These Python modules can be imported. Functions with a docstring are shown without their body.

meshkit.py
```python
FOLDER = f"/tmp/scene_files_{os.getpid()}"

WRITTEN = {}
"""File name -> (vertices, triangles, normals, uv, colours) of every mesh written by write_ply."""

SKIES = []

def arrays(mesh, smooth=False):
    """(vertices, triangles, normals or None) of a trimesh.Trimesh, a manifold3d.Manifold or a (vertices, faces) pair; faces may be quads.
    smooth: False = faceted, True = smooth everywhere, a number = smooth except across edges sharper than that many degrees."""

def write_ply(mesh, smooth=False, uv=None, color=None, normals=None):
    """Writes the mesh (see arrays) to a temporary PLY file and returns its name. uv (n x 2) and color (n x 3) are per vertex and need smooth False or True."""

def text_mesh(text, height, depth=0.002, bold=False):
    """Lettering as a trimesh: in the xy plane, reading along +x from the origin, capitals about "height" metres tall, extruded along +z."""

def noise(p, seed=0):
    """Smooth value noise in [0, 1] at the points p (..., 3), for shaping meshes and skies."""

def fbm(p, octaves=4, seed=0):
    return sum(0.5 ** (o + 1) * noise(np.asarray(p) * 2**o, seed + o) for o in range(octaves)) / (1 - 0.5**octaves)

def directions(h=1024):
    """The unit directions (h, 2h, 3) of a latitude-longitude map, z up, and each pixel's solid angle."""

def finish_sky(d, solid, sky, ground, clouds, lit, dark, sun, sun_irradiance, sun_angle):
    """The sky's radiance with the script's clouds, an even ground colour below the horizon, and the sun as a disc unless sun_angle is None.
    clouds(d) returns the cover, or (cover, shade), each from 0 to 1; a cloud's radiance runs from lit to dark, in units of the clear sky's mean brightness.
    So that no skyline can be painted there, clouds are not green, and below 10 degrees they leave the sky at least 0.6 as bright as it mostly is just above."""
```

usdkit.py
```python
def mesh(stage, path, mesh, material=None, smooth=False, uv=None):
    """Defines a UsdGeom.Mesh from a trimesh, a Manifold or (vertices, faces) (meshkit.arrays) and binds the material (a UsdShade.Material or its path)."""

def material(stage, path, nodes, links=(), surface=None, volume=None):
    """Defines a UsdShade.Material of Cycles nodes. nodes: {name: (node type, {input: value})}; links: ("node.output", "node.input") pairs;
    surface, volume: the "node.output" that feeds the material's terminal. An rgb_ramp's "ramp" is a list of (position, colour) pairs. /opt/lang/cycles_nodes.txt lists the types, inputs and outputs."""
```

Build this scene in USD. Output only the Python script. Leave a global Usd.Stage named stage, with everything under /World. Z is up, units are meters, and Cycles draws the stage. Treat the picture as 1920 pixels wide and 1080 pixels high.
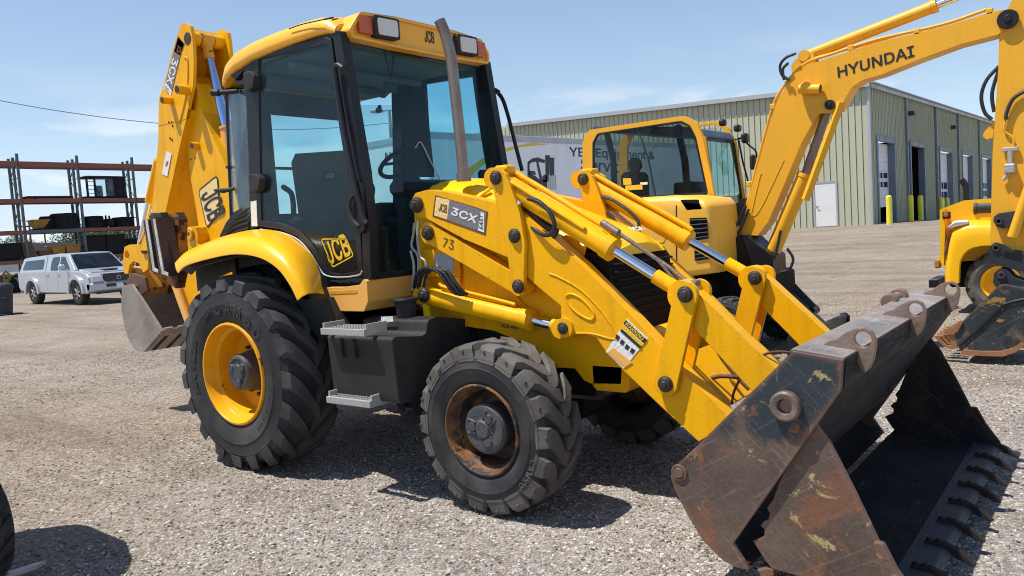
import math, random
import numpy as np
import trimesh
import usdkit
import meshkit
from shapely.geometry import Polygon, LineString, Point, box as sbox
from shapely.ops import unary_union
from pxr import Usd, UsdGeom, UsdLux, UsdShade, Gf, Sdf, Vt

stage = Usd.Stage.CreateInMemory()
UsdGeom.SetStageUpAxis(stage, UsdGeom.Tokens.z)
UsdGeom.SetStageMetersPerUnit(stage, 1.0)
UsdGeom.Xform.Define(stage, '/World')
UsdGeom.Scope.Define(stage, '/World/Looks')
rng = np.random.default_rng(7)
random.seed(7)

# ------------------------------------------------------------------ camera
FPX = 1490.0
CAM = np.array([5.0262, -4.2472, 1.5843])
YAW, PITCH, ROLL = 2.23267, 0.073695, -0.06542
EXPOSURE = 0.36
SUN = np.array([-0.30, -0.31, 1.0]); SUN /= np.linalg.norm(SUN)
SUN_INTENSITY = 1.25
SKY_STRENGTH = 0.108

fw = np.array([math.cos(YAW) * math.cos(PITCH), math.sin(YAW) * math.cos(PITCH), -math.sin(PITCH)])
rt0 = np.array([math.sin(YAW), -math.cos(YAW), 0.0])
up0 = np.cross(rt0, fw)
rt = math.cos(ROLL) * rt0 + math.sin(ROLL) * up0
up = -math.sin(ROLL) * rt0 + math.cos(ROLL) * up0
cam = UsdGeom.Camera.Define(stage, '/World/camera')
cam.CreateProjectionAttr('perspective')
cam.CreateHorizontalApertureAttr(36.0)
cam.CreateVerticalApertureAttr(20.25)
cam.CreateFocalLengthAttr(36.0 * FPX / 1920.0)
cam.CreateClippingRangeAttr(Gf.Vec2f(0.05, 5000))
cam.CreateExposureAttr(EXPOSURE)
m4 = Gf.Matrix4d(*[float(x) for x in (*rt, 0, *up, 0, *(-fw), 0, *CAM, 1)])
cam.AddTransformOp().Set(m4)

# ------------------------------------------------------------------ sky and sun
elev = math.asin(SUN[2]); rotn = math.atan2(SUN[0], SUN[1])
dome = UsdLux.DomeLight.Define(stage, '/World/sky')
dome.GetPrim().SetCustomDataByKey('kind', 'structure')
skym = usdkit.material(stage, '/World/Looks/sky', {
    'sky': ('sky_texture', {'sky_type': 'single_scattering', 'sun_disc': False, 'sun_elevation': elev, 'sun_rotation': rotn,
                            'altitude': 200.0, 'air_density': 1.0, 'aerosol_density': 0.35, 'ozone_density': 1.5}),
    'tc': ('texture_coordinate', {}),
    'sep': ('separate_xyz', {}),
    'mapn': ('mapping', {'scale': (2.2, 2.2, 8.0), 'location': (3.1, 0.4, 0.35)}),
    'noise': ('noise_texture', {'scale': 2.5, 'detail': 7.0, 'roughness': 0.56, 'distortion': 0.25}),
    'cover': ('rgb_ramp', {'ramp': [(0.0, (0, 0, 0)), (0.475, (0, 0, 0)), (0.60, (0.85, 0.85, 0.85)), (1.0, (0.9, 0.9, 0.9))]}),
    'band': ('rgb_ramp', {'ramp': [(0.0, (0.9, 0.9, 0.9)), (0.06, (1, 1, 1)), (0.11, (0.9, 0.9, 0.9)), (0.16, (0.25, 0.25, 0.25)), (0.21, (0.0, 0.0, 0.0)), (1.0, (0, 0, 0))]}),
    'mul': ('math', {'math_type': 'multiply'}),
    'mixc': ('mix', {'color2': (7.4, 7.6, 7.9)}),
    'hz': ('rgb_ramp', {'ramp': [(0.0, (0.85, 0.85, 0.85)), (0.05, (0.62, 0.62, 0.62)), (0.15, (0.27, 0.27, 0.27)), (0.30, (0.17, 0.17, 0.17)), (0.60, (0.06, 0.06, 0.06)), (1.0, (0, 0, 0))]}),
    'hmix': ('mix', {'color2': (5.0, 6.3, 8.0)}),
    'bg': ('background_shader', {'strength': SKY_STRENGTH}),
}, [('tc.generated', 'sep.vector'), ('tc.generated', 'mapn.vector'), ('mapn.vector', 'noise.vector'), ('noise.fac', 'cover.fac'),
    ('sep.z', 'band.fac'), ('cover.color', 'mul.value1'), ('band.color', 'mul.value2'), ('mul.value', 'mixc.fac'),
    ('sep.z', 'hz.fac'), ('hz.color', 'hmix.fac'), ('sky.color', 'hmix.color1'), ('hmix.color', 'mixc.color1'), ('mixc.color', 'bg.color')], surface='bg.background')
UsdShade.MaterialBindingAPI.Apply(dome.GetPrim()).Bind(skym)

sun = UsdLux.DistantLight.Define(stage, '/World/sun')
sun.CreateIntensityAttr(SUN_INTENSITY)
sun.CreateNormalizeAttr(True)
sun.CreateAngleAttr(0.5)
sun.CreateColorAttr(Gf.Vec3f(1.0, 0.95, 0.87))
zz = SUN
xx = np.cross([0, 0, 1.0], zz); xx /= np.linalg.norm(xx); yy = np.cross(zz, xx)
sun.AddTransformOp().Set(Gf.Matrix4d(*[float(v) for v in (*xx, 0, *yy, 0, *zz, 0, 0, 0, 60, 1)]))

# ------------------------------------------------------------------ projection helpers: a traced outline becomes metres in the plane it lies in
def ray(px, py):
    return fw * FPX + rt * (px - 960.0) - up * (py - 540.0)
def on(px, py, axis, val):
    d = ray(px, py); i = 'xyz'.index(axis)
    return CAM + d * ((val - CAM[i]) / d[i])
def S(pts, y):
    return [(float(p[0]), float(p[2])) for p in (on(a, b, 'y', y) for a, b in pts)]

# ------------------------------------------------------------------ mesh helpers
def fixvol(v, f):
    v = np.asarray(v, float); f = np.asarray(f, int)
    a, b, c = v[f[:, 0]], v[f[:, 1]], v[f[:, 2]]
    if np.einsum('ij,ij->i', a, np.cross(b, c)).sum() < 0:
        f = f[:, ::-1]
    return v, f

class MB:
    def __init__(self):
        self.v = []; self.f = []; self.n = 0
    def add(self, v, f=None):
        if f is None:
            if hasattr(v, 'to_mesh'):
                m = v.to_mesh(); v, f = m.vert_properties[:, :3], m.tri_verts
            else:
                v, f = v.vertices, v.faces
        v = np.asarray(v, float); f = np.asarray(f, int)
        if f.shape[1] == 4:
            f = np.vstack([f[:, [0, 1, 2]], f[:, [0, 2, 3]]])
        self.v.append(v); self.f.append(f + self.n); self.n += len(v)
        return self
    def merge(self, o):
        v, f = o.arr(); return self.add(v, f)
    def arr(self):
        return np.vstack(self.v), np.vstack(self.f)
    def mirror(self, y0=0.0):
        v, f = self.arr(); v = v.copy(); v[:, 1] = 2 * y0 - v[:, 1]
        return MB().add(v, f[:, ::-1])
    def moved(self, d):
        v, f = self.arr(); return MB().add(v + np.asarray(d, float), f)
    # boxes
    def box(self, lo, hi):
        m = trimesh.creation.box(bounds=[np.minimum(lo, hi), np.maximum(lo, hi)])
        return self.add(m)
    def obox(self, c, size, R):
        m = trimesh.creation.box(size)
        return self.add(m.vertices @ np.asarray(R, float) + np.asarray(c, float), m.faces) if np.linalg.det(R) > 0 else self.add(m.vertices @ np.asarray(R, float) + np.asarray(c, float), m.faces[:, ::-1])
    def cbox(self, lo, hi, b=0.012):
        """box with chamfered edges"""
        lo, hi = np.minimum(lo, hi).astype(float), np.maximum(lo, hi).astype(float)
        b = min(b, 0.45 * (hi - lo).min())
        pts = []
        for k in range(3):
            for sx in (0, 1):
                for sy in (0, 1):
                    for sz in (0, 1):
                        p = [(lo[0] + b) if sx == 0 else hi[0] - b, (lo[1] + b) if sy == 0 else hi[1] - b, (lo[2] + b) if sz == 0 else hi[2] - b]
                        s = (sx, sy, sz)
                        p[k] = lo[k] if s[k] == 0 else hi[k]
                        pts.append(p)
        return self.add(trimesh.convex.convex_hull(np.array(pts)))
    # a polygon (a, b) in the plane spanned by ea, eb, extruded along en*h
    def slab(self, poly, origin, ea, eb, h):
        p = poly if hasattr(poly, 'exterior') else Polygon(poly)
        if not p.is_valid:
            p = p.buffer(0)
        for g in getattr(p, 'geoms', [p]):
            if g.area < 1e-9:
                continue
            m = trimesh.creation.extrude_polygon(g, 1.0, engine='earcut')
            ea_, eb_ = np.asarray(ea, float), np.asarray(eb, float); en = np.cross(ea_, eb_); en /= np.linalg.norm(en)
            v = np.asarray(origin, float) + m.vertices[:, :1] * ea_ + m.vertices[:, 1:2] * eb_ + m.vertices[:, 2:3] * (en * h)
            self.add(*fixvol(v - v.mean(0), m.faces)); self.v[-1] += v.mean(0)
        return self
    def prism(self, poly, y0, y1):
        """polygon of (x, z) between two y"""
        return self.slab(poly, (0, y1, 0), (1, 0, 0), (0, 0, 1), y1 - y0) if y1 >= y0 else self.prism(poly, y1, y0)
    def prismx(self, poly, x0, x1):
        """polygon of (y, z) between two x"""
        return self.slab(poly, (min(x0, x1), 0, 0), (0, 1, 0), (0, 0, 1), abs(x1 - x0))
    def prismz(self, poly, z0, z1):
        return self.slab(poly, (0, 0, min(z0, z1)), (1, 0, 0), (0, 1, 0), abs(z1 - z0))
    def cyl(self, p0, p1, r, r1=None, n=24):
        p0, p1 = np.asarray(p0, float), np.asarray(p1, float)
        return self.tube([p0, p1], [r, r if r1 is None else r1], n)
    def tube(self, pts, r, n=10, caps=True):
        pts = np.asarray(pts, float); N = len(pts)
        rr = np.full(N, r, float) if np.ndim(r) == 0 else np.asarray(r, float)
        t = np.gradient(pts, axis=0); t /= np.maximum(np.linalg.norm(t, axis=1, keepdims=True), 1e-12)
        a = np.array([0, 0, 1.0]) if abs(t[0][2]) < 0.9 else np.array([1.0, 0, 0])
        u = np.cross(t[0], a); u /= np.linalg.norm(u)
        ang = np.arange(n) / n * 2 * np.pi
        V = []
        for i in range(N):
            u = u - t[i] * (u @ t[i]); u /= np.linalg.norm(u); w = np.cross(t[i], u)
            V.append(pts[i] + rr[i] * (np.cos(ang)[:, None] * u + np.sin(ang)[:, None] * w))
        V = np.vstack(V); F = []
        for i in range(N - 1):
            for k in range(n):
                a0, a1 = i * n + k, i * n + (k + 1) % n
                F += [(a0, a1, a1 + n), (a0, a1 + n, a0 + n)]
        if caps:
            V = np.vstack([V, V[:n], V[(N - 1) * n:N * n], pts[:1], pts[-1:]]); c0 = N * n; c1 = c0 + n; e0 = c1 + n; e1 = e0 + 1
            for k in range(n):
                F += [(e0, c0 + (k + 1) % n, c0 + k), (e1, c1 + k, c1 + (k + 1) % n)]
        return self.add(V, np.array(F))
    def lathe(self, prof, c, axis='y', n=48, closed=True, sgn=1):
        """prof: (radius, distance along axis) ; closed loop unless its ends lie on the axis"""
        prof = np.asarray(prof, float); K = len(prof)
        ang = np.arange(n) / n * 2 * np.pi
        i = 'xyz'.index(axis); j, k = (i + 1) % 3, (i + 2) % 3
        V = np.zeros((n, K, 3)); V[:, :, i] = prof[:, 1] * sgn
        V[:, :, j] = np.cos(ang)[:, None] * prof[:, 0]; V[:, :, k] = np.sin(ang)[:, None] * prof[:, 0]
        F = []
        for a in range(n):
            b = (a + 1) % n
            for q in range(K if closed else K - 1):
                w = (q + 1) % K
                F += [(a * K + q, b * K + q, b * K + w), (a * K + q, b * K + w, a * K + w)]
        V, F = fixvol(V.reshape(-1, 3), np.array(F))
        return self.add(V + np.asarray(c, float), F)
    def loft(self, rows, closed_u=False):
        """rows: (n, m, 3) grid -> sheet"""
        rows = np.asarray(rows, float); n, m = rows.shape[:2]
        F = []
        for i in range(n - 1):
            for j in range(m if closed_u else m - 1):
                a, b = i * m + j, i * m + (j + 1) % m
                F += [(a, b, b + m), (a, b + m, a + m)]
        return self.add(rows.reshape(-1, 3), np.array(F))
    def solid_loft(self, rows, thick):
        """sheet with thickness: offset along smooth normals"""
        rows = np.asarray(rows, float); n, m = rows.shape[:2]
        du = np.gradient(rows, axis=0); dv = np.gradient(rows, axis=1)
        nn = np.cross(du, dv); nn /= np.maximum(np.linalg.norm(nn, axis=2, keepdims=True), 1e-9)
        back = rows - nn * thick
        ring = lambda g: np.vstack([g[0, :], g[1:, -1], g[-1, -2::-1], g[-2:0:-1, 0]])
        F = []
        V = np.vstack([rows.reshape(-1, 3), back.reshape(-1, 3)]); o = n * m
        for i in range(n - 1):
            for j in range(m - 1):
                a, b = i * m + j, i * m + j + 1
                F += [(a, a + m, b + m), (a, b + m, b), (o + a, o + b + m, o + a + m), (o + a, o + b, o + b + m)]
        idx = np.arange(n * m).reshape(n, m)
        rg = np.concatenate([idx[0, :], idx[1:, -1], idx[-1, -2::-1], idx[-2:0:-1, 0]])
        for q in range(len(rg)):
            a, b = rg[q], rg[(q + 1) % len(rg)]
            F += [(a, b, o + b), (a, o + b, o + a)]
        return self.add(*fixvol_c(V, np.array(F)))

def fixvol_c(v, f):
    c = v.mean(0); v2, f2 = fixvol(v - c, f); return v, f2

def spline(P, n=8, closed=False):
    P = np.asarray(P, float); out = []
    Q = np.vstack([2 * P[0] - P[1], P, 2 * P[-1] - P[-2]]) if not closed else np.vstack([P[-1], P, P[0], P[1]])
    for i in range(1, len(Q) - 2):
        p0, p1, p2, p3 = Q[i - 1], Q[i], Q[i + 1], Q[i + 2]
        for t in np.arange(n) / n:
            out.append(0.5 * ((2 * p1) + (-p0 + p2) * t + (2 * p0 - 5 * p1 + 4 * p2 - p3) * t * t + (-p0 + 3 * p1 - 3 * p2 + p3) * t ** 3))
    if not closed:
        out.append(P[-1])
    return np.array(out)

def rounded(pts, r, n=5):
    """rounds every corner of a closed polygon by radius r (or a list of radii)"""
    pts = [np.asarray(p, float) for p in pts]; N = len(pts); out = []
    for i in range(N):
        a, b, c = pts[i - 1], pts[i], pts[(i + 1) % N]
        ri = r[i] if np.ndim(r) else r
        u, w = a - b, c - b; lu, lw = np.linalg.norm(u), np.linalg.norm(w)
        if ri <= 0 or lu < 1e-9 or lw < 1e-9:
            out.append(b); continue
        u, w = u / lu, w / lw
        half = math.acos(max(-1, min(1, float(u @ w)))) / 2
        d = min(ri / max(math.tan(half), 1e-3), 0.48 * lu, 0.48 * lw)
        p, q = b + u * d, b + w * d
        for t in np.linspace(0, 1, n + 1):
            out.append((1 - t) ** 2 * p + 2 * t * (1 - t) * b + t * t * q)
    return [tuple(map(float, o)) for o in out]

def ry(a):   # rotation used by obox: rows are the images of the box axes, turned by a about y (x towards z)
    c, s = math.cos(a), math.sin(a); return np.array([[c, 0, s], [0, 1, 0], [-s, 0, c]])

# ------------------------------------------------------------------ scene helpers
USED = {}
LOC = {}
def numbered(parent, name):
    k = USED.get((parent, name), 0); USED[(parent, name)] = k + 1
    return f'{parent}/{name}' if k == 0 else f'{parent}/{name}_{k:03d}'
def tag(prim, label=None, cat=None, group=None, kind=None):
    p = prim.GetPrim() if hasattr(prim, 'GetPrim') else prim
    for key, val in (('label', label), ('category', cat), ('group', group), ('kind', kind)):
        if val:
            p.SetCustomDataByKey(key, val)
    return p
def thing(name, label, cat, loc=(0, 0, 0), group=None, kind=None):
    path = numbered('/World', name)
    x = UsdGeom.Xform.Define(stage, path); x.AddTranslateOp().Set(Gf.Vec3d(*map(float, loc)))
    LOC[path] = np.asarray(loc, float)
    tag(x, label, cat, group, kind)
    return path
MATS = {}
def build(mb, name, mat, parent='/World', smooth=None, label=None):
    path = numbered(parent, name)
    root = '/'.join(path.split('/')[:3])
    v, f = mb.arr(); v = v - LOC.get(root, np.zeros(3))
    if smooth:
        # normals split at sharp edges need shared vertices
        t = trimesh.Trimesh(v, f, process=False); t.merge_vertices(digits_vertex=5)
        v, f = t.vertices, t.faces
        ok = (f[:, 0] != f[:, 1]) & (f[:, 1] != f[:, 2]) & (f[:, 0] != f[:, 2]); f = f[ok]
    pr = usdkit.mesh(stage, path, (v, f), MATS[mat], smooth=smooth or False)
    if label:
        pr.GetPrim().SetCustomDataByKey('label', label)
    return path
def group_part(name, parent):
    path = numbered(parent, name); UsdGeom.Xform.Define(stage, path); return path
def copy(src, name, loc, label=None, group=None):
    """another of the same thing, elsewhere"""
    path = numbered('/World', name)
    x = UsdGeom.Xform.Define(stage, path)
    x.GetPrim().GetReferences().AddInternalReference(Sdf.Path(src)); x.GetPrim().SetInstanceable(True)
    x.ClearXformOpOrder(); x.AddTranslateOp().Set(Gf.Vec3d(*map(float, loc)))
    tag(x, label, None, group)
    return path
def text(mb, s, O, EX, EY, h=0.002, bold=True):
    """lettering filling the parallelogram O, EX, EY"""
    m = meshkit.text_mesh(s, 0.1, 0.002, bold)
    lo, hi = m.bounds; q = (m.vertices - lo) / (hi - lo)
    O, EX, EY = (np.asarray(a, float) for a in (O, EX, EY)); n = np.cross(EX, EY); n /= np.linalg.norm(n)
    v = O + q[:, :1] * EX + q[:, 1:2] * EY + q[:, 2:] * n * h
    return mb.add(v, m.faces)
def text_px(mb, s, bl, br, tl, y, h=0.002, bold=True):
    o, a, b = (on(*p, 'y', y) for p in (bl, br, tl))
    return text(mb, s, o, a - o, b - o, h, bold)
# ------------------------------------------------------------------ materials
def mat(name, nodes, links, surface='p.BSDF', volume=None):
    MATS[name] = usdkit.material(stage, '/World/Looks/' + name, nodes, links, surface=surface, volume=volume)

def paint(name, color, rough=0.35, dirt=(0.20, 0.15, 0.10), dirt_amt=0.45, chip=None, chip_at=0.70, chip_scale=9.0, var=0.12, spec=0.5,
          metallic=0.0, bump=0.02, bevel=0.006, dscale=1.7, coat=0.0, streak=0.0, edge=0.0):
    c = np.array(color)
    nodes = {
        'geo': ('geometry', {}),
        'n1': ('noise_texture', {'scale': dscale, 'detail': 6.0, 'roughness': 0.62}),
        'n2': ('noise_texture', {'scale': 55.0, 'detail': 4.0, 'roughness': 0.6}),
        'r1': ('rgb_ramp', {'ramp': [(0.0, (0, 0, 0)), (0.44, (0, 0, 0)), (0.80, (dirt_amt,) * 3), (1.0, (dirt_amt,) * 3)]}),
        'r2': ('rgb_ramp', {'ramp': [(0.0, (1 - var,) * 3), (0.5, (1, 1, 1)), (1.0, (1 + var * 0.4,) * 3)]}),
        'tone': ('mix', {'mix_type': 'multiply', 'fac': 1.0, 'color1': tuple(c)}),
        'dirty': ('mix', {'color2': dirt}),
        'rr': ('map_range', {'from_min': 0.3, 'from_max': 0.8, 'to_min': rough * 0.8, 'to_max': min(1, rough * 1.7)}),
        'p': ('principled_bsdf', {'metallic': metallic, 'specular_ior_level': spec, 'coat_weight': coat, 'coat_roughness': 0.12}),
        'b': ('bump', {'strength': 0.25, 'distance': bump}),
    }
    links = [('geo.position', 'n1.vector'), ('geo.position', 'n2.vector'), ('n1.fac', 'r1.fac'), ('n2.fac', 'r2.fac'), ('r2.color', 'tone.color2'),
             ('tone.color', 'dirty.color1'), ('r1.color', 'dirty.fac'), ('n1.fac', 'rr.value'), ('rr.result', 'p.roughness'),
             ('n2.fac', 'b.height'), ('b.normal', 'p.normal')]
    last = 'dirty.color'
    if streak:
        nodes['sm'] = ('mapping', {'scale': (14.0, 14.0, 0.9)}); nodes['sn'] = ('noise_texture', {'scale': 1.0, 'detail': 5.0, 'roughness': 0.6})
        nodes['sr'] = ('rgb_ramp', {'ramp': [(0.0, (0, 0, 0)), (0.52, (0, 0, 0)), (0.75, (streak,) * 3), (1.0, (streak,) * 3)]})
        nodes['sx'] = ('mix', {'color2': tuple(np.array(dirt) * 0.6)})
        links += [('geo.position', 'sm.vector'), ('sm.vector', 'sn.vector'), ('sn.fac', 'sr.fac'), ('sr.color', 'sx.fac'), (last, 'sx.color1')]
        last = 'sx.color'
    if chip:
        nodes['n3'] = ('noise_texture', {'scale': chip_scale, 'detail': 8.0, 'roughness': 0.72})
        nodes['r3'] = ('rgb_ramp', {'ramp': [(0.0, (0, 0, 0)), (chip_at, (0, 0, 0)), (min(1, chip_at + 0.02), (1, 1, 1)), (1.0, (1, 1, 1))]})
        nodes['chip'] = ('mix', {'color2': chip})
        links += [('geo.position', 'n3.vector'), ('n3.fac', 'r3.fac'), ('r3.color', 'chip.fac'), (last, 'chip.color1')]
        last = 'chip.color'
    if edge:
        nodes['ebv'] = ('bevel', {'radius': edge, 'samples': 6}); nodes['edot'] = ('vector_math', {'math_type': 'dot_product'})
        nodes['en'] = ('noise_texture', {'scale': 26.0, 'detail': 6.0, 'roughness': 0.7}); nodes['esub'] = ('math', {'math_type': 'multiply_add', 'value2': -0.6, 'value3': 0.45})
        nodes['eadd'] = ('math', {'math_type': 'add'}); nodes['er'] = ('rgb_ramp', {'ramp': [(0.0, (0, 0, 0)), (0.52, (0, 0, 0)), (0.58, (0.85, 0.85, 0.85)), (1.0, (0.9, 0.9, 0.9))]})
        nodes['emix'] = ('mix', {'color2': (0.17, 0.075, 0.03)})
        links += [('ebv.bevel', 'edot.vector1'), ('geo.normal', 'edot.vector2'), ('edot.value', 'esub.value1'), ('geo.position', 'en.vector'), ('esub.value', 'eadd.value1'), ('en.fac', 'eadd.value2'),
                  ('eadd.value', 'er.fac'), (last, 'emix.color1'), ('er.color', 'emix.fac')]
        last = 'emix.color'
    links.append((last, 'p.base_color'))
    if bevel:
        nodes['bv'] = ('bevel', {'radius': bevel, 'samples': 4}); links.append(('bv.bevel', 'b.normal'))
    mat(name, nodes, links)

YEL = (0.86, 0.425, 0.005)
paint('yellow_paint', YEL, rough=0.30, dirt=(0.52, 0.24, 0.008), dirt_amt=0.45, chip=(0.16, 0.07, 0.03), chip_at=0.672, chip_scale=8.0, spec=0.16, coat=0.03, bump=0.004, streak=0.30, edge=0.012)
paint('yellow_plastic', (0.88, 0.445, 0.005), spec=0.3, rough=0.26, dirt=(0.70, 0.40, 0.02), dirt_amt=0.25, coat=0.15, bump=0.003)
paint('rim_yellow', (0.84, 0.375, 0.006), rough=0.34, dirt=(0.46, 0.19, 0.02), dirt_amt=0.6, chip=(0.12, 0.05, 0.03), chip_at=0.62, chip_scale=6.0, spec=0.3, bump=0.003, dscale=3.0, edge=0.012)
paint('roof_yellow', (0.86, 0.42, 0.018), rough=0.34, dirt=(0.72, 0.45, 0.12), dirt_amt=0.35, coat=0.1, bump=0.003, bevel=0.012)
paint('faded_yellow', (0.82, 0.42, 0.09), rough=0.42, dirt=(0.55, 0.33, 0.12), dirt_amt=0.35, bump=0.004)
paint('hood_yellow', (0.90, 0.52, 0.004), spec=0.25, rough=0.24, dirt=(0.80, 0.46, 0.01), dirt_amt=0.25, coat=0.1, bump=0.003)
paint('rusty_yellow', (0.72, 0.34, 0.02), rough=0.5, dirt=(0.25, 0.10, 0.04), dirt_amt=0.75, chip=(0.13, 0.055, 0.03), chip_at=0.56, chip_scale=6.0)
paint('digger_yellow', (0.80, 0.40, 0.025), spec=0.25, rough=0.32, dirt=(0.60, 0.32, 0.05), dirt_amt=0.35, coat=0.06, streak=0.14, edge=0.012, bump=0.004)
paint('digger_yellow_plastic', (0.84, 0.45, 0.05), rough=0.36, dirt=(0.66, 0.40, 0.12), dirt_amt=0.30, bump=0.004)
paint('loader_yellow', (0.86, 0.46, 0.010), spec=0.3, rough=0.26, dirt=(0.65, 0.37, 0.05), dirt_amt=0.2, coat=0.2, bump=0.003)
paint('black_paint', (0.009, 0.010, 0.012), spec=0.3, rough=0.36, dirt=(0.07, 0.062, 0.055), dirt_amt=0.22, bump=0.003)
paint('black_plastic', (0.017, 0.018, 0.020), spec=0.3, rough=0.46, dirt=(0.11, 0.095, 0.08), dirt_amt=0.30, bump=0.006, bevel=0.02, streak=0.15)
paint('frame_black', (0.009, 0.0105, 0.014), spec=0.35, rough=0.36, dirt=(0.07, 0.065, 0.06), dirt_amt=0.20, bump=0.003, bevel=0.008)
paint('dark_interior', (0.014, 0.016, 0.022), spec=0.2, rough=0.7, dirt=(0.05, 0.045, 0.04), dirt_amt=0.35)
paint('headliner', (0.13, 0.14, 0.155), rough=0.8, dirt=(0.15, 0.15, 0.15), dirt_amt=0.3)
paint('seat_fabric', (0.035, 0.040, 0.048), rough=0.85, dirt=(0.12, 0.11, 0.1), dirt_amt=0.4)
paint('grille_black', (0.009, 0.008, 0.008), spec=0.15, rough=0.75, dirt=(0.05, 0.032, 0.025), dirt_amt=0.45)
paint('rubber_lug', (0.040, 0.040, 0.042), spec=0.25, rough=0.7, dirt=(0.17, 0.155, 0.14), dirt_amt=0.6, bump=0.01, dscale=3.0, var=0.3)
paint('rubber_side', (0.020, 0.021, 0.024), spec=0.3, rough=0.5, dirt=(0.12, 0.11, 0.10), dirt_amt=0.55, bump=0.006, dscale=3.5, var=0.2)
paint('rubber', (0.022, 0.023, 0.026), spec=0.3, rough=0.6, dirt=(0.13, 0.12, 0.11), dirt_amt=0.55, bump=0.01, dscale=2.6, var=0.25)
paint('rubber_worn', (0.085, 0.077, 0.071), spec=0.2, rough=0.78, dirt=(0.21, 0.195, 0.175), dirt_amt=0.75, bump=0.012, dscale=3.2, var=0.3)
paint('rubber_hose', (0.016, 0.016, 0.018), rough=0.38, dirt=(0.09, 0.085, 0.08), dirt_amt=0.3, bevel=0)
paint('rust', (0.13, 0.055, 0.030), rough=0.75, dirt=(0.24, 0.12, 0.06), dirt_amt=0.7, var=0.3, chip=(0.05, 0.03, 0.025), chip_at=0.58)
paint('rim_rust', (0.11, 0.046, 0.024), rough=0.7, dirt=(0.58, 0.25, 0.015), dirt_amt=0.9, dscale=4.2, var=0.3, chip=(0.028, 0.020, 0.018), chip_at=0.50, chip_scale=6.0)
paint('hub_grey', (0.045, 0.050, 0.056), rough=0.5, dirt=(0.12, 0.10, 0.085), dirt_amt=0.5, dscale=4.0)
paint('dull_rod', (0.22, 0.16, 0.12), rough=0.5, dirt=(0.13, 0.07, 0.04), dirt_amt=0.7, metallic=0.3, dscale=6)
paint('rust_leg', (0.14, 0.055, 0.028), spec=0.2, rough=0.8, dirt=(0.60, 0.28, 0.02), dirt_amt=0.85, dscale=3.0, var=0.3, chip=(0.045, 0.028, 0.022), chip_at=0.54, chip_scale=5.0)
paint('pin_steel', (0.055, 0.045, 0.042), rough=0.45, dirt=(0.10, 0.06, 0.04), dirt_amt=0.6, metallic=0.4, dscale=6)
paint('bright_steel', (0.48, 0.46, 0.44), rough=0.42, dirt=(0.25, 0.2, 0.17), dirt_amt=0.6, metallic=0.7)
paint('zinc', (0.40, 0.40, 0.39), rough=0.55, dirt=(0.30, 0.28, 0.25), dirt_amt=0.6, metallic=0.35)
paint('exhaust_steel', (0.27, 0.23, 0.20), rough=0.38, dirt=(0.20, 0.10, 0.06), dirt_amt=0.7, metallic=0.75, dscale=5, bevel=0)
paint('pad_rubber', (0.040, 0.030, 0.027), rough=0.7, dirt=(0.10, 0.06, 0.045), dirt_amt=0.7)
paint('pad_edge', (0.58, 0.55, 0.50), rough=0.8, dirt=(0.12, 0.10, 0.09), dirt_amt=0.8, dscale=8, var=0.35)
paint('white_paint', (0.74, 0.75, 0.76), rough=0.4, dirt=(0.5, 0.49, 0.47), dirt_amt=0.3, bump=0.003)
paint('trailer_white', (0.78, 0.79, 0.81), rough=0.42, dirt=(0.5, 0.5, 0.5), dirt_amt=0.3, bump=0.003, bevel=0)
paint('grey_trim', (0.42, 0.44, 0.46), rough=0.45, dirt=(0.3, 0.3, 0.3), dirt_amt=0.3, metallic=0.3)
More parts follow.
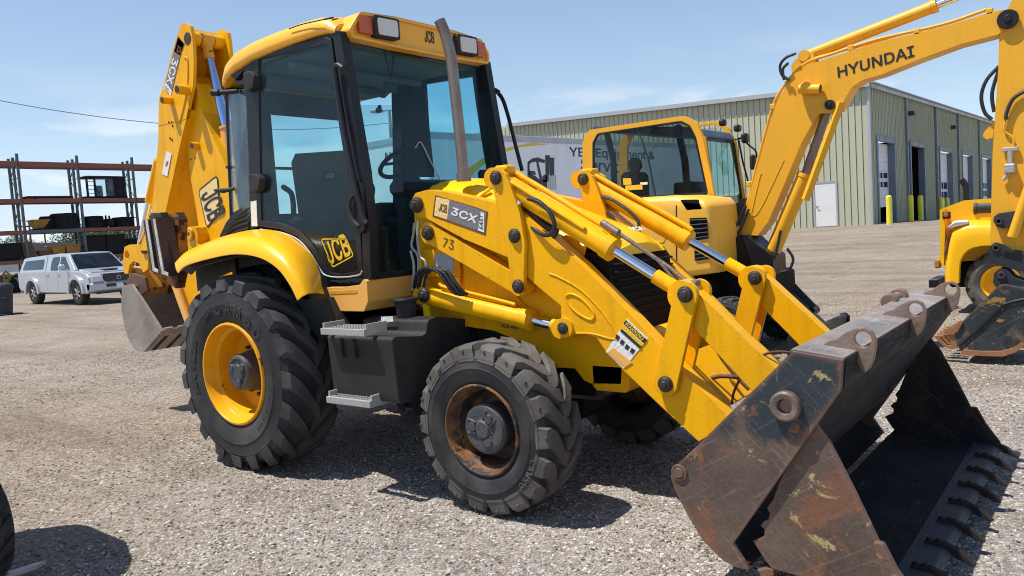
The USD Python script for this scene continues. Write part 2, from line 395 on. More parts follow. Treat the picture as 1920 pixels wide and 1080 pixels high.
paint('decal_grey', (0.17, 0.17, 0.19), rough=0.35, dirt_amt=0.1, bevel=0)
paint('decal_white', (0.76, 0.76, 0.74), rough=0.4, dirt=(0.5, 0.45, 0.38), dirt_amt=0.3, bevel=0)
paint('decal_cream', (0.82, 0.62, 0.26), rough=0.4, dirt=(0.6, 0.4, 0.15), dirt_amt=0.3, bevel=0)
paint('decal_black', (0.016, 0.015, 0.017), rough=0.4, dirt_amt=0.1, bevel=0)
paint('decal_yellow', (0.74, 0.47, 0.02), rough=0.4, dirt_amt=0.1, bevel=0)
paint('decal_brown', (0.17, 0.055, 0.02), rough=0.5, dirt_amt=0.1, bevel=0)
paint('label_blue', (0.40, 0.44, 0.52), rough=0.4, dirt=(0.3, 0.33, 0.4), dirt_amt=0.6, dscale=20, bevel=0)
paint('amber', (0.52, 0.10, 0.02), rough=0.2, dirt_amt=0.1, bevel=0.004)
paint('red_lens', (0.45, 0.03, 0.02), rough=0.2, dirt_amt=0.1, bevel=0.004)
paint('lamp_lens', (0.62, 0.60, 0.55), rough=0.18, dirt_amt=0.15, bevel=0.004, coat=0.6)
paint('reflector', (0.75, 0.77, 0.8), rough=0.15, dirt_amt=0.1, metallic=0.7, bevel=0)
paint('building_green', (0.445, 0.455, 0.335), rough=0.5, dirt=(0.38, 0.39, 0.29), dirt_amt=0.35, bump=0.002, bevel=0, dscale=0.35)
paint('building_trim', (0.42, 0.45, 0.46), rough=0.45, dirt=(0.3, 0.32, 0.33), dirt_amt=0.3, bevel=0)
paint('building_dark_trim', (0.16, 0.20, 0.25), rough=0.5, dirt=(0.12, 0.15, 0.18), dirt_amt=0.3, bevel=0)
paint('concrete', (0.42, 0.40, 0.37), rough=0.9, dirt=(0.28, 0.26, 0.24), dirt_amt=0.6, bevel=0, dscale=0.8)
paint('door_white', (0.72, 0.72, 0.72), rough=0.5, dirt=(0.55, 0.55, 0.54), dirt_amt=0.3, bevel=0)
paint('bollard_yellow', (0.78, 0.68, 0.05), rough=0.5, dirt=(0.4, 0.34, 0.1), dirt_amt=0.4, bevel=0)
paint('rack_orange', (0.21, 0.070, 0.050), rough=0.6, dirt=(0.20, 0.11, 0.085), dirt_amt=0.6, bevel=0, dscale=0.7)
paint('rack_green', (0.075, 0.10, 0.11), rough=0.55, dirt=(0.14, 0.13, 0.12), dirt_amt=0.5, bevel=0, dscale=0.8)
paint('junk_black', (0.010, 0.011, 0.015), spec=0.2, rough=0.7, dirt=(0.04, 0.035, 0.032), dirt_amt=0.4, bevel=0, dscale=1.4)
paint('junk_yellow', (0.34, 0.17, 0.03), rough=0.65, dirt=(0.18, 0.09, 0.04), dirt_amt=0.7, bevel=0, dscale=1.2)
paint('junk_brown', (0.13, 0.07, 0.045), rough=0.7, dirt=(0.07, 0.045, 0.035), dirt_amt=0.7, bevel=0, dscale=1.2)
paint('wood', (0.20, 0.15, 0.11), rough=0.8, dirt=(0.1, 0.08, 0.06), dirt_amt=0.6, bevel=0)
paint('silver_paint', (0.44, 0.47, 0.52), rough=0.30, dirt=(0.46, 0.47, 0.48), dirt_amt=0.3, metallic=0.3, coat=0.6, bump=0.001, bevel=0.02)
paint('dark_trim', (0.025, 0.026, 0.03), rough=0.5, dirt_amt=0.2, bevel=0)
paint('navy_plastic', (0.012, 0.018, 0.035), rough=0.45, dirt=(0.08, 0.07, 0.06), dirt_amt=0.3)
paint('bark', (0.09, 0.065, 0.045), rough=0.9, dirt_amt=0.4, bevel=0)
paint('roof_shingle', (0.16, 0.145, 0.14), rough=0.9, dirt=(0.1, 0.09, 0.09), dirt_amt=0.5, bevel=0)
paint('charcoal_digger', (0.022, 0.029, 0.036), spec=0.35, rough=0.42, dirt=(0.10, 0.10, 0.10), dirt_amt=0.4, bevel=0.012)
paint('roof_navy', (0.05, 0.075, 0.12), rough=0.35, dirt=(0.10, 0.12, 0.16), dirt_amt=0.4)

def chrome(name, tint=(0.80, 0.83, 0.88), r=0.10):
    mat(name, {'p': ('principled_bsdf', {'base_color': tint, 'metallic': 1.0, 'roughness': r})}, [])
chrome('chrome')
chrome('chrome_blue', (0.45, 0.58, 0.85), 0.16)

def glass(name, tint, refl=0.55, dust=0.03):
    t = tuple(math.sqrt(x) for x in tint)
    mat(name, {'lw': ('layer_weight', {'blend': 0.5}), 'pw': ('math', {'math_type': 'power', 'value2': 4.0}), 'fr': ('math', {'math_type': 'multiply_add', 'value2': refl, 'value3': 0.014}),
               't': ('transparent_bsdf', {'color': t}), 'g': ('glossy_bsdf', {'color': (0.95, 0.97, 1.0), 'roughness': 0.02}),
               'd': ('diffuse_bsdf', {'color': (0.42, 0.47, 0.50)}), 'geo': ('geometry', {}), 'n': ('noise_texture', {'scale': 3.0, 'detail': 5.0}),
               'dr': ('map_range', {'from_min': 0.35, 'from_max': 0.75, 'to_min': dust * 0.2, 'to_max': dust * 1.5}),
               'm': ('mix_closure', {}), 'm2': ('mix_closure', {})},
        [('lw.facing', 'pw.value1'), ('pw.value', 'fr.value1'), ('fr.value', 'm.fac'), ('t.BSDF', 'm.closure1'), ('g.BSDF', 'm.closure2'), ('geo.position', 'n.vector'), ('n.fac', 'dr.value'), ('dr.result', 'm2.fac'),
         ('m.closure', 'm2.closure1'), ('d.BSDF', 'm2.closure2')], surface='m2.closure')
glass('cab_glass', (0.50, 0.80, 0.87), refl=0.40, dust=0.008)
glass('digger_glass', (0.26, 0.36, 0.38), refl=0.5, dust=0.012)
glass('clear_glass', (0.70, 0.86, 0.88), dust=0.06)
glass('smoked_glass', (0.10, 0.13, 0.17), dust=0.02)

# worn shovel steel: bare brown steel with blue-black paint left in patches, scratches and clay-coloured scuffs
def worn_steel(name, bare, left, scuff, rusty, left_at=0.53, scuff_at=0.66, rust_at=0.60, rough=0.55, zg=0.0, zmid=0.6, scr=0.55, metal=0.2, spec=0.4, edge=0.06):
    mat(name, {
        'geo': ('geometry', {}),
        'nb': ('noise_texture', {'scale': 2.6, 'detail': 7.0, 'roughness': 0.6}),
        'nl': ('noise_texture', {'scale': 1.9, 'detail': 8.0, 'roughness': 0.66, 'distortion': 0.6}),
        'vr': ('vector_rotate', {'rotate_type': 'euler_xyz', 'rotation': (0.0, 0.55, 0.0)}), 'vr2': ('vector_rotate', {'rotate_type': 'euler_xyz', 'rotation': (0.0, -0.75, 0.0)}),
        'sm': ('mapping', {'scale': (2.2, 4.0, 46.0)}),
        'sc': ('noise_texture', {'scale': 1.0, 'detail': 5.0, 'roughness': 0.6, 'distortion': 1.2}),
        'zs': ('separate_xyz', {}), 'za': ('math', {'math_type': 'multiply_add', 'value2': zg, 'value3': -zg * zmid}), 'zb': ('math', {'math_type': 'add'}),
        'sm2': ('mapping', {'scale': (2.8, 4.0, 60.0)}),
        'sc2': ('noise_texture', {'scale': 1.0, 'detail': 5.0, 'roughness': 0.6, 'distortion': 1.6}),
        'nu': ('noise_texture', {'scale': 5.5, 'detail': 9.0, 'roughness': 0.75, 'distortion': 0.8}),
        'nr': ('noise_texture', {'scale': 3.6, 'detail': 8.0, 'roughness': 0.7, 'distortion': 1.0}),
        'fine': ('noise_texture', {'scale': 70.0, 'detail': 4.0}),
        'rb': ('rgb_ramp', {'ramp': [(0.3, tuple(np.array(bare) * 0.6)), (0.55, bare), (0.75, tuple(np.array(bare) * 1.5))]}),
        'rl': ('rgb_ramp', {'ramp': [(0.0, (0, 0, 0)), (left_at - 0.03, (0, 0, 0)), (left_at + 0.05, (1, 1, 1)), (1.0, (1, 1, 1))]}),
        'rs': ('rgb_ramp', {'ramp': [(0.0, (0, 0, 0)), (0.58, (0, 0, 0)), (0.70, (scr,) * 3), (1.0, (scr,) * 3)]}),
        'rs2': ('rgb_ramp', {'ramp': [(0.0, (0, 0, 0)), (0.60, (0, 0, 0)), (0.70, (scr,) * 3), (1.0, (scr,) * 3)]}),
        'ru': ('rgb_ramp', {'ramp': [(0.0, (0, 0, 0)), (scuff_at, (0, 0, 0)), (scuff_at + 0.03, (0.9, 0.9, 0.9)), (1.0, (1, 1, 1))]}),
        'rr': ('rgb_ramp', {'ramp': [(0.0, (0, 0, 0)), (rust_at - 0.02, (0, 0, 0)), (rust_at + 0.04, (0.85, 0.85, 0.85)), (1.0, (0.85, 0.85, 0.85))]}),
        'm1': ('mix', {'color2': left}), 'm2': ('mix', {'color2': rusty}), 'm3': ('mix', {'color2': tuple(np.array(bare) * 1.9)}),
        'm3b': ('mix', {'color2': (0.30, 0.22, 0.16)}), 'm4': ('mix', {'color2': scuff}),
        'mf': ('mix', {'mix_type': 'overlay', 'fac': 0.35}),
        'ebv': ('bevel', {'radius': edge, 'samples': 6}), 'edot': ('vector_math', {'math_type': 'dot_product'}), 'esub': ('math', {'math_type': 'multiply_add', 'value2': -0.7, 'value3': 0.66}),
        'eadd': ('math', {'math_type': 'add'}), 'er': ('rgb_ramp', {'ramp': [(0.0, (0, 0, 0)), (0.52, (0, 0, 0)), (0.66, (0.85, 0.85, 0.85)), (1.0, (0.9, 0.9, 0.9))]}), 'emix': ('mix', {'color2': tuple(np.array(bare) * 0.6 + np.array(rusty) * 0.7)}),
        'rgh': ('map_range', {'from_min': 0.3, 'from_max': 0.7, 'to_min': rough * 0.7, 'to_max': rough * 1.3}),
        'p': ('principled_bsdf', {'metallic': metal, 'specular_ior_level': spec}), 'b': ('bump', {'strength': 0.35, 'distance': 0.004}), 'bv': ('bevel', {'radius': 0.008, 'samples': 4}),
    }, [('geo.position', 'nb.vector'), ('geo.position', 'nl.vector'), ('geo.position', 'vr.vector'), ('vr.vector', 'sm.vector'), ('sm.vector', 'sc.vector'), ('geo.position', 'vr2.vector'), ('vr2.vector', 'sm2.vector'), ('sm2.vector', 'sc2.vector'),
        ('geo.position', 'nu.vector'), ('geo.position', 'nr.vector'), ('geo.position', 'fine.vector'),
        ('nb.fac', 'rb.fac'), ('geo.position', 'zs.vector'), ('zs.z', 'za.value1'), ('za.value', 'zb.value1'), ('nl.fac', 'zb.value2'), ('zb.value', 'rl.fac'), ('sc.fac', 'rs.fac'), ('sc2.fac', 'rs2.fac'), ('nu.fac', 'ru.fac'), ('nr.fac', 'rr.fac'),
        ('rb.color', 'm1.color1'), ('rl.color', 'm1.fac'), ('m1.color', 'm2.color1'), ('rr.color', 'm2.fac'), ('m2.color', 'm3.color1'), ('rs.color', 'm3.fac'),
        ('m3.color', 'm3b.color1'), ('rs2.color', 'm3b.fac'), ('m3b.color', 'm4.color1'), ('ru.color', 'm4.fac'), ('m4.color', 'mf.color1'), ('fine.fac', 'mf.color2'),
        ('ebv.bevel', 'edot.vector1'), ('geo.normal', 'edot.vector2'), ('edot.value', 'esub.value1'), ('esub.value', 'eadd.value1'), ('nr.fac', 'eadd.value2'), ('eadd.value', 'er.fac'), ('mf.color', 'emix.color1'), ('er.color', 'emix.fac'), ('emix.color', 'p.base_color'), ('sc.fac', 'rgh.value'), ('rgh.result', 'p.roughness'), ('fine.fac', 'b.height'), ('bv.bevel', 'b.normal'), ('b.normal', 'p.normal')])
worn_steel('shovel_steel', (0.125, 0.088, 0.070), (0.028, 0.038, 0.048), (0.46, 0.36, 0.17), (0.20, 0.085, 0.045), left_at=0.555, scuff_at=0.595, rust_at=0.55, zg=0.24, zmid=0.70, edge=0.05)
worn_steel('shovel_inside', (0.026, 0.023, 0.023), (0.014, 0.015, 0.019), (0.10, 0.08, 0.06), (0.045, 0.028, 0.022), scuff_at=0.74, scr=0.25, metal=0.0, spec=0.15, rough=0.8)  # darker copy of the shovel steel, the interior's shade put into its colour
worn_steel('bucket_steel', (0.31, 0.27, 0.235), (0.22, 0.19, 0.17), (0.36, 0.31, 0.24), (0.17, 0.12, 0.09), left_at=0.56, scuff_at=0.70, scr=0.4)
worn_steel('digger_bucket', (0.040, 0.050, 0.058), (0.022, 0.030, 0.036), (0.36, 0.21, 0.05), (0.16, 0.10, 0.05), left_at=0.47, scuff_at=0.575, rust_at=0.60, edge=0.05)
worn_steel('ear_steel', (0.21, 0.155, 0.125), (0.10, 0.085, 0.075), (0.30, 0.24, 0.19), (0.17, 0.09, 0.06), left_at=0.60, scuff_at=0.70, scr=0.35)
worn_steel('beam_steel', (0.26, 0.235, 0.225), (0.16, 0.155, 0.16), (0.38, 0.32, 0.26), (0.20, 0.13, 0.09), left_at=0.55, scuff_at=0.70, scr=0.3)
worn_steel('worn_orange', (0.33, 0.15, 0.06), (0.20, 0.11, 0.07), (0.42, 0.26, 0.10), (0.16, 0.08, 0.05), left_at=0.60)

# gravel yard
mat('gravel_ground', {
    'geo': ('geometry', {}),
    'v1': ('voronoi_texture', {'scale': 46.0}), 'v2': ('voronoi_texture', {'scale': 19.0}),
    'v1d': ('voronoi_texture', {'scale': 46.0, 'feature': 'distance_to_edge'}),
    'big': ('noise_texture', {'scale': 0.33, 'detail': 6.0, 'roughness': 0.6}),
    'trackm': ('mapping', {'scale': (0.09, 1.05, 1.0)}),
    'track': ('noise_texture', {'scale': 1.0, 'detail': 5.0, 'roughness': 0.6}),
    'mid': ('noise_texture', {'scale': 7.0, 'detail': 6.0, 'roughness': 0.65}),
    'sx': ('separate_color', {}),
    'stone': ('rgb_ramp', {'ramp': [(0.0, (0.06, 0.05, 0.043)), (0.3, (0.19, 0.16, 0.13)), (0.6, (0.30, 0.26, 0.215)), (0.85, (0.40, 0.355, 0.31)), (1.0, (0.56, 0.51, 0.45))]}),
    'dustc': ('rgb_ramp', {'ramp': [(0.25, (0.22, 0.165, 0.115)), (0.45, (0.275, 0.22, 0.17)), (0.60, (0.33, 0.285, 0.24)), (0.80, (0.36, 0.33, 0.30))]}),
    'cover': ('rgb_ramp', {'ramp': [(0.30, (0.80, 0.80, 0.80)), (0.62, (0.35, 0.35, 0.35))]}),
    'mid2': ('noise_texture', {'scale': 1.6, 'detail': 9.0, 'roughness': 0.72, 'distortion': 0.6}), 'mr2': ('rgb_ramp', {'ramp': [(0.30, (0.62, 0.58, 0.54)), (0.47, (0.97, 0.96, 0.95)), (0.70, (1.14, 1.13, 1.12))]}), 'mm2': ('mix', {'mix_type': 'multiply', 'fac': 0.8}),
    'gd': ('vector_math', {'math_type': 'distance', 'vector2': (4.6, -0.4, 0.0)}), 'gr': ('map_range', {'from_min': 3.0, 'from_max': 7.0, 'to_min': 0.75, 'to_max': -0.15}), 'ga': ('math', {'math_type': 'add', 'use_clamp': True}), 'gm': ('mix', {'color2': (0.345, 0.325, 0.31)}), 'gn': ('math', {'math_type': 'multiply_add', 'value2': 1.2, 'value3': -0.6}),
    'mx': ('mix', {}), 'mm': ('mix', {'mix_type': 'multiply', 'fac': 0.55}),
    'tr': ('rgb_ramp', {'ramp': [(0.34, (0.52, 0.47, 0.42)), (0.48, (0.95, 0.94, 0.93)), (0.60, (1.06, 1.05, 1.04)), (0.75, (1.22, 1.20, 1.17))]}),
    'edge': ('rgb_ramp', {'ramp': [(0.0, (0.30, 0.30, 0.30)), (0.12, (1, 1, 1)), (1.0, (1, 1, 1))]}),
    'me': ('mix', {'mix_type': 'multiply', 'fac': 0.6}),
    'hs': ('math', {'math_type': 'multiply_add', 'value2': 0.6}),
    'p': ('principled_bsdf', {'roughness': 0.95, 'specular_ior_level': 0.2}), 'b': ('bump', {'strength': 0.9, 'distance': 0.02}),
}, [('geo.position', 'v1.vector'), ('geo.position', 'v2.vector'), ('geo.position', 'v1d.vector'), ('geo.position', 'big.vector'), ('geo.position', 'trackm.vector'), ('trackm.vector', 'track.vector'), ('geo.position', 'mid.vector'),
    ('v1.color', 'sx.color'), ('sx.r', 'stone.fac'), ('big.fac', 'dustc.fac'), ('mid.fac', 'cover.fac'), ('stone.color', 'mx.color1'), ('geo.position', 'gd.vector1'), ('gd.value', 'gr.value'), ('mid2.fac', 'gn.value1'), ('gr.result', 'ga.value1'), ('gn.value', 'ga.value2'), ('ga.value', 'gm.fac'), ('dustc.color', 'gm.color1'), ('gm.color', 'mx.color2'), ('cover.color', 'mx.fac'),
    ('geo.position', 'mid2.vector'), ('mid2.fac', 'mr2.fac'), ('mx.color', 'mm2.color1'), ('mr2.color', 'mm2.color2'), ('mm2.color', 'mm.color1'), ('track.fac', 'tr.fac'), ('tr.color', 'mm.color2'), ('v1d.distance', 'edge.fac'), ('mm.color', 'me.color1'), ('edge.color', 'me.color2'), ('me.color', 'p.base_color'),
    ('v1d.distance', 'hs.value1'), ('mid.fac', 'hs.value3'), ('hs.value', 'b.height'), ('b.normal', 'p.normal')])
def pebble(name, col):
    mat(name, {'oi': ('object_info', {}), 'geo': ('geometry', {}), 'n': ('noise_texture', {'scale': 90.0, 'detail': 3.0}),
               'r': ('rgb_ramp', {'ramp': [(0.0, tuple(np.array(col) * 0.55)), (0.5, col), (1.0, tuple(np.minimum(0.75, np.array(col) * 1.5)))]}),
               'm': ('mix', {'mix_type': 'overlay', 'fac': 0.4}), 'p': ('principled_bsdf', {'roughness': 0.9, 'specular_ior_level': 0.25})},
        [('oi.random', 'r.fac'), ('geo.position', 'n.vector'), ('r.color', 'm.color1'), ('n.fac', 'm.color2'), ('m.color', 'p.base_color')])
pebble('pebble_grey', (0.34, 0.315, 0.285)); pebble('pebble_tan', (0.30, 0.24, 0.18)); pebble('pebble_dark', (0.12, 0.105, 0.095)); pebble('pebble_pale', (0.47, 0.44, 0.40))

def leafmat(name, a, b):
    mat(name, {'geo': ('geometry', {}), 'n': ('noise_texture', {'scale': 0.5, 'detail': 4.0}), 'r': ('rgb_ramp', {'ramp': [(0.35, a), (0.65, b)]}),
               'd': ('principled_bsdf', {'roughness': 0.7, 'specular_ior_level': 0.2}), 't': ('translucent_bsdf', {}), 'm': ('mix_closure', {'fac': 0.3})},
        [('geo.position', 'n.vector'), ('n.fac', 'r.fac'), ('r.color', 'd.base_color'), ('r.color', 't.color'), ('d.BSDF', 'm.closure1'), ('t.BSDF', 'm.closure2')], surface='m.closure')
leafmat('leaves', (0.045, 0.075, 0.03), (0.11, 0.15, 0.06))
leafmat('grass_blade', (0.07, 0.10, 0.03), (0.16, 0.17, 0.07))
# ------------------------------------------------------------------ ground
def sstep(a, b, x):
    t = np.clip((np.asarray(x, float) - a) / (b - a), 0, 1); return t * t * (3 - 2 * t)
def gz(x, y):
    return 0.70 * sstep(14, 35, y) * sstep(-60, -25, x) - 0.40 * sstep(38, 60, y) * sstep(-60, -25, x)
def axis_steps(c, near, far, n_near, n_far, ratio=1.0):
    a = np.linspace(-near, near, n_near)
    b = near * (far / near) ** (np.arange(1, n_far + 1) / n_far)
    return c + np.concatenate([-b[::-1], a, b])
gx = axis_steps(2.5, 9.0, 1500.0, 300, 70); gy = axis_steps(1.0, 9.0, 1500.0, 300, 70)
GX, GY = np.meshgrid(gx, gy, indexing='ij')
near = np.exp(-((GX - 2.5) ** 2 + (GY - 1) ** 2) / 400.0)
P3 = np.stack([GX, GY, 0 * GX], -1)
PT3 = np.stack([GX * 0.16, GY * 1.7, 0 * GX], -1)      # wheel tracks run along the rows of parked machines
GZ = gz(GX, GY) + near * (0.030 * (meshkit.fbm(P3 * 1.3, 4, 3) - 0.5) + 0.022 * (meshkit.fbm(P3 * 9.0, 3, 5) - 0.5)) + 0.05 * (meshkit.fbm(P3 * 0.22, 3, 9) - 0.5) * sstep(4, 12, np.hypot(GX - 1.5, GY)) + near * 0.045 * (meshkit.fbm(PT3, 3, 14) - 0.5) * sstep(1.2, 3.5, np.hypot(GX - 1.5, GY))
g = MB().loft(np.stack([GX, GY, GZ - 0.012], -1))
p = build(g, 'ground', 'gravel_ground', smooth=True)
tag(stage.GetPrimAtPath(p), 'grey and tan gravel yard', None, None, 'structure')

# loose stones of the gravel, thick near the camera
inst = UsdGeom.PointInstancer.Define(stage, '/World/gravel')
tag(inst, 'loose gravel stones scattered over the yard', 'gravel', None, 'stuff')
protos = []
for k, mname in enumerate(['pebble_grey', 'pebble_tan', 'pebble_dark', 'pebble_pale']):
    r_ = np.random.default_rng(40 + k)
    m = trimesh.creation.icosphere(subdivisions=1, radius=1.0)
    v = m.vertices * (1 + 0.32 * (r_.random((len(m.vertices), 1)) - 0.5)); v = v * np.array([1.0, 0.78, 0.52])
    pm = usdkit.mesh(stage, f'/World/gravel/stone_{k:03d}' if k else '/World/gravel/stone', (v, m.faces), MATS[mname])
    protos.append(pm.GetPath())
N = 300000
d = 1.7 + 13.0 * rng.random(N) ** 1.55
az = YAW + math.radians(39) * (2 * rng.random(N) - 1)
px_ = CAM[0] + d * np.cos(az); py_ = CAM[1] + d * np.sin(az)
dens = meshkit.fbm(np.stack([px_ * 0.8, py_ * 0.8, 0 * px_], -1), 4, 21)
grey = 1 - sstep(3.0, 7.0, np.hypot(px_ - 4.6, py_ + 0.4))      # clean grey stone near the shovel, packed brown dirt further off
keep = rng.random(N) < (0.16 + 0.30 * grey) + 1.2 * np.clip(dens - 0.30, 0, 1)
px_, py_, d, grey = px_[keep], py_[keep], d[keep], grey[keep]; n = len(px_)
kind = np.where(rng.random(n) < 0.15 + 0.75 * grey, rng.choice(4, n, p=[0.55, 0.07, 0.20, 0.18]), rng.choice(4, n, p=[0.14, 0.58, 0.22, 0.06]))
sz = (0.0030 + 0.0075 * rng.random(n) ** 2.8) * (1 + 0.025 * d)
from scipy.interpolate import RegularGridInterpolator
zi = RegularGridInterpolator((gx, gy), GZ - 0.012)(np.stack([px_, py_], -1))
inst.CreatePrototypesRel().SetTargets(protos)
inst.CreateProtoIndicesAttr(Vt.IntArray.FromNumpy(kind.astype(np.int32)))
inst.CreatePositionsAttr(Vt.Vec3fArray.FromNumpy(np.stack([px_, py_, zi + sz * 0.12], -1).astype(np.float32)))
inst.CreateScalesAttr(Vt.Vec3fArray.FromNumpy(np.repeat(sz[:, None], 3, 1).astype(np.float32) * (0.8 + 0.4 * rng.random((n, 3))).astype(np.float32)))
a_ = rng.random(n) * 2 * np.pi; tl = (rng.random(n) - 0.5) * 0.9
q = np.stack([np.cos(a_ / 2) * np.cos(tl / 2), np.cos(a_ / 2) * np.sin(tl / 2), np.sin(a_ / 2) * np.sin(tl / 2), np.sin(a_ / 2) * np.cos(tl / 2)], -1)
inst.CreateOrientationsAttr(Vt.QuathArray([Gf.Quath(*map(float, r)) for r in q]))
# ================================================================== the backhoe loader
BH = thing('backhoe_loader', 'big yellow backhoe loader with a black front shovel, filling the middle of the photo', 'backhoe loader', (1.0, 0, 0))
def both(name, mb, mat_, parent=None, smooth=None, y0=0.0):
    parent = parent or BH
    a = build(mb, name, mat_, parent, smooth); b = build(mb.mirror(y0), name, mat_, parent, smooth)
    return a, b

# ---------------------------------------------------------------- wheels
def tyre_mesh(c, R, W, bead, lugs, lug_w, sweep, lug_h, zig=0.0, n=72):
    """wheel axis along y, c = centre of the outer sidewall plane, outer side towards -y; t is the distance inwards"""
    mb = MB(); lg = MB(); Rc = R - lug_h
    H = Rc - bead
    prof = [(bead, 0.035), (bead + 0.18 * H, 0.006), (bead + 0.42 * H, 0.0), (bead + 0.47 * H, -0.004), (bead + 0.50 * H, 0.001), (bead + 0.72 * H, 0.008), (bead + 0.76 * H, 0.006), (bead + 0.78 * H, 0.014),
            (bead + 0.93 * H, 0.034), (Rc - 0.004, 0.075), (Rc + 0.006, 0.30 * W), (Rc + 0.008, 0.5 * W), (Rc + 0.006, 0.7 * W), (Rc - 0.004, W - 0.075), (bead + 0.93 * H, W - 0.034), (bead + 0.72 * H, W - 0.008),
            (bead + 0.42 * H, W), (bead + 0.18 * H, W - 0.006), (bead, W - 0.035), (bead - 0.012, W - 0.05), (bead - 0.012, 0.05)]
    mb.lathe(prof, c, 'y', n, True)
    def top(t):
        e = min(t, W - t); return R - 0.030 * max(0, 1 - e / 0.07) ** 1.6
    def bot(t):
        e = min(t, W - t); return Rc - 0.012 - 0.055 * max(0, 1 - e / 0.075) ** 1.3
    pit = 2 * math.pi / lugs
    for side in (0, 1):
        for k in range(lugs):
            th0 = k * pit + side * pit / 2 + 0.03 * math.sin(k * 7.3)
            V = []; K = 7
            for i in range(K):
                s = i / (K - 1)
                t = 0.004 + s * (0.54 * W)
                th = th0 - sweep * (s ** 1.25) + zig * math.sin(s * math.pi * 2.0)
                wd = lug_w * (1.0 - 0.28 * s)
                tt = t if side == 0 else W - t
                rb, rtp = bot(t), top(t)
                for (r_, a_) in ((rb, -0.60), (rtp, -0.42), (rtp, 0.42), (rb, 0.60)):
                    a = th + a_ * wd / R
                    tk = tt + (0.012 if r_ == rtp and i == 0 else 0.0) * (1 if side == 0 else -1)
                    V.append((r_ * math.cos(a), tk, r_ * math.sin(a)))
            F = []
            for i in range(K - 1):
                for j in range(4):
                    a, b = i * 4 + j, i * 4 + (j + 1) % 4
                    F += [(a, b, b + 4), (a, b + 4, a + 4)]
            F += [(0, 2, 1), (0, 3, 2), ((K - 1) * 4, (K - 1) * 4 + 1, (K - 1) * 4 + 2), ((K - 1) * 4, (K - 1) * 4 + 2, (K - 1) * 4 + 3)]
            V, F = fixvol_c(np.array(V), np.array(F))
            lg.add(V + np.asarray(c, float), F)
    return (mb, lg)
def arc_text(mb, s, c, r, h, a0, step, depth=0.004):
    """letters round the sidewall; a0 = angle (0 = forward, 90 = up) of the first letter, running clockwise as seen from outside"""
    for k, ch in enumerate(s):
        if ch == ' ':
            continue
        a = math.radians(a0 - k * step)
        er = np.array([math.cos(a), 0, math.sin(a)]); et = np.array([math.sin(a), 0, -math.cos(a)])
        wdt = h * (0.35 if ch in 'I1' else 0.85)
        text(mb, ch, np.asarray(c) + er * (r - h / 2) - et * wdt / 2, et * wdt, er * h, depth)
    return mb

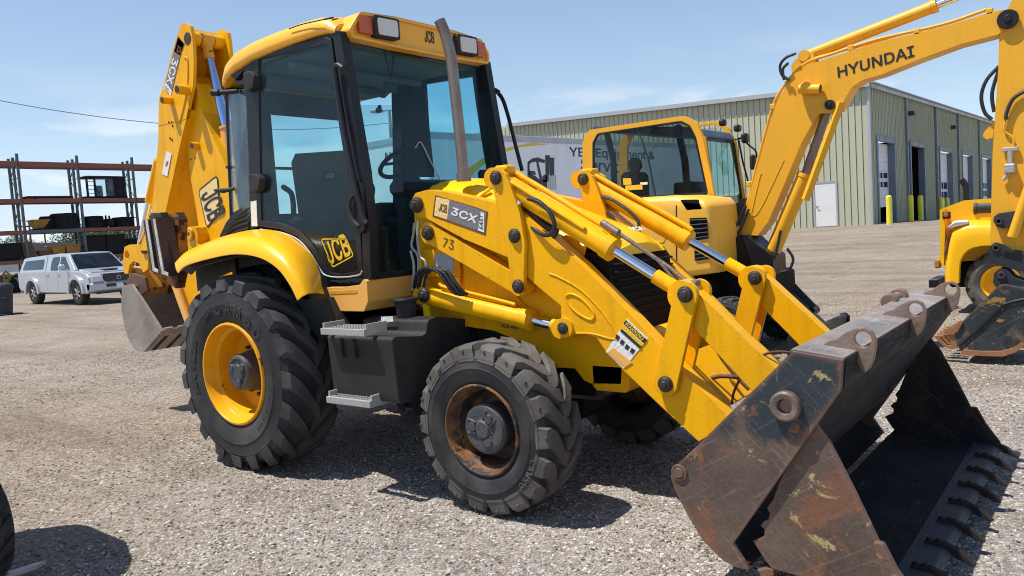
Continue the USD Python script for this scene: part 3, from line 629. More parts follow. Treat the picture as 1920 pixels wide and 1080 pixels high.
WR, WF = (0.0, -1.10, 0.69), (2.17, -0.97, 0.48)
def make_wheel(c, rear):
    c = np.array(c); out = {}
    if rear:
        ca, lu = tyre_mesh(c, 0.705, 0.46, 0.362, 19, 0.120, 0.42, 0.048)
        out['tyre'] = (ca, 'rubber', 35); out['tread'] = (lu, 'rubber_lug', 35)
        rim = MB().lathe([(0.372, 0.028), (0.366, 0.012), (0.352, 0.010), (0.345, 0.022), (0.338, 0.06), (0.330, 0.085), (0.306, 0.105), (0.300, 0.18), (0.288, 0.225), (0.20, 0.235), (0.12, 0.235),
                          (0.12, 0.265), (0.29, 0.262), (0.318, 0.20), (0.324, 0.12), (0.350, 0.09), (0.360, 0.04)], c, 'y', 64)
        out['rim'] = (rim, 'rim_yellow', 30)
        hub = MB().lathe([(0.0, 0.055), (0.055, 0.055), (0.062, 0.066), (0.085, 0.068), (0.105, 0.060), (0.122, 0.066), (0.132, 0.085), (0.136, 0.13), (0.15, 0.20), (0.155, 0.235), (0.0, 0.235)], c, 'y', 40, False)
        for k in range(3):
            a = 0.6 + k * 2 * math.pi / 3
            q = c + np.array([0.075 * math.cos(a), 0.05, 0.075 * math.sin(a)]); hub.cyl(q, q + [0, 0.03, 0], 0.026, 0.034, 14)
        bolts = MB()
        for k in range(12):
            a = k * 2 * math.pi / 12
            q = c + np.array([0.182 * math.cos(a), 0.208, 0.182 * math.sin(a)]); bolts.cyl(q, q + [0, 0.03, 0], 0.015, n=6)
        out['hub'] = (hub, 'hub_grey', 30); out['wheel_bolts'] = (bolts, 'pin_steel', None)
        let = arc_text(MB(), 'CAMSO', c + [0, 0.0035, 0], 0.475, 0.085, 100, 15.0, 0.007)
        arc_text(let, 'BHL 753', c + [0, 0.006, 0], 0.47, 0.045, -18, 5.6, 0.005)
        arc_text(let, '16.9-28', c + [0, 0.0035, 0], 0.475, 0.06, 200, 8, 0.006)
        for q in range(3):   # the chevrons beside the name
            a = math.radians(112 + q * 4.5)
            er = np.array([math.cos(a), 0, math.sin(a)]); et = np.array([math.sin(a), 0, -math.cos(a)])
            for sgn in (-1, 1):
                o = c + er * 0.475 + [0, 0.003, 0]
                let.tube([o, o + er * 0.04 * sgn - et * 0.022], 0.007, 6)
        out['sidewall_lettering'] = (let, 'rubber_hose', None)
    else:
        ca, lu = tyre_mesh(c, 0.49, 0.35, 0.262, 18, 0.125, 0.30, 0.034, 0.06)
        out['tyre'] = (ca, 'rubber_side', 35); out['tread'] = (lu, 'rubber_worn', 35)
        rim = MB().lathe([(0.268, 0.034), (0.263, 0.016), (0.252, 0.012), (0.246, 0.024), (0.240, 0.05), (0.232, 0.075), (0.218, 0.09), (0.212, 0.15), (0.200, 0.185), (0.14, 0.195), (0.10, 0.195),
                          (0.10, 0.22), (0.20, 0.215), (0.226, 0.16), (0.232, 0.10), (0.25, 0.08), (0.258, 0.045)], c, 'y', 56)
        out['rim'] = (rim, 'rim_rust', 30)
        hub = MB().lathe([(0.0, 0.028), (0.045, 0.028), (0.056, 0.042), (0.075, 0.048), (0.112, 0.040), (0.134, 0.046), (0.146, 0.062), (0.148, 0.085), (0.135, 0.10), (0.13, 0.195), (0.0, 0.195)], c, 'y', 40, False)
        for k in range(3):
            a = 0.95 + k * 2 * math.pi / 3
            er = np.array([math.cos(a), 0, math.sin(a)]); et = np.array([-math.sin(a), 0, math.cos(a)])
            hub.cyl(c + er * 0.078 + [0, 0.032, 0], c + er * 0.078 + [0, 0.06, 0], 0.026, 0.032, 14)
            for s in (-1, 1):
                hub.tube([c + er * 0.050 + et * 0.03 * s + [0, 0.040, 0], c + er * 0.112 + et * 0.04 * s + [0, 0.044, 0]], 0.008, 6)
        out['hub'] = (hub, 'hub_grey', 30)
        dm = MB()
        for k in range(18):
            a = k * 2 * math.pi / 18 + 0.02
            q = c + np.array([0.452 * math.cos(a), 0.006, 0.452 * math.sin(a)]); dm.cyl(q, q + [0, 0.02, 0], 0.008, n=8)
        out['tread_studs'] = (dm, 'rubber_worn', None)
        let = arc_text(MB(), 'CAMSO', c + [0, 0.005, 0], 0.385, 0.030, -20, 6.0, 0.004)
        out['sidewall_lettering'] = (let, 'rubber_worn', None)
    return out
for rear, c in ((True, WR), (False, WF)):
    parts = make_wheel(c, rear)
    for side in (-1, 1):
        wp = group_part('wheel', BH)
        for nm, (mb, mt, sm) in parts.items():
            if side == 1 and nm in ('sidewall_lettering', 'tread_studs'):
                continue
            pth = build(mb if side == -1 else mb.mirror(), nm, mt, wp, sm)
            if nm in ('sidewall_lettering', 'tread_studs', 'wheel_bolts', 'tread'):
                stage.GetPrimAtPath(pth).SetCustomDataByKey('kind', 'stuff')

# ---------------------------------------------------------------- loader arms
YN = -0.53      # outer face of the near arm; the far arm is its mirror image
arm_px = [(779, 362), (800, 356), (832, 359), (925, 379), (971, 393), (1090, 497), (1185, 594), (1245, 659), (1273, 690), (1336, 753), (1372, 792),
          (1310, 828), (1237, 760), (1160, 686), (1136, 659), (1118, 633), (1098, 627), (1076, 626), (1052, 606), (1052, 574), (1002, 532), (953, 483), (869, 448), (800, 410), (786, 408), (773, 395), (771, 376)]
arm = MB().prism(S(arm_px, YN), YN, -0.42)
for a in both('loader_arm', arm, 'yellow_paint'):
    if a.endswith('loader_arm'):
        emb = MB()
        oval = [on(x, y, 'y', YN - 0.001) for x, y in [(1062, 560), (1064, 553), (1074, 552), (1090, 560), (1106, 576), (1114, 590), (1112, 598), (1102, 598), (1084, 588), (1070, 575)]]
        emb.tube(spline(oval, 5, True).tolist() + [oval[0]], 0.007, 8)
        rid = [on(x, y, 'y', YN - 0.001) for x, y in [(1030, 513), (1048, 520), (1085, 541), (1118, 572), (1144, 606), (1156, 628)]]
        emb.tube(spline(rid, 6), 0.005, 8)
        rid2 = [on(x, y, 'y', YN - 0.001) for x, y in [(1080, 625), (1110, 626), (1140, 634), (1158, 637)]]
        emb.tube(spline(rid2, 6), 0.005, 8)
        build(emb, 'pressed_rib', 'yellow_paint', a, 40)
# cross plate and tube between the arms
o = np.array([3.20, 0, 0.72]); dirn = np.array([0.676, 0, -0.737])
cross = MB().slab([(-0.16, -0.42), (0.20, -0.42), (0.20, 0.42), (-0.16, 0.42)], o, dirn, (0, 1, 0), -0.03)
cross.cyl((2.95, -0.42, 0.92), (2.95, 0.42, 0.92), 0.075, n=28)
build(cross, 'arm_cross_plate', 'yellow_paint', BH, 40)

# lever plates that straddle the arm, the level link below and the tipping ram on top
lever_out = S([(919, 330), (924, 320), (938, 319), (948, 326), (958, 350), (975, 400), (984, 455), (982, 530), (976, 548), (962, 545), (958, 530), (951, 470), (940, 420)], -0.566)
lever = MB().prism(lever_out, -0.566, -0.536).prism(lever_out, -0.412, -0.384)
for a in both('lever', lever, 'yellow_paint'):
    pass
def pin(px_c, y, r, h=0.028, mat_='pin_steel', name='pivot_pin', parent=None, far=True):
    c = on(*px_c, 'y', y)
    mb = MB().lathe([(0, -h), (r * 0.45, -h), (r * 0.52, -h * 0.72), (r * 0.86, -h * 0.72), (r, -h * 0.45), (r, 0), (0, 0)], c, 'y', 20, False)
    mb.lathe([(r * 1.18, -h * 0.25), (r * 1.18, 0), (r, 0), (r, -h * 0.25)], c, 'y', 20)
    build(mb, name, mat_, parent or BH, 35)
    if far:
        build(mb.moved((0, 0.384 - c[1], 0)), name, mat_, parent or BH, 35)   # the pin's inner end, seen on the far side
pin((930, 333), -0.566, 0.036); pin((965, 442), -0.566, 0.036); pin((972, 537), -0.566, 0.036)

def link_bar(px_a, px_b, w0, w1, y0, y1, yplane):
    a, b = on(*px_a, 'y', yplane), on(*px_b, 'y', yplane)
    a2, b2 = np.array([a[0], a[2]]), np.array([b[0], b[2]])
    d = (b2 - a2) / np.linalg.norm(b2 - a2); nrm = np.array([-d[1], d[0]])
    poly = unary_union([Polygon([a2 + nrm * w0, b2 + nrm * w1, b2 - nrm * w1, a2 - nrm * w0]), Point(a2).buffer(w0 * 1.12, 10), Point(b2).buffer(w1 * 1.08, 10)])
    return MB().prism(poly, y0, y1)
lv = link_bar((804, 437), (972, 537), 0.066, 0.055, -0.520, -0.435, -0.520)
for a in both('levelling_link', lv, 'yellow_paint'):
    if a.endswith('levelling_link'):
        t = text_px(MB(), '7', (830, 462), (838, 465), (832, 445), -0.5205, 0.002, False); text_px(t, '3', (841, 466), (850, 469), (843, 448), -0.5205, 0.002, False)
        build(t, 'painted_number', 'decal_brown', a)
pin((804, 437), -0.522, 0.040, 0.05, far=False); pin((783, 384), -0.532, 0.044, 0.05, far=False)

def ram(a, b, r, rod_r, split, mat_body='yellow_paint', rod='chrome', name='ram', parent=None, mirrored=True, neck=6.5):
    a, b = np.asarray(a, float), np.asarray(b, float); d = (b - a) / np.linalg.norm(b - a)
    s = a + (b - a) * split
    e = np.cross(d, [0, 1, 0]); e /= np.linalg.norm(e)
    body = MB().cyl(a + d * 0.04, s, r, n=28).cyl(s - d * 0.05, s + d * 0.012, r * 1.12, n=28)
    ay = np.array([0, 1.0, 0])
    body.cyl(a - ay * r * 0.8, a + ay * r * 0.8, r * 1.0, n=22)
    rodm = MB().cyl(s, b - d * rod_r * 2, rod_r, n=22)
    eye = MB().cyl(b - ay * r * 0.8, b + ay * r * 0.8, rod_r * 1.9, n=22).cyl(b - d * rod_r * neck, b, rod_r * 1.35, n=18)
    for m in (0, 1) if mirrored else (0,):
        f = (lambda x: x.mirror()) if m else (lambda x: x)
        p = build(f(body), name, mat_body, parent or BH, 40)
        build(f(rodm), 'rod', rod, p, 40); build(f(eye), 'rod_eye', mat_body, p, 40)
    return d
A = on(932, 334, 'y', -0.475); B = on(1286, 553, 'y', -0.475)
dt = ram(A, B, 0.062, 0.030, 0.645, name='tipping_ram')
# pipe on top of the tipping ram, and the loop of pipe at its side
nrm = np.cross(dt, [0, 1, 0]); nrm = nrm if nrm[2] > 0 else -nrm
pipe = MB().tube(spline([A + dt * 0.10 + nrm * 0.078 + [0, 0.03, 0], A + dt * 0.35 + nrm * 0.080 + [0, 0.03, 0], A + dt * 0.62 + nrm * 0.082 + [0, 0.02, 0], A + dt * 0.86 + nrm * 0.080 + [0, 0.02, 0], A + dt * 0.90 + nrm * 0.07 + [0, 0.02, 0]], 5), 0.017, 10)
pipe.cbox(A + dt * 0.03 + nrm * 0.07 - [0.045, 0.05, 0.03], A + dt * 0.03 + nrm * 0.07 + [0.05, 0.05, 0.025], 0.012)
both('ram_pipe', pipe, 'yellow_paint', smooth=40)
lp = MB().tube(spline([A + dt * 0.72 + nrm * 0.035 + [0, -0.058, 0], A + dt * 0.45 + nrm * 0.04 + [0, -0.062, 0], A + dt * 0.16 + nrm * 0.045 + [0, -0.066, 0], A + dt * 0.105 + nrm * 0.02 + [0, -0.07, 0], A + dt * 0.13 - nrm * 0.02 + [0, -0.068, 0], A + dt * 0.18 - nrm * 0.03 + [0, -0.068, 0]], 6), 0.013, 8)
both('ram_pipe', lp, 'yellow_paint', smooth=40)
fit = MB().cyl(A + dt * 0.18 - nrm * 0.03 + [0, -0.068, 0], A + dt * 0.27 - nrm * 0.045 + [0, -0.068, 0], 0.017, n=10)
both('hose_fitting', fit, 'zinc', smooth=40)
# brown level-indicator rod running from the pipe down to the dump link
rodp = [A + dt * 0.84 + nrm * 0.10, A + dt * 1.22 + nrm * 0.075 + [0, 0.02, 0], on(1298, 536, 'y', -0.46)]
ind = MB().tube(rodp, 0.0115, 8).tube([rodp[0] - dt * 0.07, rodp[0] + dt * 0.05], 0.020, 10).tube([rodp[0] + dt * 0.30 - nrm * 0.01, on(1278, 540, 'y', -0.46)], 0.008, 6)
ind.cbox(rodp[2] - 0.03, rodp[2] + [0.035, 0.035, 0.03], 0.008)
build(ind, 'level_indicator_rod', 'dull_rod', BH, 40)

# dump links (two plates straddling the arm) and the bar from them to the shovel
def dump():
    a, b = S([(1285, 552)], -0.566)[0], S([(1248, 720)], -0.566)[0]
    a, b = np.array(a), np.array(b); d = (b - a) / np.linalg.norm(b - a); n_ = np.array([-d[1], d[0]])
    poly = unary_union([Polygon([a + n_ * 0.062, b + n_ * 0.062, b - n_ * 0.062, a - n_ * 0.062]), Point(a).buffer(0.064, 10), Point(b).buffer(0.064, 10)])
    return MB().prism(poly, -0.566, -0.540).prism(poly, -0.410, -0.384)
both('dump_link', dump(), 'yellow_paint')
pin((1285, 552), -0.566, 0.036); pin((1248, 720), -0.566, 0.036)
lb = link_bar((1286, 553), (1470, 742), 0.072, 0.085, -0.525, -0.425, -0.475)
both('tipping_link', lb, 'yellow_paint')

# lift rams
A2 = on(796, 553, 'y', -0.475); B2 = on(1057, 615, 'y', -0.475)
d2 = ram(A2, B2, 0.060, 0.030, 0.78, name='lift_ram', neck=2.6)
both('ram_pipe', MB().tube(spline([A2 + d2 * 0.16 + [0, -0.02, 0.10], A2 + d2 * 0.22 + [0, -0.02, 0.088], A2 + d2 * 0.55 + [0, -0.02, 0.085], A2 + d2 * 0.78 + [0, -0.02, 0.078]], 6), 0.012, 8), 'yellow_paint', smooth=40)
pin((1057, 615), -0.535, 0.036); pin((795, 553), -0.535, 0.042, 0.03, far=False)
both('ram_boss', MB().cyl(on(1057, 615, 'y', -0.545), on(1057, 615, 'y', -0.545) + [0, 0.13, 0], 0.058, n=24), 'yellow_paint', smooth=40)

# hoses at the arm knee
def hose(pts, y, r=0.013, ys=None, name='hose', parent=None, mat_='rubber_hose'):
    P = [on(px, py, 'y', y if ys is None else ys[i]) for i, (px, py) in enumerate(pts)]
    return build(MB().tube(spline(P, 8), r, 8), name, mat_, parent or BH, 40)
hose([(990, 372), (1010, 378), (1032, 400), (1040, 425), (1030, 440), (1012, 437), (990, 418), (966, 385)], -0.57, 0.013, [-0.57, -0.57, -0.575, -0.575, -0.57, -0.55, -0.5, -0.44])
hose([(962, 362), (985, 386), (1005, 408), (1022, 424), (1046, 434)], -0.475, 0.017)
hose([(970, 360), (1000, 394), (1026, 418), (1046, 418), (1057, 408)], -0.44, 0.014)
hose([(982, 368), (1012, 386), (1036, 410), (1044, 432), (1036, 446), (1022, 444)], -0.50, 0.012)
hose([(1030, 440), (1060, 470), (1100, 510), (1150, 565), (1186, 600)], -0.45, 0.013)
hose([(1012, 422), (1062, 465), (1110, 512), (1180, 585), (1238, 648)], -0.405, 0.012, mat_='rust')
# far tipping ram hose
hose([(1128, 368), (1150, 376), (1182, 398), (1198, 420), (1190, 440), (1166, 428), (1140, 398)], 0.39, 0.012)
# hoses at the foot of the loader frame
for k, (dx, r_) in enumerate(((0, 0.014), (9, 0.014), (18, 0.011))):
    hose([(775 + dx, 548), (782 + dx, 515), (800 + dx, 503), (822 + dx, 510), (838 + dx, 532), (852 + dx, 548), (866 + dx * 0.6, 552)], -0.56, r_, [-0.5, -0.55, -0.58, -0.585, -0.58, -0.56, -0.54])
# rigid pipes running down the loader frame
for k, pts in enumerate(([(777, 418), (775, 440), (772, 462), (784, 482), (783, 530), (780, 560)], [(785, 415), (783, 450), (788, 480), (798, 492), (799, 520), (790, 575)], [(770, 470), (776, 500), (774, 545)])):
    hose(pts, -0.50 - 0.01 * k, 0.009, name='steel_pipe', mat_='zinc')
# wire to the shovel
hose([(1372, 757), (1378, 730), (1400, 690), (1425, 668), (1455, 660), (1490, 662)], -0.35, 0.007, [-0.3, -0.35, -0.45, -0.5, -0.45, -0.4], name='grease_hose', mat_='rust')
hose([(1312, 719), (1345, 706), (1385, 707)], -0.2, 0.012, name='grease_hose', mat_='rust')
hose([(1338, 640), (1352, 668), (1378, 702), (1405, 730)], -0.1, 0.014, name='grease_hose', mat_='rust')

# decals on the near arm and on the arm near the shovel
dec = MB().prism(S([(818, 369), (843, 375), (838, 411), (814, 404)], YN - 0.002), YN - 0.003, YN)
build(dec, 'decal', 'decal_cream', BH)
dec = MB().prism(S([(843, 375), (896, 392), (912, 398), (908, 437), (838, 411)], YN - 0.002), YN - 0.003, YN)
build(dec, 'decal', 'decal_grey', BH)
ring = Polygon(S([(817, 367), (897, 391), (914, 398), (910, 440), (812, 405)], YN)).buffer(0.004).difference(Polygon(S([(818, 369), (896, 392), (912, 398), (908, 437), (814, 404)], YN)))
build(MB().prism(ring, YN - 0.002, YN), 'decal', 'decal_brown', BH)
build(text_px(MB(), '3CX', (845, 402), (892, 419), (849, 388), YN - 0.003, 0.002), 'decal_lettering', 'decal_white', BH)
build(text_px(MB(), 'JCB', (822, 395), (837, 400), (824, 380), YN - 0.003, 0.002), 'decal_lettering', 'decal_brown', BH)
dec = MB().prism(S([(902, 397), (908, 401), (908, 436), (897, 432)], YN - 0.003), YN - 0.005, YN - 0.003)
build(dec, 'decal', 'decal_white', BH)
build(text_px(MB(), 'EAST', (906, 431), (906, 404), (899, 428), YN - 0.005, 0.001), 'decal_lettering', 'decal_black', BH)
def q(name, pts, y, mat_, t=0.003, parent=None):
    return build(MB().prism(S(pts, y), y - t, y), name, mat_, parent or BH)
# warning sticker low on the arm
q('sticker', [(1176, 598), (1215, 635), (1170, 691), (1136, 660)], YN - 0.001, 'decal_white', 0.002)
q('sticker', [(1174, 600), (1213, 637), (1208, 644), (1169, 607)], YN - 0.003, 'decal_black', 0.002)
q('sticker', [(1168, 608), (1207, 645), (1199, 654), (1161, 618)], YN - 0.003, 'decal_yellow', 0.002)
q('sticker', [(1166, 617), (1203, 650), (1200, 654), (1163, 621)], YN - 0.005, 'decal_black', 0.001)
q('sticker', [(1150, 651), (1186, 680), (1172, 689), (1138, 661)], YN - 0.003, 'faded_yellow', 0.0015)
build(text_px(MB(), 'WARNING', (1171, 608), (1204, 639), (1176, 602), YN - 0.005, 0.001), 'sticker_lettering', 'decal_yellow', BH)
for k, (u, w) in enumerate(((1157, 627), (1166, 636), (1175, 645), (1185, 652))):
    q('sticker', [(u, w), (u + 6, w + 5), (u + 2, w + 12), (u - 4, w + 7)], YN - 0.003, 'decal_black', 0.002)
# ---------------------------------------------------------------- chassis, bonnet
YC = -0.40
ch = MB().prism(S([(775, 385), (800, 372), (930, 400), (1095, 500), (1130, 620), (1166, 690), (1164, 720), (1107, 719), (1096, 714), (1078, 691), (1041, 689), (975, 640), (926, 620), (795, 600)], YC), YC, YC + 0.03)
both('chassis_side', ch, 'yellow_paint')
build(MB().cbox((-0.6, -0.36, 0.55), (2.60, 0.36, 0.98), 0.03).cbox((1.25, -0.36, 0.95), (2.2, 0.36, 1.3), 0.02), 'chassis', 'black_paint', BH)
build(MB().cyl((2.17, -0.78, 0.48), (2.17, 0.78, 0.48), 0.085, n=20).cbox((2.0, -0.2, 0.36), (2.34, 0.2, 0.62), 0.05).cbox((2.02, -0.34, 0.55), (2.32, 0.34, 0.72), 0.03), 'front_axle', 'grille_black', BH, 40)
build(MB().cyl((0, -0.85, 0.69), (0, 0.85, 0.69), 0.16, n=24).cbox((-0.28, -0.3, 0.42), (0.28, 0.3, 0.95), 0.08), 'rear_axle', 'grille_black', BH, 40)
build(MB().cbox((2.55, -0.40, 0.62), (2.80, 0.40, 0.80), 0.03), 'front_weight', 'yellow_paint', BH)
both('frame_cover', MB().prism(S([(866, 478), (940, 525), (1000, 590), (985, 600), (872, 560), (868, 500)], -0.42), -0.418, -0.401), 'yellow_paint')
both('lever_guard', MB().cbox(on(800, 520, 'y', -0.44) - [0.05, 0, 0.0], on(858, 470, 'y', -0.44) + [0, 0.03, 0.02], 0.008), 'yellow_paint')
q('sticker', [(815, 476), (850, 475), (851, 511), (817, 507)], -0.441, 'label_blue', 0.003)
q('sticker', [(840, 513), (862, 511), (863, 535), (843, 533)], -0.432, 'decal_yellow', 0.003)
q('sticker', [(839, 513), (861, 511), (861, 518), (840, 520)], -0.4352, 'decal_black', 0.001)
q('sticker', [(1012, 612), (1042, 616), (1042, 625), (1012, 622)], YC - 0.001, 'decal_yellow', 0.003)
build(text_px(MB(), 'JCB 4x4', (940, 614), (972, 618), (940, 605), YC - 0.001, 0.002), 'decal_lettering', 'decal_brown', BH)

def hood():
    xs = [1.30, 1.36, 1.50, 1.62, 1.72, 1.90, 2.10, 2.30, 2.45, 2.53, 2.58, 2.65, 2.70]
    zt = [1.930, 1.945, 1.940, 1.920, 1.880, 1.812, 1.728, 1.648, 1.590, 1.558, 1.535, 1.495, 1.445]
    rows = []
    for x, z in zip(xs, zt):
        side = 1.10 if x < 2.46 else (1.34 if x < 2.55 else z - 0.055)
        w = 0.375 if x < 2.6 else 0.375 - (x - 2.6) * 0.25
        ys = [-w, -w, -w + 0.015, -w + 0.06, -w + 0.13, -0.10, 0.10, w - 0.13, w - 0.06, w - 0.015, w, w]
        zs = [side, z - 0.17, z - 0.12, z - 0.065, z - 0.012, z + 0.008, z + 0.008, z - 0.012, z - 0.065, z - 0.12, z - 0.17, side]
        zs = [max(side, v) for v in zs]
        rows.append([(x, y, v) for y, v in zip(ys, zs)])
    mb = MB().loft(np.array(rows)[:, ::-1])
    # rear and front lips
    mb.prismx([(a[1], a[2]) for a in rows[0]], 1.28, 1.30)
    mb.prismx([(a[1], a[2]) for a in rows[-1]], 2.70, 2.712)
    return mb
H = build(hood(), 'engine_hood', 'hood_yellow', BH, 35)
both('hood_scoop', MB().tube(spline([(1.72, -0.375, 1.60), (1.735, -0.365, 1.72), (1.76, -0.33, 1.80), (1.80, -0.27, 1.85)], 6), 0.012, 8), 'hood_yellow', H, 40)
both('side_recess', MB().prism(rounded(S([(1040, 455), (1062, 440), (1085, 452), (1096, 472), (1088, 492), (1062, 478)], -0.381), 0.02), -0.386, -0.376), 'yellow_paint', H)
gr = MB().prism([(2.53, 1.34), (2.56, 1.425), (2.665, 1.41), (2.70, 1.36), (2.735, 0.98), (2.72, 0.80), (2.50, 0.85)], -0.365, 0.40)
build(gr, 'grille_box', 'grille_black', BH)
slats = []
for k in range(9):
    z = 0.98 + k * 0.045
    build(MB().cbox((2.70, -0.33, z), (2.745, 0.36, z + 0.012), 0.003), 'grille_slat', 'grille_black', BH)
build(text(MB(), '3CX', (2.60, 0.12, 1.525), (0.0, 0.17, 0.0), (-0.045, 0, 0.021), 0.004), 'decal_lettering', 'decal_white', BH)
# exhaust stack
ex = [on(870, 336, 'y', -0.33), on(863, 262, 'y', -0.33), on(848, 125, 'y', -0.33), on(843, 95, 'y', -0.335), on(834, 62, 'y', -0.35), on(824, 38, 'y', -0.37)]
exs = spline(ex, 8); R_ = 0.036
exm = MB().tube(exs, R_, 24, caps=False); inner = MB().tube(exs[-22:], R_ - 0.005, 24, caps=False); v_, f_ = inner.arr(); exm.add(v_, f_[:, ::-1])
t_ = exs[-1] - exs[-2]; t_ /= np.linalg.norm(t_)
ex_p = build(exm, 'exhaust_stack', 'exhaust_steel', BH, 60)
build(MB().tube([exs[-12], exs[-12] + 0.001 * t_], R_ - 0.006, 20), 'soot', 'grille_black', ex_p)  # dark disc closing the pipe bore below its mouth
build(MB().cyl(on(870, 340, 'y', -0.33), on(869, 325, 'y', -0.33), 0.048, n=24), 'clamp', 'exhaust_steel', ex_p, 40)

# ---------------------------------------------------------------- cab
YD = -0.75
def ringpoly(outer, w):
    p = Polygon(outer).buffer(0); return p.difference(p.buffer(-w))
door_px = [(480, 101), (545, 86), (612, 70), (624, 74), (634, 150), (648, 240), (663, 330), (677, 420), (683, 515), (676, 521), (640, 526), (617, 523), (604, 500), (584, 467), (560, 443), (527, 430), (486, 424), (484, 350), (481, 200)]
door_xz = rounded(S(door_px, YD), [0.05] + [0] * 2 + [0.04] + [0] * 4 + [0.05, 0.0, 0, 0.03] + [0] * 4 + [0.03, 0, 0])
for side in (0, 1):
    mir = (lambda m: m.mirror()) if side else (lambda m: m)
    dp = build(mir(MB().prism(ringpoly(door_xz, 0.045 if side == 0 else 0.085), YD - 0.012, YD + 0.02)), 'door_frame', 'frame_black', BH)
    build(mir(MB().prism(Polygon(door_xz).buffer(-0.040), YD - 0.004, YD + 0.002)), 'door_glass', 'cab_glass', dp)
    # thin pale sealing strip along the bottom edge
    strip = [on(x, y, 'y', YD - 0.014) for x, y in [(488, 430), (527, 436), (558, 449), (580, 472), (600, 505), (612, 517), (640, 520), (672, 516), (679, 508)]]
    build(mir(MB().tube(spline(strip, 4), 0.006, 6)), 'sealing_strip', 'grey_trim', dp, 40)
    hl = MB()
    hl.prism(rounded(S([(655, 352), (672, 338), (680, 350), (684, 430), (676, 440), (660, 420), (648, 392)], YD - 0.03), 0.02), YD - 0.035, YD - 0.010)
    build(mir(hl), 'door_handle_plate', 'frame_black', dp)
    build(mir(MB().tube(spline([on(x, y, 'y', YD - 0.055) for x, y in [(661, 366), (655, 385), (662, 412), (674, 425)]], 6), 0.012, 8)), 'door_handle', 'black_plastic', dp, 40)
    for (c_, w_) in (((470, 150), 0), ((480, 341), 0)):
        hp = on(*c_, 'y', YD - 0.03)
        build(mir(MB().prism(rounded([(hp[0] - 0.05, hp[2] - 0.075), (hp[0] - 0.05, hp[2] + 0.06), (hp[0] + 0.04, hp[2] + 0.055), (hp[0] + 0.085, hp[2] + 0.01), (hp[0] + 0.05, hp[2] - 0.06), (hp[0] - 0.01, hp[2] - 0.08)], 0.025), YD - 0.055, YD + 0.0)), 'door_hinge', 'black_plastic', dp)
    # front pillar, drip pillar, rear post
    build(mir(MB().prism(S([(626, 62), (640, 60), (662, 190), (684, 320), (695, 425), (698, 522), (684, 528), (681, 425), (667, 330), (650, 220), (637, 140)], YD), YD - 0.012, YD + 0.06)), 'front_pillar', 'frame_black', BH)
    build(mir(MB().prism(S([(458, 104), (478, 98), (482, 250), (487, 425), (470, 430), (467, 300), (462, 180)], YD), YD - 0.004, YD + 0.05)), 'rear_pillar', 'frame_black', BH)
    build(mir(MB().prism(S([(470, 378), (481, 376), (483, 424), (472, 424)], YD - 0.005), YD - 0.007, YD - 0.004)), 'warning_strip', 'decal_white', BH)
    hd = [on(x, y, 'y', YD - 0.045) for x, y in [(643, 128), (632, 122), (628, 134), (636, 190), (650, 265), (666, 345), (681, 405), (688, 420)]]
    hr = build(mir(MB().tube(spline(hd, 6), 0.017, 10)), 'grab_rail', 'frame_black', BH, 40)
    # roof rail and sill of the side
    build(mir(MB().prism(S([(430, 140), (462, 97), (530, 77), (626, 56), (640, 58), (640, 74), (612, 72), (545, 88), (480, 104), (440, 150)], YD), YD + 0.004, YD + 0.05)), 'roof_rail', 'frame_black', BH)
    # quarter glass running in towards the back
    p0, p1 = on(468, 165, 'y', YD), on(470, 415, 'y', YD)
    r0 = np.array([-0.42, -0.64, 2.78]); r1 = np.array([-0.42, -0.70, 1.80])
    G = np.array([[p0 + [0, 0.01, 0], r0], [p1 + [0, 0.01, 0], r1]])
    build(mir(MB().solid_loft(G, 0.006)), 'quarter_glass', 'clear_glass', BH)
    build(mir(MB().tube([r0 + [0, 0, 0.05], r1], 0.016, 8)), 'corner_post', 'frame_black', BH, 40)
    lt = on(440, 160, 'x', -0.30)
    build(mir(MB().tube([(-0.18, -0.71, 2.735), (-0.28, -0.80, 2.73)], 0.018, 8).tube([(-0.28, -0.80, 2.73), (-0.33, -0.83, 2.735)], 0.026, 10)), 'window_latch', 'black_plastic', BH, 40)
    build(mir(MB().tube([(-0.35, -0.70, 2.03), (-0.42, -0.75, 2.02), (-0.52, -0.76, 2.03)], [0.012, 0.02, 0.01], 8)), 'window_latch', 'black_plastic', BH, 40)
# black louvred cover above the mudguard
for side in (0, 1):
    mir = (lambda m: m.mirror()) if side else (lambda m: m)
    cov = S([(409, 460), (413, 440), (424, 417), (440, 397), (458, 387), (473, 384), (475, 432), (440, 442), (425, 450)], YD + 0.02)
    cp = build(mir(MB().prism(cov, YD + 0.02, -0.55)), 'louvre_cover', 'black_plastic', BH)
    for k in range(5):
        a = S((((415, 452), (440, 437), (468, 428)), ((419, 443), (441, 427), (468, 418)), ((424, 433), (443, 417), (468, 408)), ((431, 422), (447, 408), (468, 399)), ((440, 411), (453, 400), (468, 391)))[k], YD + 0.018)
        build(mir(MB().tube(spline([(x, YD + 0.018, z) for x, z in a], 5), 0.013, 6)), 'louvre', 'black_plastic', cp, 40)

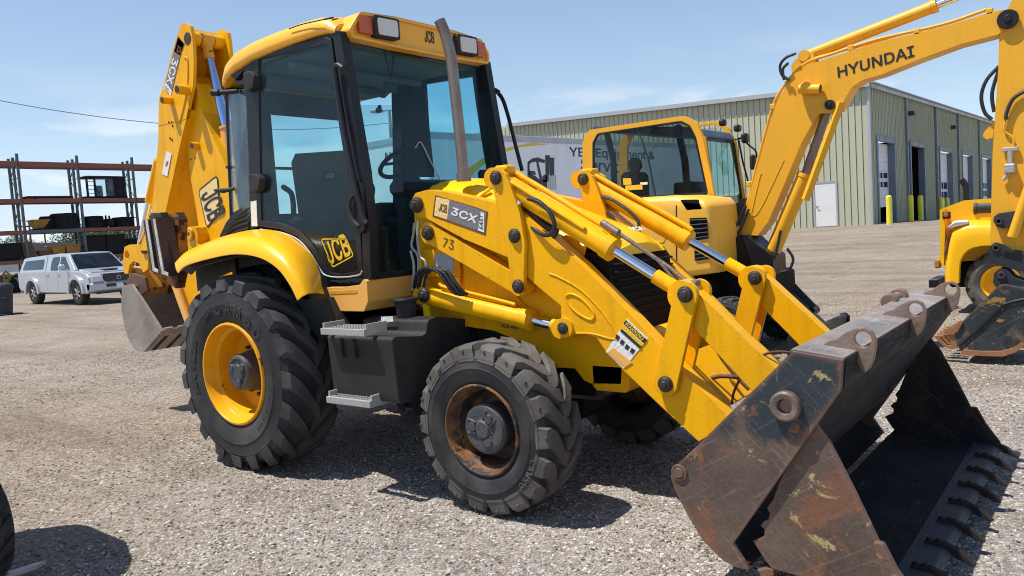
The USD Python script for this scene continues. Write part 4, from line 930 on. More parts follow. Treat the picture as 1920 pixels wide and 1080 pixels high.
# windscreen: full height between the front pillars
fz0, fz1 = 1.33, 2.90
def fx_(z): return 1.125 - (z - 1.31) * 0.066
W_ = np.array([[(fx_(fz0) - 0.01, y, fz0), (fx_(fz1) - 0.01, y, fz1)] for y in (-0.70, -0.35, 0.0, 0.35, 0.70)])
build(MB().solid_loft(W_, 0.006), 'windscreen', 'cab_glass', BH)
build(MB().obox((fx_(1.31), 0, 1.325), (0.04, 1.42, 0.06), np.eye(3)), 'windscreen_sill', 'frame_black', BH)
build(MB().box((fx_(2.9) - 0.05, -0.71, 2.86), (fx_(2.9) - 0.005, 0.71, 2.93)), 'windscreen_header', 'frame_black', BH)
rear = MB()
for (a, b, w) in (((-0.42, -0.64, 2.80), (-0.42, 0.64, 2.80), 0.05), ((-0.42, -0.70, 1.80), (-0.42, 0.70, 1.80), 0.06), ((-0.42, -0.7, 2.2), (-0.42, 0.7, 2.2), 0.02)):
    rear.box(np.array(a) - [0.02, 0, w / 2], np.array(b) + [0.02, 0, w / 2])
build(rear, 'rear_window_frame', 'frame_black', BH)
build(MB().cbox((-0.40, -0.66, 1.72), (-0.34, -0.30, 2.80), 0.03).cbox((-0.40, -0.30, 2.62), (-0.36, 0.62, 2.80), 0.02), 'rear_trim', 'dark_interior', BH)
build(MB().box((-0.424, -0.64, 1.82), (-0.418, 0.64, 2.78)), 'rear_window', 'clear_glass', BH)
build(MB().box((-0.40, -0.66, 2.865), (1.02, 0.66, 2.89)), 'headliner', 'headliner', BH)
build(MB().cbox((-0.30, -0.66, 2.80), (-0.05, 0.66, 2.87), 0.02).cbox((0.35, -0.66, 2.81), (0.42, 0.66, 2.87), 0.02), 'roof_console', 'headliner', BH)
build(MB().prism(S([(733, 85), (795, 85), (802, 180), (805, 235), (815, 332), (770, 332), (765, 273), (757, 231), (742, 180)], 0.70), 0.66, 0.70), 'pillar_trim', 'dark_interior', BH)
# roof
def roof():
    xs = np.array([-0.50, -0.47, -0.40, -0.28, -0.12, 0.10, 0.35, 0.60, 0.80, 0.93, 0.99])
    bot = np.array([2.80, 2.785, 2.80, 2.83, 2.865, 2.895, 2.915, 2.925, 2.93, 2.925, 2.91])
    hw = np.array([0.50, 0.60, 0.69, 0.745, 0.775, 0.785, 0.785, 0.785, 0.78, 0.77, 0.75])
    th = np.array([0.03, 0.09, 0.15, 0.175, 0.18, 0.175, 0.165, 0.160, 0.150, 0.13, 0.09])
    prof = [(-0.97, 0.0), (-1.0, 0.10), (-1.0, 0.30), (-0.985, 0.55), (-0.95, 0.76), (-0.89, 0.90), (-0.78, 0.98), (-0.5, 1.03), (0, 1.05)]
    prof = prof + [(-a, b) for a, b in prof[-2::-1]]
    rows = [[(x, a * w, b + t * z) for a, z in prof] for x, b, w, t in zip(xs, bot, hw, th)]
    mb = MB().loft(np.array(rows)[:, ::-1])
    mb.loft(np.array([[(r[0][0], r[0][1], r[0][2]), (r[-1][0], r[-1][1], r[-1][2])] for r in rows]))
    mb.prismx([(p_[1], p_[2]) for p_ in rows[-1]], 0.985, 0.995).prismx([(p_[1], p_[2]) for p_ in rows[0]], -0.503, -0.498)
    return mb
RF = build(roof(), 'cab_roof', 'roof_yellow', BH, 40)
# front visor of the roof that carries the lamps
vis_yz = rounded([(-0.70, 2.875), (-0.715, 2.93), (-0.615, 3.055), (-0.3, 3.075), (0.3, 3.075), (0.615, 3.055), (0.70, 2.96), (0.69, 2.875), (0.3, 2.865), (-0.3, 2.865)], [0.03, 0.03, 0.05, 0, 0, 0.05, 0.06, 0.04, 0, 0])
VX = 1.10
vis = MB().prismx(vis_yz, 0.95, VX - 0.018).prismx(Polygon(vis_yz).difference(Polygon(vis_yz).buffer(-0.022)), VX - 0.020, VX)
V_ = build(vis, 'roof_visor', 'roof_yellow', BH)
for s in (-1, 1):
    cy, cz = s * 0.412, 2.975
    k = build(MB().prismx(rounded([(cy - 0.115, cz - 0.07), (cy - 0.115, cz + 0.07), (cy + 0.115, cz + 0.075), (cy + 0.115, cz - 0.065)], 0.02), VX - 0.02, VX + 0.03), 'work_lamp', 'black_plastic', BH)
    build(MB().prismx(rounded([(cy - 0.085, cz - 0.055), (cy - 0.09, cz + 0.055), (cy + 0.095, cz + 0.06), (cy + 0.095, cz - 0.05)], 0.02), VX + 0.03, VX + 0.036), 'lamp_lens', 'lamp_lens', k)
    ya = s * 0.58
    build(MB().prismx(rounded([(ya - 0.062, cz - 0.058), (ya - 0.062, cz + 0.055), (ya + 0.06, cz + 0.055), (ya + 0.06, cz - 0.058)], 0.015), VX - 0.018, VX + 0.012), 'indicator_lamp', 'amber', BH)
build(text(MB(), 'JCB', (VX - 0.019, -0.005, 2.950), (0, 0.098, 0), (0, 0.0, 0.085), 0.004), 'roof_lettering', 'decal_black', BH)
# strap of the roof hatch lying along the side of the roof
ae = [on(x, y, 'y', -0.79) for x, y in [(542, 54), (565, 46), (600, 38), (625, 33)]]
build(MB().tube(spline(ae, 5), [0.004] * 12 + [0.006] * 4, 6).cbox(on(625, 33, 'y', -0.80) - 0.015, on(632, 38, 'y', -0.80) + 0.01, 0.004), 'side_wiper', 'black_paint', BH, 40)
# far hand rail, mirror post and wiper
far = [on(x, y, 'y', 0.84) for x, y in [(908, 171), (924, 169), (940, 182), (952, 215), (966, 270), (979, 320)]]
build(MB().tube(spline(far, 6), 0.016, 10), 'grab_rail', 'frame_black', BH, 40)
build(MB().tube([(1.12, 0.46, 2.0), (1.12, 0.60, 2.08), (1.11, 0.72, 2.28)], 0.010, 6).tube([(1.12, 0.52, 2.0), (1.12, 0.70, 2.22)], 0.007, 6).cbox((1.10, 0.44, 1.96), (1.16, 0.54, 2.05), 0.02), 'front_wiper', 'black_paint', BH, 40)

# cab floor and the yellow valance under the door
build(MB().cbox((-0.40, -0.72, 1.22), (1.08, 0.72, 1.30), 0.02), 'cab_floor', 'dark_interior', BH)
val = rounded([(0.735, 1.275), (0.75, 1.14), (0.80, 1.115), (1.10, 1.115), (1.145, 1.18), (1.15, 1.315), (1.12, 1.325), (1.08, 1.29), (0.9, 1.275)], 0.015)
pv = build(MB().prism(val, -0.785, -0.16), 'cab_valance', 'faded_yellow', BH)
build(MB().prism(rounded([(0.78, 1.225), (0.78, 1.250), (1.05, 1.258), (1.05, 1.233)], 0.008), -0.787, -0.783), 'valance_groove', 'rusty_yellow', pv)
build(MB().prism(val, 0.16, 0.785), 'cab_valance', 'faded_yellow', BH)
# inside the cab
sr = np.array([[0.79, 0.61, 0], [-0.61, 0.79, 0], [0, 0, 1]])
sc = np.array([-0.02, -0.06, 0])
st = build(MB().add(*[(lambda m: (m.vertices @ sr + sc + [0, 0, 2.02], m.faces))(trimesh.convex.convex_hull(np.array([(x * w, y, z) for z, w in ((-0.28, 0.9), (0.20, 1.0), (0.27, 0.86)) for x in (-0.27, 0.27) for y in (-0.06, 0.06)])))][0]), 'seat_back', 'seat_fabric', BH)
m = trimesh.convex.convex_hull(np.array([(x, y, z) for z in (-0.07, 0.05) for x in (-0.27, 0.27) for y in (0.0, 0.5)]))
build(MB().add(m.vertices @ sr + sc + [0, 0, 1.74], m.faces).cbox((-0.2, -0.15, 1.30), (0.15, 0.3, 1.68), 0.03), 'seat_base', 'seat_fabric', BH)
hexb = [(0.055 * math.cos(a) * 1.15, 0.05 * math.sin(a)) for a in np.radians([30, 90, 150, 210, 270, 330])]
bo = sc + np.array([0, 0, 2.10]) + sr[0] * 0.03 - sr[1] * 0.066
build(MB().slab(hexb, bo, sr[0], (0, 0, 1), 0.012), 'seat_badge', 'black_paint', BH)
build(text(MB(), 'JCB', bo - sr[0] * 0.035 - [0, 0, 0.02] - sr[1] * 0.013, sr[0] * 0.07, (0, 0, 0.035), 0.002), 'seat_badge_lettering', 'grey_trim', BH)
for s in (-1, 1):
    build(MB().tube(spline([sc + sr[0] * 0.30 * s + [0, 0, 1.80], sc + sr[0] * 0.33 * s + sr[1] * 0.1 + [0, 0, 1.98], sc + sr[0] * 0.33 * s - sr[1] * 0.12 + [0, 0, 2.03]], 5), 0.022, 8), 'arm_rest', 'dark_interior', BH, 40)
wc = np.array([0.80, -0.02, 2.13]); wn = np.array([-0.5, 0, 0.87]); wu = np.array([0.87, 0, 0.5]); wv = np.array([0, 1.0, 0])
ring = [wc + 0.19 * (math.cos(a) * wu + math.sin(a) * wv) for a in np.linspace(0, 2 * np.pi, 41)]
sw = MB().tube(ring, 0.017, 10, caps=False)
for a in (0.3, 2.4, 4.5):
    sw.tube([wc, wc + 0.19 * (math.cos(a) * wu + math.sin(a) * wv)], 0.012, 6)
sw.cyl(wc - wn * 0.03, wc + wn * 0.015, 0.045, n=16)
build(sw, 'steering_wheel', 'dark_interior', BH, 40)
build(MB().tube([wc, wc - wn * 0.3], [0.04, 0.06], 12).cbox((0.86, -0.24, 1.30), (1.06, 0.22, 1.92), 0.05).cbox((0.92, -0.34, 1.86), (1.09, 0.40, 1.98), 0.04), 'dashboard', 'dark_interior', BH, 40)
build(MB().cbox((0.05, 0.42, 1.30), (0.75, 0.68, 1.75), 0.04).cbox((-0.35, -0.55, 1.30), (0.0, 0.55, 1.70), 0.05), 'side_console', 'dark_interior', BH)
build(MB().cbox((-0.05, -0.64, 1.30), (0.30, -0.50, 1.78), 0.03), 'side_console', 'dark_interior', BH)
for k, (x, y) in enumerate(((0.62, -0.22), (0.66, -0.14), (0.30, 0.5), (-0.25, -0.2), (-0.25, 0.15))):
    z0 = 1.72 if k > 1 else 1.33
    build(MB().tube([(x, y, z0), (x + 0.03, y, z0 + 0.30)], 0.010, 6).add(*(lambda s_: (s_.vertices + [x + 0.03, y, z0 + 0.31], s_.faces))(trimesh.creation.icosphere(1, 0.028))), 'control_lever', 'black_plastic', BH, 60)
mm = (0.98, -0.28, 2.62)
build(MB().tube([(0.98, -0.22, 2.86), (0.98, -0.27, 2.68), (0.98, -0.31, 2.86)], 0.008, 6).cbox(np.array(mm) - [0.02, 0.07, 0.035], np.array(mm) + [0.02, 0.07, 0.03], 0.015), 'inside_mirror', 'black_plastic', BH)
wf = [(1.085, 0.05, 1.97), (1.07, -0.03, 2.12), (1.06, -0.10, 2.24), (1.06, -0.16, 2.20)]
build(MB().tube(spline(wf, 5), 0.005, 6), 'screen_wire', 'grey_trim', BH, 40)
# emblem on the lower door glass
emb = [(601, 447), (650, 447), (664, 480), (624, 502)]
P_ = Polygon(rounded(S(emb, YD - 0.005), 0.02))
build(MB().prism(P_.difference(P_.buffer(-0.008)), YD - 0.0075, YD - 0.0045), 'emblem_ring', 'decal_yellow', BH)
build(text_px(MB(), 'JCB', (619, 497), (660, 478), (606, 456), YD - 0.0045, 0.003), 'emblem_lettering', 'decal_yellow', BH)

# ---------------------------------------------------------------- rear mudguards
outer = [on(x, y, 'y', -1.12) for x, y in [(336, 512), (352, 498), (400, 484), (445, 477), (488, 483), (522, 503), (545, 533), (560, 563)]]
inner_ = [on(x, y, 'y', -0.76) for x, y in [(352, 490), (376, 471), (425, 446), (480, 433), (532, 440), (575, 470), (600, 512), (614, 556)]]
O_, I_ = spline(outer, 4), spline(inner_, 4)
rows = []
for a, b in zip(O_, I_):
    d_ = b - a
    outn = np.array([0.0, -1.0, 0.0]); upn = np.array([a[0] - 0.05, 0, a[2] - 0.75]); upn /= np.linalg.norm(upn)
    rows.append([a, a + upn * 0.045 + [0, 0.004, 0], a + d_ * 0.12 + upn * 0.075, a + d_ * 0.32 + upn * 0.075, a + d_ * 0.6 + upn * 0.05, a + d_ * 0.85 + upn * 0.02, b])
mg = MB().solid_loft(np.array(rows)[::-1], 0.012)
both('rear_mudguard', mg, 'yellow_plastic', smooth=40)
both('mudguard_liner', MB().solid_loft(np.array([[r[0] + [0, 0.10, -0.02], r[3] + [0, 0, -0.05], r[6] + [0, 0.06, -0.03], r[6] + [0, 0.06, -0.25]] for r in rows])[::-1], 0.01), 'black_plastic', smooth=40)
both('mud_flap', MB().prism(S([(556, 562), (614, 558), (640, 612), (606, 640), (585, 610)], -0.84), -0.86, -0.76), 'black_plastic')
build(MB().box((-0.45, -0.72, 0.95), (-0.40, 0.72, 1.70)), 'cab_back', 'black_paint', BH)

# ---------------------------------------------------------------- tank, steps
tk_yz = rounded([(-1.05, 0.99), (-1.03, 0.60), (-0.45, 0.575), (-0.05, 0.60), (-0.05, 0.96), (-0.66, 1.075), (-0.74, 1.06), (-0.765, 0.985), (-0.80, 0.972), (-1.02, 1.0)], [0.02, 0.03, 0.02, 0, 0.02, 0.04, 0.03, 0.03, 0.03, 0.03])
tank = MB().prismx(tk_yz, 1.04, 1.625)
TK = build(tank, 'fuel_tank', 'black_plastic', BH)
build(MB().prismx([(-0.86, 0.93), (-0.86, 0.62), (-0.2, 0.60), (-0.2, 1.02), (-0.74, 1.0)], 0.86, 1.05), 'tool_box', 'black_plastic', BH)
build(MB().cyl((1.36, -0.66, 1.02), (1.36, -0.66, 1.17), 0.055, 0.07, 20).cyl((1.36, -0.66, 1.17), (1.36, -0.66, 1.19), 0.082, n=20), 'filler_neck', 'black_plastic', TK, 40)
q('sticker', [(715, 594), (737, 593), (738, 603), (716, 605)], -0.775, 'decal_white', 0.004)
for k, (x, zb) in enumerate(((1.17, 0.86), (1.29, 0.86))):
    build(MB().cbox((x, -1.066, zb), (x + 0.012, -1.045, 0.985), 0.004), 'tank_rib', 'black_plastic', TK)
for z in (1.03, 0.60):
    fr = MB()
    fr.box((1.06, -1.115, z - 0.02), (1.46, -1.095, z + 0.02)).box((1.06, -1.095, z - 0.02), (1.075, -0.93, z + 0.05)).box((1.445, -1.095, z - 0.02), (1.46, -0.93, z + 0.05))
    sp = build(fr, 'step', 'zinc', BH)
    for r_ in range(4):
        y = -1.085 + r_ * 0.045
        tr = MB().box((1.075, y, z - 0.012), (1.445, y + 0.008, z + 0.014))
        for c_ in range(14):
            tr.box((1.08 + c_ * 0.026, y - 0.004, z + 0.0142), (1.094 + c_ * 0.026, y + 0.012, z + 0.024))
        build(tr, 'step_tread', 'zinc', sp)
# ---------------------------------------------------------------- the front shovel: back section, opening clam, teeth
YB = 1.175
back_px = [(1487, 658), (1581, 675), (1577, 731), (1374, 1020), (1404, 1069), (1380, 1064), (1355, 1050), (1317, 1012), (1289, 965), (1265, 918), (1257, 893), (1264, 876), (1304, 839)]
back = S(back_px, -YB)
for s in (-1, 1):
    ep = build(MB().prism(back, s * YB, s * (YB - 0.022)), 'shovel_end_plate', 'shovel_steel', BH)
    c = on(1475, 760, 'y', -YB); c[1] = s * YB
    bs = MB().lathe([(0.030, -0.030), (0.052, -0.034), (0.060, -0.026), (0.060, 0.0), (0.030, 0.0)], c, 'y', 32, True, 1 if s < 0 else -1)
    bs.lathe([(0, -0.010), (0.026, -0.012), (0.030, 0.0), (0, 0)], c, 'y', 24, False, 1 if s < 0 else -1)
    build(bs, 'pivot_boss', 'ear_steel', ep, 40)
    c2 = on(1274, 886, 'y', -YB); c2[1] = s * YB
    b2 = MB().lathe([(0, -0.012), (0.022, -0.012), (0.026, 0.0), (0, 0)], c2, 'y', 20, False, 1 if s < 0 else -1)
    b2.lathe([(0.026, -0.008), (0.036, -0.008), (0.038, 0.0), (0.026, 0.0)], c2, 'y', 24, True, 1 if s < 0 else -1)
    build(b2, 'plate_stud', 'shovel_steel', ep, 40)
def sheet(curve, t, y0, y1):
    ls = LineString(curve).buffer(t / 2, cap_style=2, join_style=1)
    return MB().prism(ls, y0, y1)
crv = [(3.99, 1.028), (3.58, 0.60), (3.462, 0.455), (3.475, 0.40), (3.53, 0.30), (3.59, 0.21), (3.67, 0.148), (3.77, 0.125)]
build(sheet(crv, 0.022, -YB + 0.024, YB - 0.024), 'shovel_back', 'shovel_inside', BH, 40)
tb = [(3.975, 1.045), (3.985, 1.048), (4.185, 1.020), (4.172, 0.900), (4.150, 0.902), (4.160, 1.003), (3.985, 1.026)]
build(MB().prism([(3.975, 1.040), (3.985, 1.048), (4.180, 1.021), (4.178, 1.006), (3.985, 1.030)], -YB + 0.024, YB - 0.024), 'shovel_top_beam', 'beam_steel', BH)
build(MB().prism([(4.1805, 1.0205), (4.186, 1.018), (4.173, 0.898), (4.160, 0.900), (4.174, 1.006)], -YB + 0.024, YB - 0.024), 'beam_front', 'shovel_inside', BH)  # dark strip on the sunless beam face: dirt plus painted-in shade
build(MB().prism([(4.150, 0.900), (4.165, 0.90), (3.80, 0.36), (3.785, 0.36)], -YB + 0.024, YB - 0.024), 'spill_guard', 'shovel_inside', BH)  # shade under the beam is part of this panel's dark colour
ear_px = [(1652, 592), (1662, 584), (1678, 579), (1692, 569), (1707, 563), (1719, 562), (1730, 567), (1737, 579), (1737, 592), (1733, 612), (1727, 624), (1719, 631), (1712, 622), (1704, 606), (1690, 600), (1665, 600)]
ear = Polygon(S(ear_px, 0.0)); hc = S([(1717, 580)], 0.0)[0]
ear = ear.difference(Point(hc).buffer(0.032, 16))
for k, y in enumerate((-0.975, 0.0, 0.985)):
    build(MB().prism(ear, y - 0.012, y + 0.012), 'fork_hanger', 'ear_steel', BH)
build(MB().cyl((3.97, 0.52, 1.045), (3.97, 0.80, 1.05), 0.026, n=16).cyl((3.97, 0.50, 1.045), (3.97, 0.57, 1.046), 0.042, n=16).cyl((3.97, 0.72, 1.05), (3.97, 0.80, 1.05), 0.045, n=16), 'hose_joint', 'ear_steel', BH, 40)
# clam
clam = [(3.93, 0.86), (3.985, 0.87), (4.08, 0.725), (4.112, 0.685), (4.200, 0.500), (4.278, 0.321), (4.36, 0.185), (4.405, 0.118), (4.39, 0.098), (3.865, 0.130), (3.835, 0.165),
        (3.79, 0.233), (3.815, 0.248), (3.838, 0.262), (3.842, 0.29), (3.825, 0.305), (3.838, 0.325), (3.858, 0.335), (3.866, 0.362), (3.855, 0.385), (3.88, 0.42), (3.91, 0.50), (3.97, 0.64)]
YK = YB - 0.026
for s in (-1, 1):
    cp = build(MB().prism(clam, s * YK, s * (YK - 0.022)), 'clam_side_plate', 'shovel_steel' if s < 0 else 'shovel_inside', BH)  # far plate takes the steel with shade in its colour
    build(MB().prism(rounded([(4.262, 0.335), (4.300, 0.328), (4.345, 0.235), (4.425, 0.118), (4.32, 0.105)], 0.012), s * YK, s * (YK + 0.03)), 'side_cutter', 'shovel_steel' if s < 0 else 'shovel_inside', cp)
flo = [(3.845, 0.150), (3.90, 0.138), (4.10, 0.118), (4.30, 0.108), (4.40, 0.106)]
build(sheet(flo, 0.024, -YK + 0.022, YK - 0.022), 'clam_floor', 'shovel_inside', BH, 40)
build(MB().prism([(3.80, 0.11), (3.85, 0.128), (3.87, 0.128), (3.87, 0.10), (3.82, 0.085)], -YK, YK), 'clam_lip', 'shovel_steel', BH)
build(MB().prism([(4.28, 0.093), (4.28, 0.122), (4.395, 0.120), (4.425, 0.100), (4.425, 0.093)], -YK, YK), 'cutting_edge', 'hub_grey', BH)
for k in range(9):
    y = 1.13 - k * 0.2825
    t = [(4.325, 0.121), (4.325, 0.134), (4.40, 0.138), (4.46, 0.112), (4.515, 0.062), (4.50, 0.058), (4.43, 0.086), (4.33, 0.091), (4.33, 0.1215)]
    mb = MB().prism(Polygon(t).buffer(0), y - 0.015, y + 0.015)
    tp = build(mb, 'shovel_tooth', 'shovel_inside', BH)
    build(MB().cyl((4.34, y, 0.134), (4.34, y, 0.144), 0.011, n=8).cyl((4.375, y, 0.136), (4.375, y, 0.146), 0.011, n=8), 'tooth_bolt', 'shovel_inside', tp)
    stage.GetPrimAtPath(tp + '/tooth_bolt').SetCustomDataByKey('kind', 'stuff')
# brackets behind the shovel where the arms and links pin on
for s in (-1, 1):
    for d in (-0.08, 0.08):
        y = s * 0.475 + d
        build(MB().prism([(3.56, 0.62), (3.80, 0.86), (3.78, 0.70), (3.60, 0.42), (3.45, 0.36), (3.42, 0.44)], y - 0.01, y + 0.01), 'arm_bracket', 'shovel_inside', BH)

# ---------------------------------------------------------------- the digging arm at the rear
YA = -0.20
dip_px = [(334, 61), (339, 46), (346, 43), (357, 49), (360, 64), (362, 81), (363.6, 116), (362, 160), (355, 193), (349, 224), (343, 247), (329, 311), (311, 394), (296, 440), (285, 470), (262, 470), (272, 435), (284, 397), (289, 340), (296, 270), (297, 232), (298, 185), (308, 156), (322.6, 97)]
dipper = S(dip_px, YA)
nose_top = Polygon(dipper)
zcut = on(343, 250, 'y', YA)[2]
upper = nose_top.intersection(sbox(-9, zcut + 0.12, 9, 9)); lower = nose_top.intersection(sbox(-9, -9, 9, zcut + 0.20))
dm = MB().prism(upper, YA, YA + 0.03).prism(upper, 0.20, 0.17).prism(lower, YA + 0.002, 0.198)
# back plate closing the two cheeks on the far edge
bk = [on(x, y, 'y', 0)[[0, 2]] for x, y in []]
cx = [p for p in S([(341, 50), (330, 70), (318, 105), (305, 160), (296, 200), (297, 240)], YA)]
for a, b in zip(cx[:-1], cx[1:]):
    a, b = np.array(a), np.array(b); n_ = np.array([-(b - a)[1], (b - a)[0]]); n_ /= np.linalg.norm(n_)
    n_ = n_ if n_[0] > 0 else -n_
    dm.slab([a + n_ * 0.01, b + n_ * 0.01, b + n_ * 0.04, a + n_ * 0.04], (0, 0.17, 0), (1, 0, 0), (0, 0, 1), 0.34)
DP = build(dm, 'dipper', 'yellow_paint', BH)
rb = [on(x, y, 'y', YA - 0.001) for x, y in [(346, 108), (352, 112), (352, 150), (348, 185), (338, 225), (331, 231)]]
build(MB().tube(spline(rb, 6), 0.009, 8), 'pressed_rib', 'yellow_paint', DP, 40)
for c_, r_, l_ in (((332, 167), 0.045, 0.10), ((304, 187), 0.036, 0.09)):
    c = on(*c_, 'y', YA - l_)
    build(MB().cyl(c, [c[0], YA, c[2]], r_, n=22), 'pin_boss', 'yellow_paint', DP, 40)
    build(MB().cyl(c - [0, 0.006, 0], c, r_ * 0.72, n=20), 'boss_pin', 'pin_steel', DP, 40)
for c_, r_ in (((351, 72), 0.055), ((323, 236), 0.010), ((316, 229), 0.010), ((321, 229), 0.010), ((318, 259), 0.010), ((322, 262), 0.010)):
    c = on(*c_, 'y', YA - 0.004)
    build(MB().cyl(c, [c[0], YA + 0.001, c[2]], r_, n=16), 'pin_end', 'pin_steel', DP, 40)
qd = lambda pts, y, m_, n_='decal', t=0.003: build(MB().prism(S(pts, y), y - t, y), n_, m_, DP)
qd([(334, 68), (346, 82), (338, 105), (326, 97)], YA - 0.001, 'decal_brown')
qd([(334.5, 70), (345, 82.5), (337.6, 103.5), (327, 96.5)], YA - 0.003, 'decal_cream', t=0.001)
build(text_px(MB(), 'JCB', (333, 84), (331, 98), (341, 86), YA - 0.004, 0.002), 'decal_lettering', 'decal_brown', DP)
qd([(326, 97), (338, 105), (323, 170), (311, 154)], YA - 0.001, 'decal_grey')
build(text_px(MB(), '3CX', (324, 108), (312, 154), (335, 113), YA - 0.004, 0.002), 'decal_lettering', 'decal_white', DP)
qd([(311, 154), (323, 168), (320, 180), (308, 166)], YA - 0.001, 'decal_white')
build(text_px(MB(), 'EAST', (311, 160), (319, 170), (309, 168), YA - 0.004, 0.001), 'decal_lettering', 'decal_brown', DP)
qd([(312, 284), (322, 288), (314, 331), (304, 326)], YA - 0.001, 'decal_white', 'sticker')
qd([(313, 302), (316, 303), (313, 312), (310, 311)], YA - 0.003, 'red_lens', 'sticker')

# boom
YO = -0.13
boom_px = [(345, 140), (366, 156), (380, 211), (396, 250), (428, 318), (452, 400), (462, 500), (440, 560), (421, 530), (400, 505), (379, 468), (367, 388), (358, 338), (350, 272), (345, 215)]
BM = build(MB().prism(S(boom_px, YO), YO, -YO), 'boom', 'yellow_paint', BH)
emb = rounded(S([(372, 357), (409, 326), (414, 398), (390, 428), (386, 420)], YO), 0.05)
Pm = Polygon(emb)
build(MB().prism(Pm, YO - 0.004, YO), 'emblem_plate', 'decal_black', BM)
build(MB().prism(Pm.buffer(-0.018), YO - 0.006, YO - 0.004), 'emblem_plate', 'decal_cream', BM)
build(text_px(MB(), 'JCB', (376, 367), (391, 419), (408, 346), YO - 0.006, 0.003), 'emblem_lettering', 'decal_black', BM)
c = on(360, 273, 'y', YO - 0.06)
build(MB().cyl(c, [c[0], YO, c[2]], 0.034, n=20), 'pin_boss', 'yellow_paint', BM, 40)
build(MB().cyl(c - [0, 0.005, 0], c, 0.026, n=18), 'boss_pin', 'pin_steel', BM, 40)
for c_ in ((358, 299), (365, 296)):
    c = on(*c_, 'y', YO - 0.003); build(MB().cyl(c, [c[0], YO + 0.001, c[2]], 0.009, n=10), 'pin_end', 'pin_steel', BM)
# dipper ram on the front of the boom
a = on(384, 76, 'y', 0.0); s_ = on(424, 238, 'y', 0.0); b = on(440, 330, 'y', 0.0)
rp = build(MB().cyl(s_, b, 0.062, n=28).cyl(s_, s_ + (b - s_) * 0.05, 0.068, n=28), 'dipper_ram', 'faded_yellow', BH, 40)
build(MB().cyl(a, s_, 0.042, n=28), 'rod', 'chrome_blue', rp, 40)
build(MB().cyl(a - [0, 0.06, 0], a + [0, 0.06, 0], 0.07, n=24).cyl(a, a + (s_ - a) * 0.22, 0.055, 0.05, n=20), 'rod_eye', 'rusty_yellow', rp, 40)
build(MB().cyl([a[0], -0.17, a[2]], [a[0], 0.17, a[2]], 0.042, n=20).cyl([a[0], -0.17, a[2]], [a[0], -0.07, a[2]], 0.065, n=20).cyl([a[0], 0.07, a[2]], [a[0], 0.17, a[2]], 0.065, n=20), 'dipper_pin', 'yellow_paint', BH, 40)
for k, off in enumerate((-0.05, 0.0, 0.06)):
    pts = [on(x, y, 'y', off) for x, y in [(366 + 6 * k, 150), (376 + 6 * k, 185), (388 + 6 * k, 220), (404 + 5 * k, 262), (424 + 2 * k, 318)]]
    build(MB().tube(spline(pts, 6), 0.020 - 0.003 * k, 8), 'hose', 'rubber_hose', BH, 40)
cl = on(394, 214, 'y', -0.02); build(MB().cbox(cl - [0.05, 0.10, 0.02], cl + [0.05, 0.10, 0.03], 0.006), 'hose_clamp', 'black_paint', BH)
# bucket ram along the back of the dipper
a = on(297, 300, 'y', -0.05); s_ = on(280, 378, 'y', -0.05); b = on(263, 462, 'y', -0.05)
rp = build(MB().cyl(a, s_, 0.044, n=24), 'bucket_ram', 'yellow_paint', BH, 40)
build(MB().cyl(s_, b, 0.036, n=20), 'rod', 'chrome', rp, 40)
# dipper nose, tipping links and bucket
nose = rounded(S([(233, 463), (242, 459), (273, 459), (279, 470), (277, 505), (268, 512), (262, 494), (250, 490), (243, 497), (240, 513), (233, 514), (230, 497)], -0.17), 0.03)
NP = Polygon(nose).buffer(0).difference(Point(S([(238, 478)], -0.17)[0]).buffer(0.045))
NS = build(MB().prism(NP, -0.17, -0.13).prism(NP, 0.13, 0.17), 'tipping_lever', 'yellow_paint', BH)
build(MB().prism(S([(245, 500), (268, 508), (279, 540), (272, 552), (255, 545), (246, 530)], -0.10), -0.12, 0.12), 'bucket_link', 'rusty_yellow', BH)
c = on(268, 467, 'y', -0.19); build(MB().cyl(c, c + [0, 0.38, 0], 0.05, n=18), 'lever_pin', 'rust', BH, 40)
YQ = -0.33
bp = [(229, 535), (247, 533), (266, 560), (304, 620), (294, 632), (270, 660), (253, 656), (240, 634), (232, 605), (227, 575)]
bside = S(bp, YQ)
for s in (-1, 1):
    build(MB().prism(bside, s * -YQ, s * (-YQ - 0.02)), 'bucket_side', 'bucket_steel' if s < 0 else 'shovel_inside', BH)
bb = S([(230, 537), (228, 575), (233, 605), (241, 632), (253, 654), (270, 658), (296, 630), (305, 619)], YQ)
build(sheet(bb, 0.02, YQ + 0.02, -YQ - 0.02), 'bucket_shell', 'bucket_steel', BH, 40)
tip, root_ = np.array(bb[-1]), np.array(bb[-2]); dd = (tip - root_) / np.linalg.norm(tip - root_)
for k in range(5):
    y = YQ + 0.05 + k * 0.14
    n_ = np.array([-dd[1], dd[0]])
    t = [tip - dd * 0.10 + n_ * 0.02, tip + dd * 0.03 + n_ * 0.012, tip + dd * 0.04 - n_ * 0.008, tip - dd * 0.10 - n_ * 0.02]
    build(MB().prism([tuple(u) for u in t], y - 0.04, y + 0.04), 'bucket_tooth', 'bucket_steel', BH)
for k in range(4):   # wear strips under the bucket
    y = YQ + 0.09 + k * 0.15
    a_, b_ = np.array(S([(271, 660)], YQ)[0]), np.array(S([(297, 632)], YQ)[0])
    build(MB().slab([(0, -0.02), (1, -0.02), (1, 0.02), (0, 0.02)], (a_[0], y, a_[1]), (b_[0] - a_[0], 0, b_[1] - a_[1]), (0, 1, 0), 0.014), 'wear_strip', 'shovel_inside', BH)
for y in (-0.165, 0.165):
    build(MB().prism(S([(238, 530), (250, 512), (275, 520), (280, 545), (262, 556), (247, 534)], -0.16), y - 0.015, y + 0.015), 'bucket_ear', 'junk_brown', BH)

